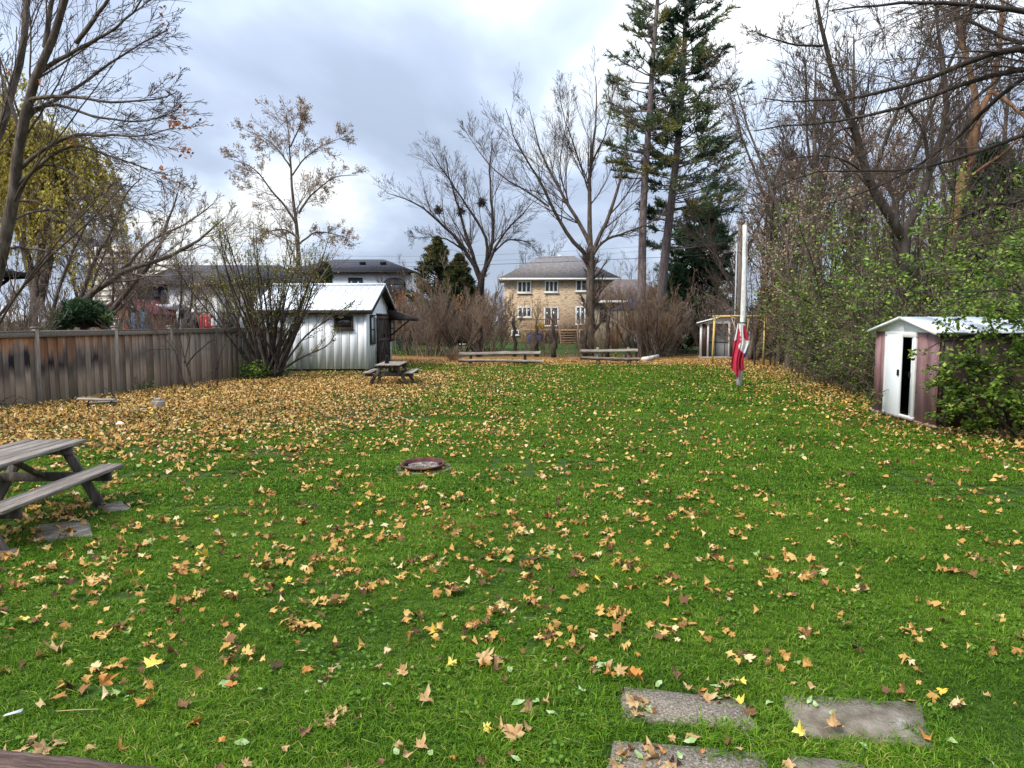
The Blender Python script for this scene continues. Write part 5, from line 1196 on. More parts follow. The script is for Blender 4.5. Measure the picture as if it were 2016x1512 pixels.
M_leafy = mat('foliage_yellowgreen', [(0, (.12, .11, .03)), (.5, (.25, .26, .06)), (1, (.42, .38, .12))], attr='tint', rough=.6, trans=.3)
M_leafp = mat('foliage_pale', [(0, (.22, .12, .07)), (.5, (.38, .26, .18)), (1, (.52, .40, .30))], attr='tint', rough=.7, trans=.2)
M_leafo = mat('foliage_orange', [(0, (.16, .05, .02)), (.5, (.36, .13, .05)), (1, (.50, .24, .08))], attr='tint', rough=.7, trans=.2)
M_leafw = mat('foliage_willow', [(0, (.20, .16, .025)), (.5, (.42, .34, .055)), (1, (.58, .48, .09))], attr='tint', rough=.6, trans=.3)
M_need = mat('pine_needles', [(0, (.018, .045, .025)), (.45, (.05, .10, .045)), (.75, (.12, .17, .06)), (1, (.26, .22, .05))], attr='tint', rough=.6, trans=.15)
M_needo = mat('cedar_needles', [(0, (.02, .035, .012)), (.45, (.055, .085, .025)), (.75, (.13, .13, .04)), (1, (.30, .15, .05))], attr='tint', rough=.7, trans=.15)

def grow(rng, P0, D, L, n, wig, up):
    N = len(P0); pts = np.zeros((N, n+1, 3)); pts[:, 0] = P0; st = (L/n)[:, None]; D = D/np.linalg.norm(D, axis=1, keepdims=True)
    for i in range(n):
        D = D+rng.normal(0, wig, (N, 3)); D[:, 2] += up; D /= np.linalg.norm(D, axis=1, keepdims=True); pts[:, i+1] = pts[:, i]+D*st
    return pts
def spawn(rng, pts, rad, L, cnt, t0, t1, a0, a1, lf, rf, taper=.55, az=None):
    N, S, _ = pts.shape; c = np.full(N, cnt) if np.isscalar(cnt) else cnt
    idx = np.repeat(np.arange(N), c); M = len(idx); t = rng.uniform(t0, t1, M)**.9; f = t*(S-1); i = np.minimum(f.astype(int), S-2); fr_ = (f-i)[:, None]
    p = pts[idx, i]*(1-fr_)+pts[idx, i+1]*fr_; T = pts[idx, i+1]-pts[idx, i]; T /= np.linalg.norm(T, axis=1, keepdims=True)+1e-9
    r = rad[idx, i]*(1-fr_[:, 0])+rad[idx, i+1]*fr_[:, 0]
    v = rng.normal(0, 1, (M, 3)); v -= (v*T).sum(1, keepdims=True)*T; v /= np.linalg.norm(v, axis=1, keepdims=True)+1e-9
    a = rng.uniform(a0, a1, M)[:, None]; D = T*np.cos(a)+v*np.sin(a)
    return p, D, L[idx]*lf*(1-taper*t)*rng.uniform(.6, 1.2, M), np.maximum(r*rf, .0025)
def polylen(pts): return np.linalg.norm(np.diff(pts, axis=1), axis=2).sum(1)
def resample(p, n):
    p = np.array(p, float); d = np.r_[0, np.cumsum(np.linalg.norm(np.diff(p, axis=0), axis=1))]; s = np.linspace(0, d[-1], n+1)
    # smooth through the given points
    q = np.stack([np.interp(s, d, p[:, k]) for k in range(3)], -1)
    for _ in range(2): q[1:-1] = (q[:-2]+2*q[1:-1]+q[2:])/4
    return q
# level: count, t0, t1, ang0, ang1, length factor, radius factor, segments, wiggle, up, sides
def branches(rng, pts, rad, levels, rmin=.004, k0=8):
    """returns list of (pts, rad, k) for the further levels"""
    L = polylen(pts); outl_ = []
    for (cnt, t0, t1, a0, a1, lf, rf, n, wig, up, k) in levels:
        p, D, L2, r2 = spawn(rng, pts, rad, L, cnt, t0, t1, a0, a1, lf, rf)
        pts = grow(rng, p, D, L2, n, wig, up); rad = np.maximum(r2[:, None]*np.linspace(1, .3, n+1)[None, :]**1.0, rmin); L = L2
        outl_.append((pts, rad, k))
    return outl_
def tube_list(A, lst):
    for (p, r, k) in lst:
        V, F = tubes(p, r, k); A.add(V, F)
def leaf_quads(rng, pts, size, per, spread, tint=(.5, .2), flat_=.5, droop=0.0, t0=.3):
    N, S, _ = pts.shape; idx = np.repeat(np.arange(N), per); M = len(idx)
    f = rng.uniform(t0, 1, M)*(S-1); i = np.minimum(f.astype(int), S-2); fr_ = (f-i)[:, None]
    c = pts[idx, i]*(1-fr_)+pts[idx, i+1]*fr_+rng.normal(0, spread, (M, 3))
    return quads_at(rng, c, size, tint, flat_, droop)
def quads_at(rng, c, size, tint=(.5, .2), flat_=.5, droop=0.0, aspect=.62):
    M = len(c); u = rng.normal(0, 1, (M, 3)); u[:, 2] = u[:, 2]*flat_-droop; u /= np.linalg.norm(u, axis=1, keepdims=True)
    v = rng.normal(0, 1, (M, 3)); v[:, 2] *= flat_; v -= (v*u).sum(1, keepdims=True)*u; v /= np.linalg.norm(v, axis=1, keepdims=True)
    w = np.cross(u, v); s = (size*rng.uniform(.6, 1.25, M))[:, None]
    V = np.stack([c-u*s*.5, c+v*s*aspect*.5-w*s*.06, c+u*s*.5, c-v*s*aspect*.5-w*s*.06], 1).reshape(-1, 3)
    F = np.arange(M*4).reshape(M, 4); return V, F, np.repeat(np.clip(rng.normal(tint[0], tint[1], M), 0, 1), 4)
def tree_obj(name, loc, label, cat, trunkA, crownA, mt, mc, fol=None, mf=None, group=None, rz=0):
    o = empty(name, loc, rz, label, cat, group); off = np.array(loc, float)
    def sh(A):
        A.V = [v-off for v in A.V]; return A
    if trunkA is not None: link('trunk', np_mesh('trunk', np.vstack(sh(trunkA).V), [np.vstack(f) for f in trunkA.F.values()], smooth=True), mt, o)
    if crownA is not None: link('branches', np_mesh('branches', np.vstack(sh(crownA).V), [np.vstack(f) for f in crownA.F.values()], smooth=True), mc, o)
    if fol is not None: 
        V, F, t = fol; link('foliage', np_mesh('foliage', V-off, [F], t), mf, o)
    return o
def hero(name, label, limbs, levels, mt, mc, seed, base, rmin=.006, leaf=None, mf=None, cat='tree', seg=14):
    """limbs: list of (pixel polyline, depth0, depth1, r0, r1)"""
    rng = np.random.default_rng(seed); tA, cA = Acc(), Acc(); Pp, Rr = [], []
    for (pl, d0, d1, r0, r1) in limbs:
        n = len(pl); w = np.array([P(x, y, d0+(d1-d0)*(i/(n-1))**1.2) for i, (x, y) in enumerate(pl)])
        q = resample(w, seg); q += rng.normal(0, .012*np.linalg.norm(w[-1]-w[0])/5, q.shape); Pp.append(q); Rr.append(np.linspace(r0, r1, seg+1))
    Pp = np.array(Pp); Rr = np.array(Rr)
    V, F = tubes(Pp, Rr, 9); tA.add(V, F)
    lv = branches(rng, Pp, Rr, levels, rmin); tube_list(cA, lv)
    fol = None
    if leaf: fol = leaf_quads(rng, lv[-1][0], *leaf)
    return tree_obj(name, base, label, cat, tA, cA, mt, mc, fol, mf)
B = lambda px, py, d: tuple(P(px, py, d)*np.array([1, 1, 0]))

# ---- maple at the left edge (limbs reach into the picture)
LV_M = [(11, .12, 1, .3, .75, .46, .25, 8, .05, .015, 4), (8, .12, 1, .35, .8, .52, .5, 5, .07, .015, 3), (4, .15, 1, .35, .9, .5, .55, 2, .12, .03, 3)]
hero('maple_tree', 'grey barked bare maple whose limbs reach in from the left picture edge', [
  ([(-90, 900), (-50, 700), (0, 530), (24, 377), (40, 264), (55, 196), (72, 140), (110, 70), (150, -40), (190, -180)], 14, 12.5, .165, .035),
  ([(-60, 640), (-30, 330), (5, 225), (38, 150), (49, 75), (58, 0), (70, -160)], 14, 14.5, .12, .035),
  ([(66, 150), (110, 120), (190, 78), (262, 30), (300, -40)], 13.3, 12, 0.0432, 0.0084),
  ([(55, 196), (90, 188), (150, 190), (220, 203), (300, 198), (345, 185)], 13.2, 12.4, 0.036, 0.0084),
  ([(30, 340), (80, 295), (140, 265), (200, 264), (270, 271), (345, 252)], 13.6, 12, 0.0432, 0.0084),
  ([(38, 264), (60, 215), (120, 196), (180, 150), (250, 100), (330, 60)], 13.4, 13.5, 0.0432, 0.0084),
  ([(50, 220), (100, 200), (170, 225), (240, 240), (300, 238), (352, 215)], 13.4, 13, 0.0324, 0.007),
  ([(22, 377), (70, 330), (140, 280), (200, 300), (280, 330), (330, 345)], 13.6, 12.6, 0.036, 0.007),
  ([(14, 440), (60, 330), (110, 318), (170, 360), (240, 400), (300, 420)], 13.8, 12.8, 0.0324, 0.007),
  ([(5, 490), (50, 486), (90, 494), (150, 503), (235, 508)], 14, 13, 0.0288, 0.007),
  ([(20, 400), (70, 390), (120, 430), (170, 480), (215, 540)], 13.9, 14.2, 0.0252, 0.007),
  ([(-20, 470), (40, 420), (110, 410), (190, 430), (260, 470)], 13.9, 15, 0.0288, 0.007),
  ([(40, 264), (20, 200), (0, 140), (-30, 60)], 13.6, 14, 0.036, 0.0084),
  ([(90, 95), (95, 40), (110, -40), (120, -150)], 13, 13, 0.0504, 0.014),
  ([(150, 85), (200, 20), (250, -60), (280, -160)], 12.8, 12, 0.036, 0.014)],
  LV_M, M_bark, M_twig, 3, B(-90, 900, 14), .0038)
rng = np.random.default_rng(8)
lc_ = []
for (px, py, n, s) in ((360, 235, 34, 16), (345, 242, 18, 10), (362, 292, 22, 9), (372, 300, 9, 8), (325, 350, 9, 5), (320, 332, 6, 4), (335, 50, 7, 10), (322, 18, 5, 5), (140, 280, 10, 8), (78, 160, 8, 6), (10, 145, 6, 8)):
    for _ in range(n): lc_.append(P(px+rng.normal(0, s), py+rng.normal(0, s*.7), 12.4+rng.normal(0, .3)))
V, F, t = quads_at(rng, np.array(lc_), .085, (.35, .25), .8)
mp_ = [o for o in bpy.data.objects if o.name.startswith('maple_tree') ][0]
link('foliage', np_mesh('foliage', V-np.array(mp_.location), [F], t), M_leafo, mp_)

# ---- pale seeded tree behind the white shed
LV_5 = [(15, .12, 1, .5, 1.2, .42, .36, 7, .10, -.005, 4), (9, .12, 1, .4, 1.0, .48, .5, 5, .12, .05, 3), (7, .15, 1, .4, 1.0, .5, .55, 2, .16, .05, 3)]
hero('seeded_tree', 'upright tree with pale dangling seed clusters rising behind the white shed', [
  ([(592, 700), (592, 600), (590, 520), (583, 440), (575, 370), (573, 310), (570, 265), (566, 230)], 44, 44, .20, .02),
  ([(583, 440), (562, 405), (535, 378), (510, 340), (495, 325), (450, 312)], 44, 42, .075, .012),
  ([(588, 420), (610, 385), (640, 360), (665, 345), (705, 345)], 44, 46, .07, .012),
  ([(575, 345), (600, 310), (635, 285), (685, 268)], 44, 43, .05, .012),
  ([(573, 330), (545, 290), (515, 268), (482, 255)], 44, 46, .05, .012),
  ([(571, 290), (590, 250), (600, 205)], 44, 44, .05, .015),
  ([(590, 470), (560, 450), (530, 455), (500, 470)], 44, 43, .06, .015),
  ([(590, 480), (620, 455), (655, 460), (690, 470)], 44, 45, .06, .015)],
  LV_5, M_bark, M_twigp, 5, B(592, 700, 44), .008, (.10, 1, .08, (.6, .25), 1, .4), M_leafp)
# ---- two big bare trees in the middle distance
LV_6 = [(16, .12, 1, .3, .75, .42, .34, 8, .06, .05, 4), (9, .12, 1, .3, .8, .62, .5, 5, .07, .05, 3), (5, .15, 1, .3, .85, .55, .55, 2, .11, .06, 3)]
hero('bare_tree', 'wide bare tree with dark nests standing left of the brick house', [
  ([(942, 705), (945, 640), (946, 580), (948, 540)], 50, 50, .33, .22),
  ([(947, 560), (930, 510), (914, 493), (890, 458), (861, 434), (834, 407), (798, 389), (760, 380)], 50, 48, 0.15, 0.018),
  ([(945, 550), (929, 496), (920, 467), (908, 422), (890, 371), (876, 310)], 50, 51, 0.15, 0.024),
  ([(950, 545), (965, 482), (953, 458), (926, 413), (893, 368), (867, 330), (850, 300)], 50, 49, 0.122, 0.024),
  ([(948, 545), (969, 490), (971, 422), (963, 362), (965, 303), (970, 285)], 50, 52, 0.15, 0.024),
  ([(948, 550), (977, 482), (998, 449), (1027, 425), (1051, 395)], 50, 48, 0.122, 0.018),
  ([(914, 493), (880, 470), (850, 465), (812, 470)], 50, 48, 0.068, 0.012),
  ([(968, 500), (1000, 470), (1040, 475), (1060, 500)], 50, 51, 0.068, 0.012)],
  LV_6, M_barkd, M_twig, 6, B(942, 705, 50), .0055)
hero('bare_tree', 'tall broad bare tree with grey trunk standing left of the two pines', [
  ([(1160, 706), (1162, 640), (1163, 560), (1164, 496)], 44, 44, .31, .22),
  ([(1164, 500), (1160, 407), (1161, 333), (1170, 270), (1176, 210), (1173, 150)], 44, 44, 0.163, 0.018),
  ([(1160, 510), (1140, 490), (1117, 458), (1084, 407), (1069, 362), (1042, 324), (1015, 280), (1005, 240), (995, 215)], 44, 41, 0.136, 0.015),
  ([(1163, 490), (1155, 458), (1123, 413), (1093, 354), (1066, 310), (1054, 260), (1042, 210)], 44, 46, 0.136, 0.015),
  ([(1081, 407), (1050, 385), (1027, 371), (983, 345), (953, 312), (917, 258)], 42.5, 42, 0.0612, 0.012),
  ([(1166, 500), (1183, 460), (1203, 416), (1218, 368), (1233, 303), (1236, 250), (1228, 200)], 44, 43, 0.136, 0.015),
  ([(1166, 505), (1182, 476), (1230, 458), (1265, 446), (1310, 420)], 44, 42, 0.0952, 0.018),
  ([(1160, 380), (1135, 300), (1112, 240), (1100, 180)], 44, 42, 0.0544, 0.012),
  ([(1162, 330), (1190, 270), (1205, 210), (1208, 160)], 44, 46, 0.0544, 0.012),
  ([(1203, 420), (1230, 390), (1260, 340), (1275, 290)], 44, 45, 0.0544, 0.012),
  ([(1123, 413), (1100, 330), (1112, 260), (1122, 190)], 45, 45, 0.0544, 0.012)],
  LV_6, M_bark, M_twig, 7, B(1160, 706, 44), .0055)
for (px, py, lab) in ((863, 414, 'leftmost dark squirrel nest in the wide bare tree'), (907, 416, 'second dark squirrel nest in the wide bare tree'), (948, 398, 'small squirrel nest right of the other two in the wide bare tree')):
    rg = np.random.default_rng(px); c = rg.normal(0, 1, (150, 3)); c = c/np.linalg.norm(c, axis=1, keepdims=True)*rg.uniform(.1, .26, (150, 1))
    pts = grow(rg, c, rg.normal(0, 1, (150, 3)), np.full(150, .28), 2, .3, 0); V, F = tubes(pts, np.full((150, 3), .014), 3)
    tag(link('squirrel_nest', np_mesh('squirrel_nest', V, [F]), M_barkd, None, tuple(P(px, py, 49.6))), lab, 'nest')

# ---- pines
def conifer(name, label, trunk, d, r0, r1, z0py, z1py, wleft, wright, nb, seed, m_bark, m_need, dens, tint, base, size=.22, up=.05, side_bias=0, nt=10):
    rng = np.random.default_rng(seed); w = np.array([P(x, y, d) for x, y in trunk]); q = resample(w, 20); rad = np.linspace(r0, r1, 21)
    tA, cA = Acc(), Acc(); V, F = tubes(q[None], rad[None], 10); tA.add(V, F)
    pyv = np.array([1456*0+631-(q[i][2]-CAM_H)/q[i][1]*FPX for i in range(21)])
    tt = rng.uniform(0, 1, nb)**.85; py_ = z0py+(z1py-z0py)*tt; o = np.argsort(-pyv)
    zi = np.interp(py_, pyv[::-1], np.arange(21)[::-1]); i = np.clip(zi.astype(int), 0, 19); fr_ = (zi-i)[:, None]; p = q[i]*(1-fr_)+q[i+1]*fr_
    az = rng.uniform(0, 2*np.pi, nb); dx = np.cos(az); W_ = np.where(dx > 0, np.interp(tt, np.linspace(0, 1, len(wright)), wright), np.interp(tt, np.linspace(0, 1, len(wleft)), wleft))
    L = W_*rng.uniform(.65, 1.12, nb); D = np.stack([np.cos(az), np.sin(az), .02+.75*tt**1.6+rng.normal(0, .1, nb)], -1)
    b = grow(rng, p, D, L, 7, .07, up); br = np.maximum(np.linspace(.045, .012, 8)[None]*np.ones((nb, 1)), .01)
    V, F = tubes(b, br, 4); cA.add(V, F)
    p2, D2, L2, r2 = spawn(rng, b, br, L, nt, .3, 1, .4, 1.0, .38, .6, .45); D2[:, 2] = D2[:, 2]*.3+.10
    tw_ = grow(rng, p2, D2, L2, 3, .1, .06); V, F = tubes(tw_, np.full((len(tw_), 4), .008), 3); cA.add(V, F)
    N = len(tw_); M = N*dens; idx = np.repeat(np.arange(N), dens); f = rng.uniform(.2, 1, M)*3; j = np.minimum(f.astype(int), 2); g_ = (f-j)[:, None]
    c = tw_[idx, j]*(1-g_)+tw_[idx, j+1]*g_; T = tw_[idx, j+1]-tw_[idx, j]; T /= np.linalg.norm(T, axis=1, keepdims=True)
    u = T*.8+rng.normal(0, .55, (M, 3)); u[:, 2] += .25; u /= np.linalg.norm(u, axis=1, keepdims=True)
    v = np.cross(u, rng.normal(0, 1, (M, 3))); v /= np.linalg.norm(v, axis=1, keepdims=True); s = (size*rng.uniform(.6, 1.3, M))[:, None]
    V = np.stack([c-v*s*.11, c+v*s*.11, c+u*s+v*s*.05, c+u*s-v*s*.05], 1).reshape(-1, 3); F = np.arange(M*4).reshape(M, 4)
    bt = rng.normal(tint[0], tint[1], nb)[:, None]+0*L[:, None]; bt = np.repeat(bt[:, 0], nt)[idx]+rng.normal(0, .1, M)
    return tree_obj(name, base, label, 'pine tree', tA, cA, m_bark, m_bark, (V, F, np.repeat(np.clip(bt, 0, 1), 4)), m_need)
conifer('pine_tree', 'slimmer thinly needled pine with bare lower trunk left of the dense pine', [(1262, 705), (1264, 500), (1268, 360), (1278, 250), (1284, 130), (1291, 40), (1302, -80), (1308, -200)], 44, .29, .06,
  375, -180, [2.3, 2.9, 3.0, 2.3, 1.8, 1.4, .6], [2.0, 2.8, 2.4, 2.1, 1.7, 1.2, .6], 130, 11, M_barkp, M_need, 15, (.66, .22), B(1262, 705, 44), .20, .05, nt=14)
conifer('pine_tree', 'dense dark green pine leaning right behind the flagpole and small shed', [(1290, 708), (1305, 540), (1325, 370), (1338, 250), (1346, 120), (1352, 0), (1358, -120), (1362, -220)], 46, .33, .06,
  500, -200, [1.4, 2.2, 2.9, 2.2, 1.6, 1.7, .6], [4.2, 4.4, 3.8, 2.3, 3.7, 3.0, 1.0], 205, 12, M_barkp, M_need, 20, (.50, .22), B(1290, 708, 46), .22, .04, nt=16)
conifer('spruce_tree', 'dark spruce mass low behind the leaning pine trunk', [(1385, 705), (1382, 600), (1380, 420)], 52, .2, .03, 694, 420, [2.9, 3.0, 2.9, 2.3, .8], [2.2, 2.3, 2.2, 2.0, .8], 260, 13, M_barkd, M_need, 22, (.32, .15), B(1385, 705, 52), .26, -.01)
for (px, py0, pyt, w, d, lab, sd_, m_, ti) in ((862, 690, 472, 2.5, 52, 'olive green cedar tinged with brown between the white house and the wide bare tree', 21, M_needo, (.5, .22)),
        (905, 690, 505, 1.9, 51, 'lower brownish cedar touching the wide bare tree on its left', 22, M_needo, (.55, .2)),
        (165, 650, 603, 1.0, 30, 'small bushy dark green spruce just beyond the wooden fence', 23, M_need, (.42, .2)),
        (1335, 700, 520, 1.8, 50, 'dark narrow evergreen between the pine trunks and small shed', 24, M_need, (.35, .15)),
        (640, 660, 520, 1.4, 55, 'slim evergreen half hidden behind the multi stemmed bush', 25, M_needo, (.4, .2)),
        (1960, 740, 300, 3.0, 27, 'dark evergreen mass behind the maroon shed at the right edge', 26, M_need, (.4, .2)),
        (1530, 705, 560, 2.2, 46, 'dark evergreen deep behind the yellow swing frame', 27, M_needo, (.35, .2))):
    conifer('cedar_tree' if m_ is M_needo else 'spruce_tree', lab, [(px, py0), (px, (py0+pyt)/2), (px, pyt)], d, .14, .02, py0-6, pyt+4, [w, w*.95, w*.75, w*.5, .15], [w, w*.9, w*.7, w*.45, .15], 190, sd_, M_barkd, m_, 15, ti, B(px, py0, d), .24, .06)

# ---- willow at the left
rng = np.random.default_rng(31); tA, cA = Acc(), Acc(); limbs = []
for pl in ([(60, 700), (70, 560), (90, 450), (85, 300), (80, 190)], [(75, 600), (100, 500), (135, 380), (150, 280)], [(70, 580), (40, 450), (10, 350), (-10, 250)], [(80, 480), (60, 400), (20, 300), (0, 200)], [(90, 440), (100, 340), (110, 260)]):
    limbs.append(resample([P(x, y, 36+rng.uniform(-1, 1)*i*.6) for i, (x, y) in enumerate(pl)], 12))
limbs = np.array(limbs); lr = np.linspace(.24, .05, 13)[None]*np.ones((5, 1)); V, F = tubes(limbs, lr, 8); tA.add(V, F)
lv = branches(rng, limbs, lr, [(16, .3, 1, .3, 1.2, .35, .4, 6, .12, .03, 3)], .01); tube_list(cA, lv)
p, D, L2, r2 = spawn(rng, lv[0][0], lv[0][1], polylen(lv[0][0]), 10, .3, 1, .4, 1.2, .9, .5); L2 = rng.uniform(1.5, 4.4, len(L2)); D[:, 2] = 0
hang = grow(rng, p, D, L2, 8, .05, -.45); V, F = tubes(hang, np.full(hang.shape[:2], .008), 3); cA.add(V, F)
fol = leaf_quads(rng, hang, .19, 34, .05, (.5, .25), .5, 1.6, .15)
tree_obj('willow_tree', B(60, 700, 36), 'yellow green weeping willow behind the bare maple at the left edge', 'willow', tA, cA, M_bark, M_twig, fol, M_leafw)

# ---- bare tree prototypes, copied with their parts
def generic(name, seed, H, nstem, levels, mt, mc, r0, spread=.35, leaf=None, mf=None, rmin=.007, crown0=.25):
    rng = np.random.default_rng(seed); tA, cA = Acc(), Acc()
    Dv = np.stack([rng.normal(0, spread, nstem), rng.normal(0, spread, nstem), np.ones(nstem)], -1)
    base = np.stack([rng.normal(0, .06*nstem**.5, nstem), rng.normal(0, .06*nstem**.5, nstem), np.full(nstem, -.05)], -1) if nstem > 1 else np.zeros((1, 3))-np.array([[0, 0, .05]])
    st_ = grow(rng, base, Dv, H*rng.uniform(.72, 1.0, nstem), 12, .07, .03); rr_ = (r0*rng.uniform(.6, 1.0, nstem))[:, None]*np.linspace(1, .15, 13)[None]
    V, F = tubes(st_, rr_, 7 if r0 > .05 else 5); tA.add(V, F)
    lv = branches(rng, st_, rr_, levels, rmin); tube_list(cA, lv)
    fol = leaf_quads(rng, lv[-1][0], *leaf) if leaf else None
    o = tree_obj(name, (0, 0, 0), None, None, tA, cA, mt, mc, fol, mf); return o
LV_A = [(15, .2, 1, .35, .85, .42, .36, 8, .07, .06, 4), (9, .12, 1, .3, .85, .5, .5, 6, .09, .06, 3), (5, .15, 1, .3, .9, .55, .55, 2, .12, .06, 3)]
LV_T = [(14, .25, 1, .35, .8, .26, .45, 6, .10, .08, 3), (7, .15, 1, .35, .9, .5, .5, 4, .12, .08, 3)]
USED = set()
def place(protos, items, name, cat, group=None):
    for (px, py, d, s, k, label) in items:
        pr = protos[k]
        if k in USED and pr.name in USED_N: o = copy_tree(pr, children_cache[pr.name])
        else: o = pr; USED.add(k); USED_N.add(pr.name)
        g = P(px, py, d); o.location = (g[0], g[1], 0); o.rotation_euler = (0, 0, prng.uniform(0, 6.28)); o.scale = (s*prng.uniform(.9, 1.1), s*prng.uniform(.9, 1.1), s)
        tag(o, label, cat, group)
USED_N = set(); prng = random.Random(12); children_cache = {}
def regp(*os):
    for o in os: children_cache[o.name] = children(o)
    return list(os)
tall = regp(generic('bare_tree', 41, 11.5, 2, LV_A, M_bark, M_twig, .17, .18), generic('bare_tree', 42, 10, 4, LV_A, M_barkd, M_twig, .11, .28), generic('bare_tree', 43, 8.5, 2, LV_A, M_bark, M_twigp, .16, .4, (.10, 1, .08, (.5, .25), 1, .3), M_leafp))
place(tall, [
  (262, 700, 44, .86, 2, 'pale twigged tree with buff leaf tufts left of the seeded tree behind the fence'),
  (345, 700, 40, .80, 2, 'round crowned pale tree in front of the white house with balcony'),
  (175, 700, 38, .80, 0, 'bare grey tree behind the fence near the dark spruce'),
  (415, 700, 50, .80, 2, 'small bare tree behind the left edge of the multi stemmed bush'),
  (215, 700, 45, 1.0, 2, 'pale haze of fine twigs behind the brick bungalow'),
  (300, 700, 47, .95, 2, 'fine twigged tree before the dark roof of the balcony house'),
  (450, 700, 45, .75, 2, 'fine twigged low tree between balcony house and multi stemmed bush'),
  (118, 700, 42, .9, 1, 'multi stemmed bare tree between the willow and the brick bungalow'),
  (740, 700, 56, .60, 1, 'thin bare treetops rising over the roof of the central white house'),
  (1050, 690, 84, 1.05, 0, 'reddish bare tree far behind the roof of the brick house'),
  (1240, 690, 84, .95, 1, 'bare tree far behind the brown hipped garage roof'),
  (820, 690, 60, .70, 1, 'bare thin tree behind the olive cedar'),
  (1500, 700, 42, 1.25, 1, 'many stemmed bare tree directly right of the utility pole'),
  (1590, 700, 38, 1.45, 0, 'tall bare tree rising over the vine covered bushes right of the swing'),
  (1560, 700, 32, 1.25, 0, 'bare tangled tree behind the middle of the right hand hedge'),
  (1650, 700, 30, 1.40, 0, 'tall fine twigged tree left of the dark crooked tree'),
  (1680, 700, 28, 1.1, 2, 'bare tree with crowded stems behind the dark crooked tree'),
  (1840, 700, 34, 1.50, 0, 'tall bare tree between the crooked tree and the orange barked tree'),
  (1930, 700, 24, 1.10, 1, 'bare tree behind the orange barked trunk near the right edge'),
  (1620, 700, 25, .95, 2, 'bare tree with pale fine twigs close behind the hedge middle'),
  (1480, 700, 38, 1.3, 2, 'pale twigged tree with buff leaf remnants right of the utility pole'),
  (1570, 700, 45, 1.6, 2, 'pale twigged tree far behind the swing frame'),
  (1700, 700, 40, 1.7, 2, 'pale twigged tree far behind the crooked tree'),
  (1960, 700, 33, 1.5, 2, 'pale twigged tree far behind the orange barked tree'),
  (1725, 700, 30, 1.5, 0, 'straight bare tree just left of the crooked tree fork'),
  (1540, 700, 36, 1.3, 0, 'slender bare tree right above the swing frame'),
  (1880, 700, 29, 1.2, 2, 'bare tree filling the gap left of the orange barked tree'),
  (2010, 700, 28, 1.40, 0, 'bare tree at the right picture edge behind the evergreen'),
  (1760, 700, 36, 1.45, 1, 'far bare tree seen through the fork of the crooked tree'),
  (1450, 700, 60, 1.45, 0, 'distant bare tree behind the top of the flagpole'),
  (1385, 700, 58, 1.1, 1, 'distant bare tree behind the dense pine')], 'bare_tree', 'tree')
# slanting pale trees behind the fence
hero('leaning_tree', 'pale barked tree leaning right over the wooden fence with two bare limbs', [
  ([(85, 700), (120, 640), (180, 575), (250, 530), (320, 510), (390, 480), (440, 430)], 31, 31, .20, .03),
  ([(180, 700), (225, 600), (260, 560), (300, 520), (330, 440), (350, 380)], 32, 32, .15, .03),
  ([(150, 605), (190, 500), (230, 440), (250, 370), (280, 350)], 31, 31, .09, .02),
  ([(230, 540), (300, 470), (370, 440), (420, 400)], 31, 32, .07, .02),
  ([(90, 690), (105, 600), (140, 500), (170, 440), (200, 400)], 31, 30, .10, .02)],
  LV_A, M_bark, M_twigp, 9, B(85, 700, 31), .007)

# ---- crooked dark tree and orange barked tree at the right
LV_R = [(13, .12, 1, .35, .95, .38, .30, 8, .08, .05, 4), (9, .12, 1, .35, .9, .5, .5, 5, .09, .05, 3), (6, .15, 1, .35, .95, .5, .55, 2, .13, .05, 3)]
hero('crooked_tree', 'dark crooked forked tree rising above the green bushes left of the maroon shed', [
  ([(1772, 790), (1778, 640), (1778, 537), (1781, 452)], 20, 20, .19, .15),
  ([(1780, 470), (1774, 452), (1737, 407), (1707, 356), (1696, 304), (1685, 252), (1659, 196), (1644, 159), (1626, 96), (1611, 48), (1604, -40)], 20, 19, .14, .03),
  ([(1780, 465), (1785, 452), (1815, 396), (1830, 333), (1855, 267), (1870, 193), (1852, 111), (1841, 0)], 20, 21, .12, .03),
  ([(1830, 333), (1824, 295), (1822, 262), (1795, 225), (1768, 190)], 20.3, 20, .06, .015),
  ([(1855, 267), (1900, 210), (1960, 160), (2016, 110), (2060, 60)], 20.6, 20, .05, .02),
  ([(1768, 440), (1760, 400), (1745, 350), (1720, 330)], 20, 21, .05, .015),
  ([(1685, 250), (1650, 255), (1610, 300), (1560, 360)], 19.6, 18.5, .035, .01),
  ([(1620, 90), (1570, 90), (1530, 80), (1480, 60)], 19.2, 18.5, .035, .01),
  ([(1720, 370), (1690, 330), (1640, 305), (1560, 310), (1500, 330)], 19.8, 18, .035, .01)],
  LV_R, M_barkd, M_twig, 14, B(1772, 790, 20), .0045)
hero('orange_barked_tree', 'thick orange brown barked tree forking behind the bushes above the maroon shed', [
  ([(1860, 780), (1866, 600), (1870, 485), (1881, 389), (1907, 333), (1922, 240)], 23, 23, .21, .15),
  ([(1922, 245), (1918, 167), (1905, 120), (1892, 93), (1881, 0), (1875, -80)], 23, 23, .11, .04),
  ([(1915, 270), (1926, 222), (1959, 167), (1970, 74), (1976, -40)], 23, 23.5, .11, .04),
  ([(1955, 180), (1985, 200), (2016, 230), (2060, 260)], 23, 22, .07, .03),
  ([(1905, 350), (1950, 320), (1990, 290), (2040, 240)], 23, 22, .05, .02)],
  LV_R, M_barko, M_twig, 15, B(1860, 780, 23), .007)
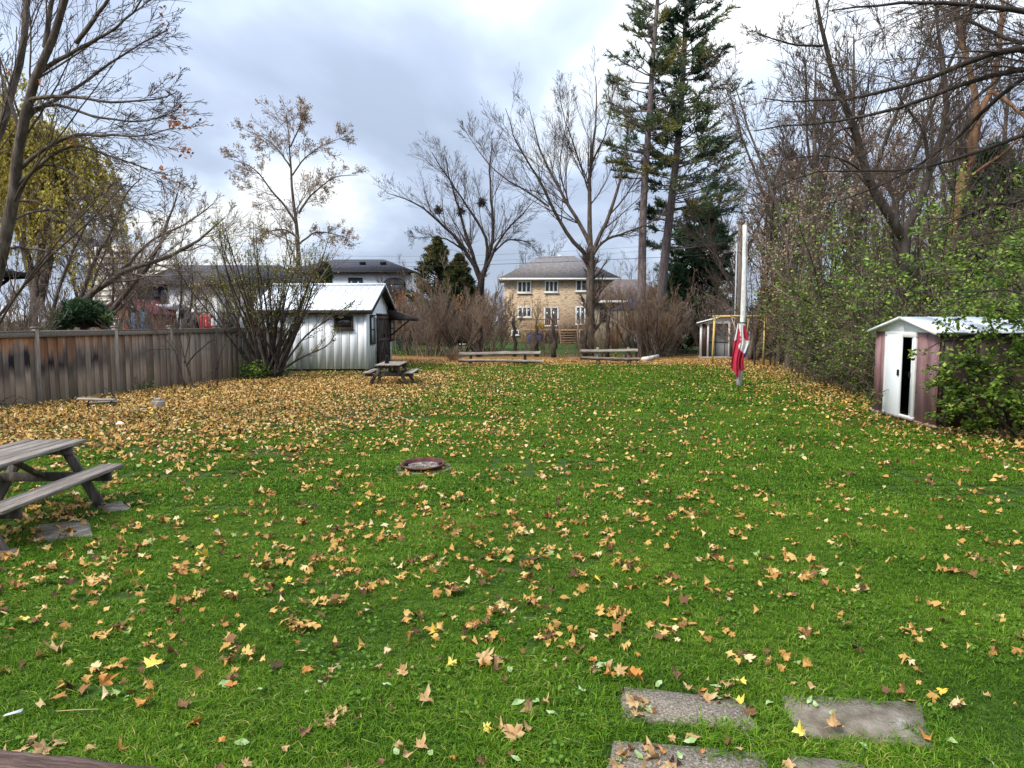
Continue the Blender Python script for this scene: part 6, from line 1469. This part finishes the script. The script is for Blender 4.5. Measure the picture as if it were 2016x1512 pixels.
# ---- boughs hanging in from the tree just outside the right edge
LV_O = [(15, .1, 1, .2, .65, .32, .35, 8, .06, -.005, 4), (10, .12, 1, .3, .8, .48, .5, 5, .09, .0, 3), (5, .2, 1, .35, .9, .5, .6, 2, .11, .0, 3)]
hero('overhanging_tree', 'tree outside the right edge whose thin bare boughs sweep leftwards across the sky', [
  ([(2330, 900), (2320, 600), (2290, 350), (2250, 150), (2200, -100), (2150, -350)], 11, 11, .22, .12),
  ([(2260, 200), (2150, 130), (2030, 85), (1940, 95), (1880, 140), (1740, 185), (1620, 205), (1500, 195)], 11, 11.5, .07, .008),
  ([(2270, 250), (2130, 140), (2030, 125), (1950, 140), (1850, 190), (1720, 225), (1600, 245), (1480, 255)], 11, 12, .06, .008),
  ([(2275, 300), (2150, 150), (2030, 120), (1930, 230), (1850, 300), (1750, 365), (1640, 400)], 11, 12.5, .06, .008),
  ([(2230, 80), (2120, 40), (2030, 20), (1930, 15), (1830, 0), (1740, 10), (1640, 20)], 11, 10, .06, .008),
  ([(2290, 350), (2150, 330), (2030, 395), (1960, 400), (1900, 420), (1830, 460)], 11, 11, .04, .007),
  ([(2200, 0), (2100, 60), (2016, 95), (1950, 60), (1880, 30), (1800, -20)], 11, 12, .05, .01),
  ([(2270, 260), (2180, 240), (2080, 240), (1980, 270), (1880, 320), (1760, 340), (1600, 330), (1520, 370)], 11, 12.5, .045, .006),
  ([(2290, 400), (2180, 420), (2080, 440), (1990, 450), (1900, 470)], 11, 12, .035, .006)],
  LV_O, M_barkd, M_twig, 16, B(2330, 900, 11), .003)

# ---- brown brush along the end of the yard
LV_S = [(10, .12, 1, .2, .6, .5, .55, 5, .09, .07, 3), (7, .15, 1, .25, .7, .5, .6, 4, .12, .08, 3)]
shrub = regp(generic('bare_shrub', 51, 3.4, 12, LV_S, M_barkd, M_twigr, .028, .38, None, None, .006), generic('bare_shrub', 52, 3.0, 14, LV_S, M_barkd, M_twigr, .025, .30, (.09, 1, .05, (.4, .25), 1, 0), M_leafo, .006),
              generic('bare_shrub', 53, 2.6, 16, LV_S, M_twigr, M_twigp, .022, .45, None, None, .006))
prng.seed(99)
items = []
SPOT = [(800, 46, 'left of the olive cedar'), (822, 44, 'under the olive cedar'), (850, 43, 'before the olive cedar'), (876, 45, 'right of the white box'), (900, 43, 'behind the stool'), (926, 47, 'left of the wide bare tree trunk'), (956, 46, 'right of the wide bare tree trunk'), (972, 44, 'at the left corner of the brick house'), (1040, 43, 'before the blue bin'), (1075, 43, 'before the deck steps'), (1140, 43, 'left of the tall bare tree trunk'), (1185, 42.5, 'right of the tall bare tree trunk'), (1210, 43.5, 'before the garage window'), (1262, 42, 'at the foot of the slim pine'), (1290, 43, 'at the foot of the leaning pine'), (1300, 42, 'right of the pine trunks'), (1318, 45, 'left of the small brown shed'), (1345, 48, 'behind the left corner of the small shed'), (1400, 46, 'behind the small brown shed'), (1430, 45, 'behind the small shed roof'), (790, 52, 'beyond the shed awning'), (940, 54, 'far behind the wide tree trunk'), (660, 50, 'behind the white shed roof'), (250, 34, 'beyond the fence by the blue slide'), (60, 30, 'beyond the left end of the fence'), (20, 28, 'beyond the fence at the picture edge'), (120, 33, 'beyond the fence left of the small spruce'), (330, 33, 'beyond the fence before the balcony house'), (1470, 40, 'behind the utility pole')]
for n, (px, d, w) in enumerate(SPOT):
    k = prng.choice((0, 2, 2, 1)) if d > 40 else 2; s = prng.uniform(.95, 1.3)*(.62 if 985 < px < 1250 else 1.25)
    items.append((px, 690, d, s, k, ['brown bare shrub with many thin upright stems ', 'rusty twigged shrub with a few orange leaves ', 'pale stemmed spreading bare shrub '][k]+w))
USED.clear()
place(shrub, items, 'bare_shrub', 'shrub')
# dark lopped stumps wound with vines
for (px, pyt, pyb, d, r_, lab) in ((941, 640, 693, 42.5, .17, 'dark lopped trunk behind the left log bench'), (1014, 625, 690, 43, .10, 'thin dark trunk before the left windows of the brick house'), (1055, 640, 688, 43, .11, 'dark bent trunk under the brick house deck'), (1091, 640, 692, 42, .13, 'dark leaning trunk between the log benches'), (1197, 610, 688, 42, .11, 'dark vine wrapped trunk before the garage window'), (1236, 650, 690, 42, .12, 'dark short trunk behind the right log bench'), (1150, 650, 704, 42.5, .13, 'black split trunk touching the left side of the tall bare tree')):
    b_ = P(px, pyb, d); b_[2] = 0; t_ = P(px+prng.uniform(-5, 5), pyt, d)-b_; rg = np.random.default_rng(px)
    q = np.array([t_*s+rg.normal(0, .05, 3) for s in np.linspace(0, 1, 7)]); o = empty('tree_stump', tuple(b_), 0, lab, 'trunk')
    link('trunk', Acc().tube(q, np.linspace(r_*1.2, r_*.8, 7)*1.0, 8).mesh('trunk', smooth=True), M_barkd, o)
    p_ = np.repeat(q[None, -1], 14, 0); D_ = rg.normal(0, .5, (14, 3)); D_[:, 2] = 1; bb_ = grow(rg, p_, D_, rg.uniform(.8, 1.8, 14), 5, .12, .05); A = Acc(); V, F = tubes(bb_, np.linspace(.02, .006, 6)[None]*np.ones((14, 1)), 3); A.add(V, F)
    lv = branches(rg, bb_, np.full((14, 6), .01), [(6, .2, 1, .3, .8, .5, .6, 4, .12, .05, 3)], .005); tube_list(A, lv)
    link('shoots', np_mesh('shoots', np.vstack(A.V), [np.vstack(f) for f in A.F.values()]), M_twigr, o)

# ---- multi stemmed bush at the end of the fence
rng = np.random.default_rng(61); bx = P(528, 745, 26.6); bx[2] = 0; n = 30
az = rng.uniform(0, 2*np.pi, n); ln = rng.uniform(.12, .62, n); D = np.stack([np.cos(az)*ln*1.05, np.sin(az)*ln*.7, np.ones(n)], -1)
base_ = bx+np.stack([rng.normal(0, .22, n), rng.normal(0, .18, n), np.zeros(n)], -1)
stm = grow(rng, base_, D, rng.uniform(3.6, 5.6, n), 12, .05, .02)
xs = [([(545, 735), (590, 705), (650, 680), (660, 655)], .05), ([(550, 730), (600, 660), (660, 620), (700, 590)], .045), ([(505, 730), (470, 640), (440, 580), (425, 520)], .05), ([(515, 735), (490, 610), (450, 520), (430, 460)], .05)]
tA, cA = Acc(), Acc(); rr_ = rng.uniform(.035, .075, n)[:, None]*np.linspace(1, .18, 13)[None]; V, F = tubes(stm, rr_, 6); tA.add(V, F)
ex = np.array([resample([P(x, y, 26.4) for x, y in pl], 12) for pl, _ in xs]); er = np.array([np.linspace(r_, .012, 13) for _, r_ in xs]); V, F = tubes(ex, er, 6); tA.add(V, F)
S_, Rr_ = np.concatenate([stm, ex]), np.concatenate([rr_, er])
lv = branches(rng, S_, Rr_, [(11, .22, 1, .2, .6, .36, .5, 6, .08, .06, 3), (7, .15, 1, .25, .7, .5, .6, 4, .11, .06, 3)], .005); tube_list(cA, lv)
fol = leaf_quads(rng, lv[-1][0], .075, 2, .05, (.5, .25), 1, .2)
tree_obj('lilac_bush', tuple(bx), 'large multi stemmed bush with sparse yellow green leaves between fence and white shed', 'bush', tA, cA, M_barkd, M_twig, fol, M_leafy)
# small twin stemmed saplings before the fence
hero('sapling', 'twin stemmed bare sapling growing against the middle of the fence', [
  ([(366, 765), (355, 735), (352, 715), (345, 690), (330, 670), (290, 640)], 22.4, 22.6, .035, .008), ([(380, 763), (374, 740), (366, 718), (360, 690), (352, 660), (345, 625)], 22.4, 22.8, .035, .008),
  ([(366, 720), (385, 695), (405, 680), (425, 662)], 22.4, 22.0, .028, .008), ([(362, 715), (370, 680), (380, 650), (372, 610)], 22.5, 23, .02, .006), ([(345, 690), (325, 687), (300, 688), (285, 692)], 22.5, 22.3, .012, .004)],
  [(6, .3, 1, .3, .8, .4, .5, 5, .1, .04, 3), (4, .2, 1, .3, .9, .5, .6, 4, .12, .04, 3)], M_barkd, M_twig, 62, B(370, 765, 22.4), .004, cat='sapling')
hero('sapling', 'slim bare sapling growing right of the twin stemmed one at the fence', [
  ([(428, 767), (427, 735), (430, 710), (437, 685), (450, 665), (480, 650)], 22.8, 23, .03, .008), ([(428, 735), (424, 700), (426, 660), (430, 620), (428, 580)], 22.8, 23, .022, .006), ([(430, 720), (415, 735), (405, 745), (398, 752)], 22.8, 22.5, .014, .005)],
  [(6, .3, 1, .3, .8, .4, .5, 5, .1, .04, 3), (4, .2, 1, .3, .9, .5, .6, 4, .12, .04, 3)], M_barkd, M_twig, 63, B(428, 767, 22.8), .004, cat='sapling')

# ---- small leafy plants at the foot of the fence and bush
def leafy(name, px, py, w, h, n, size, m, label, seed, tint=(.5, .2), cat='plant', depth=None):
    rng = np.random.default_rng(seed); g = G(px, py); s = 10+n//25
    D = np.stack([rng.normal(0, .5, s), rng.normal(0, .4, s), np.ones(s)], -1); b = np.stack([rng.normal(0, w*.3, s), rng.normal(0, w*.22, s), np.zeros(s)], -1)
    st_ = grow(rng, b, D, h*rng.uniform(.5, 1.1, s), 5, .12, -.01); o = empty(name, (g[0], g[1], 0), 0, label, cat)
    V, F = tubes(st_, np.full((s, 6), .006), 3); link('stems', np_mesh('stems', V, [F]), M_twig, o)
    V, F, t = leaf_quads(rng, st_, size, max(1, n//s), size*1.1, tint, .6); link('foliage', np_mesh('foliage', V, [F], t), m, o)
leafy('leafy_shrub', 505, 748, 1.0, .75, 700, .10, M_leafg, 'dark green leafy undergrowth at the foot of the multi stemmed bush', 71, (.35, .2))
leafy('leafy_shrub', 548, 742, .7, .6, 350, .10, M_leafg, 'low green shoots between the multi stemmed bush and the white shed', 72, (.35, .2))
leafy('leafy_weed', 268, 770, .4, .7, 80, .085, M_leafg, 'sparse green weed at the fence foot near the second post', 73, (.7, .2))
leafy('leafy_weed', 285, 768, .4, .35, 70, .08, M_leafg, 'low green weed right of the taller one at the fence foot', 74, (.5, .2))
leafy('leafy_weed', 224, 752, .25, 1.1, 40, .09, M_leafy, 'yellow green sprig against the second fence post', 75, (.6, .2))
leafy('leafy_weed', 790, 702, .5, .4, 90, .09, M_leafg, 'small green plant at the far corner of the white shed', 76, (.5, .2))
leafy('leafy_shrub', 1108, 706, .5, .5, 60, .08, M_leafy, 'sparse greyish weed clump between the two log benches', 77, (.3, .2))
leafy('leafy_shrub', 1210, 704, 1.5, .35, 220, .09, M_leafg, 'pale green ground plants behind the right log bench', 78, (.8, .2))
# brown woody clump left of the left bench
rg = np.random.default_rng(81); g = G(893, 712); n = 60; D = rg.normal(0, .7, (n, 3)); D[:, 2] = 1
cl_ = grow(rg, rg.normal(0, .15, (n, 3))*np.array([1, 1, 0]), D, rg.uniform(.5, 1.0, n), 5, .15, .02); A = Acc(); V, F = tubes(cl_, np.full((n, 6), .008), 3); A.add(V, F); tube_list(A, branches(rg, cl_, np.full((n, 6), .008), [(6, .2, 1, .3, .9, .5, .7, 3, .15, .03, 3)], .005))
tag(link('bramble_clump', np_mesh('bramble_clump', np.vstack(A.V), [np.vstack(f) for f in A.F.values()]), M_twigr, None, tuple(g)), 'low round reddish brown bramble clump at the left end of the left log bench', 'shrub')

# ---- overgrown vine covered hedge on the right
def hedge_bush(seed, w, h, nst, nleaf, lsize, m):
    rng = np.random.default_rng(seed); tA, cA = Acc(), Acc()
    D = np.stack([rng.normal(0, .45, nst), rng.normal(0, .45, nst), np.ones(nst)], -1); b = np.stack([rng.normal(0, w*.22, nst), rng.normal(0, w*.22, nst), np.zeros(nst)], -1)
    st_ = grow(rng, b, D, h*rng.uniform(.75, 1.25, nst), 9, .12, -.03); rr_ = rng.uniform(.012, .03, nst)[:, None]*np.linspace(1, .25, 10)[None]; V, F = tubes(st_, rr_, 5); tA.add(V, F)
    lv = branches(rng, st_, rr_, [(10, .05, 1, .4, 1.3, .36, .6, 5, .18, -.05, 3), (5, .15, 1, .4, 1.3, .5, .7, 4, .2, -.06, 3)], .005); tube_list(cA, lv)
    V1, F1, t1 = leaf_quads(rng, lv[-1][0], lsize, max(1, nleaf//len(lv[-1][0])), lsize*1.2, (.45, .28), .5, .2)
    cc = V1.reshape(-1, 4, 3).mean(1); pz = vnoise(cc[:, 0]+cc[:, 2]*.8+50, cc[:, 1]+cc[:, 2]+50, .55, seed); k = rng.random(len(cc)) < np.clip((pz-.3)*3.2, .06, 1)
    V1 = V1.reshape(-1, 4, 3)[k].reshape(-1, 3); t1 = np.clip(t1.reshape(-1, 4)[k]+(pz[k, None]-.5)*.5, 0, 1).ravel(); F1 = np.arange(len(V1)).reshape(-1, 4)
    return tree_obj('hedge_shrub', (0, 0, 0), None, None, tA, cA, M_barkd, M_twigh, (V1, F1, t1), m)
hb = regp(hedge_bush(91, 2.6, 3.4, 26, 4500, .08, M_leafv), hedge_bush(92, 2.4, 3.0, 26, 9000, .075, M_leafg), hedge_bush(93, 2.2, 2.6, 34, 1900, .075, M_leafv))
USED.clear()
HS = [(9.9, 18.0, 1.0, 1, 'dense vine draped shrub touching the left wall of the maroon shed'), (10.4, 19.8, 1.1, 0, 'vine draped shrub one step beyond the maroon shed corner'), (10.6, 22.0, 1.05, 1, 'green leaved shrub at the near middle of the right hand hedge'), (11.3, 24.2, 1.15, 0, 'tall tangled shrub at the middle of the right hand hedge'), (11.6, 26.8, 1.1, 1, 'green climbing shrub past the middle of the right hand hedge'), (13.0, 30.0, 1.15, 0, 'tangled shrub beyond the middle of the hedge behind the flag'), (14.2, 33.3, 1.1, 2, 'twiggy brown green shrub by the right leg of the swing frame'), (14.9, 37.0, 1.15, 0, 'dark tangled shrub just behind the swing frame'), (16.0, 40.5, 1.2, 2, 'twiggy shrub between the swing frame and the small shed'), (16.8, 44.5, 1.25, 0, 'large shrub behind the small brown shed on its right'),
  (12.6, 20.5, 1.25, 2, 'second row shrub right behind the maroon shed corner'), (13.6, 24.5, 1.4, 2, 'second row brown shrub behind the middle of the hedge'), (14.5, 29, 1.4, 0, 'second row tall shrub behind the far part of the hedge'), (12.3, 16.2, 1.15, 1, 'tall green shrub rising directly behind the maroon shed roof'), (15.2, 18.5, 1.4, 1, 'leafy shrub mass far behind the maroon shed'), (16.5, 22, 1.5, 0, 'tall dark shrub mass behind the right end of the hedge'), (16, 34, 1.5, 2, 'back row shrub seen over the swing frame'),
  (11.6, 21.2, 1.45, 1, 'tall leafy shrub behind the first hedge shrubs past the maroon shed'), (12.4, 24.8, 1.5, 1, 'high leafy shrub in the second row of the hedge'), (13.2, 28.0, 1.55, 1, 'high leafy shrub in the far second row of the hedge'), (14.2, 31.5, 1.6, 0, 'high tangled shrub behind the right swing leg'), (13.8, 17.6, 1.55, 1, 'high leafy shrub behind the roof of the maroon shed'), (15.4, 15.4, 1.6, 1, 'tall leafy shrub at the right edge behind the maroon shed'), (9.75, 18.9, .6, 2, 'low spreading growth at the lawn edge near the maroon shed'), (10.3, 21.2, .62, 1, 'low green growth at the lawn edge near the hedge middle'), (10.9, 24.0, .6, 2, 'low twiggy growth spilling on the lawn at the hedge middle'), (11.3, 27.0, .62, 1, 'low green growth at the far lawn edge behind the flag'), (12.3, 30.5, .55, 0, 'low growth before the hedge near the swing frame')]
for (x, y, s, k, lab) in HS:
    pr = hb[k]
    if pr.name in USED_N: o = copy_tree(pr, children_cache[pr.name])
    else: o = pr; USED_N.add(pr.name)
    o.location = (x, y, 0); o.rotation_euler = (0, 0, prng.uniform(0, 6.28)); o.scale = (s, s, s*prng.uniform(.95, 1.15)); tag(o, lab, 'shrub')
# green creeper climbing the thin stems behind the hedge
for (px, pyb, pyt, d, w, n, lab, tt_) in ((1600, 640, 330, 29, .8, 1700, 'column of green creeper leaves climbing a thin trunk left of the crooked tree', .6), (1655, 640, 380, 27, .7, 1100, 'green creeper on stems just left of the crooked tree', .55), (1830, 560, 330, 22, .8, 900, 'light green creeper between the crooked and the orange barked tree', .75), (1500, 650, 520, 34, .8, 500, 'reddish leaved shrub above the swing frame', .5), (1760, 560, 400, 24, .7, 500, 'scattered creeper leaves behind the crooked fork', .6)):
    rg = np.random.default_rng(px); b_ = P(px, pyb, d); t_ = P(px+20, pyt, d); hgt = t_[2]
    n_s = 7; st_ = grow(rg, np.stack([b_[0]+rg.normal(0, w*.5, n_s), b_[1]+rg.normal(0, w*.5, n_s), np.zeros(n_s)], -1), np.stack([rg.normal(.05, .08, n_s), rg.normal(0, .08, n_s), np.ones(n_s)], -1), np.full(n_s, hgt)*rg.uniform(.8, 1.15, n_s), 12, .05, .02)
    A, C_ = Acc(), Acc(); V, F = tubes(st_, np.linspace(.05, .012, 13)[None]*np.ones((n_s, 1)), 5); A.add(V, F)
    lv = branches(rg, st_, np.full((n_s, 13), .02), [(18, .2, 1, .5, 1.3, .12, .6, 5, .15, 0, 3)], .006); tube_list(C_, lv)
    fol = leaf_quads(rg, lv[-1][0], .12, max(1, n//len(lv[-1][0])), .14, (tt_, .25), .6, .3)
    tree_obj('creeper_tree', (b_[0], b_[1], 0), lab, 'climbing plant', A, C_, M_barkd, M_twig, fol, M_leafo if px == 1500 else M_leafg)
# a few orange leaves on twigs right of the flagpole
# ---- leafy shrub arching over the maroon shed from the right
rng = np.random.default_rng(95); tA, cA = Acc(), Acc()
arch = [([(2150, 900), (2120, 700), (2060, 590), (1990, 560), (1900, 575), (1850, 610)], 12.2, 12.6), ([(2120, 900), (2070, 760), (2010, 680), (1930, 650), (1860, 660), (1820, 690)], 12.3, 12.9),
  ([(2100, 900), (2040, 820), (1980, 740), (1910, 700), (1860, 710), (1830, 760)], 12.5, 13.2), ([(2080, 920), (2030, 860), (1980, 790), (1920, 770), (1870, 790), (1850, 830)], 12.6, 13.2),
  ([(2160, 880), (2130, 620), (2080, 500), (2000, 460), (1900, 480), (1800, 520), (1720, 540)], 12.5, 15.5), ([(2120, 860), (2060, 640), (2000, 540), (1930, 520), (1850, 540), (1780, 560)], 13, 15), 
  ([(2040, 900), (1990, 850), (1950, 800), (1930, 740), (1890, 700)], 12.8, 13.1), ([(2060, 900), (2050, 750), (2020, 640), (1980, 600), (1940, 610)], 12.2, 12.4), ([(1930, 850), (1915, 820), (1895, 790), (1880, 760), (1860, 740)], 13.2, 13.5), ([(1980, 860), (1960, 830), (1940, 830), (1900, 840)], 13.0, 13.3),
  ([(2140, 860), (2100, 640), (2040, 520), (1960, 450), (1880, 420), (1820, 430)], 13, 15), ([(2100, 850), (2060, 600), (2040, 500), (1980, 480), (1940, 540), (1900, 600)], 12.6, 13.5), ([(2030, 880), (2000, 780), (1980, 700), (1950, 640), (1920, 560)], 13.0, 14.2), ([(2030, 880), (2010, 820), (1985, 770), (1960, 760)], 12.3, 12.3)]
Lm = np.array([resample([P(x, y, d0+(d1-d0)*i/(len(pl)-1)) for i, (x, y) in enumerate(pl)], 12) for pl, d0, d1 in arch]); Lr = np.linspace(.035, .008, 13)[None]*np.ones((len(arch), 1))
V, F = tubes(Lm, Lr, 6); tA.add(V, F)
lv = branches(rng, Lm, Lr, [(16, .2, 1, .3, 1.1, .22, .5, 6, .12, .0, 3), (6, .1, 1, .4, 1.1, .5, .6, 3, .15, -.03, 3)], .003); tube_list(cA, lv)
pp_ = lv[-1][0]; V1, F1, t1 = leaf_quads(rng, pp_, .092, 6, .05, (.58, .28), .45, .25, .1)
tree_obj('leafy_shrub', B(2120, 900, 12.4), 'bright green leafy shrub arching over the maroon shed from the right edge', 'shrub', tA, cA, M_barkd, M_twig, (V1, F1, t1), M_leafg)
print('total verts', sum(len(m.vertices) for m in bpy.data.meshes), 'polys', sum(len(m.polygons) for m in bpy.data.meshes))
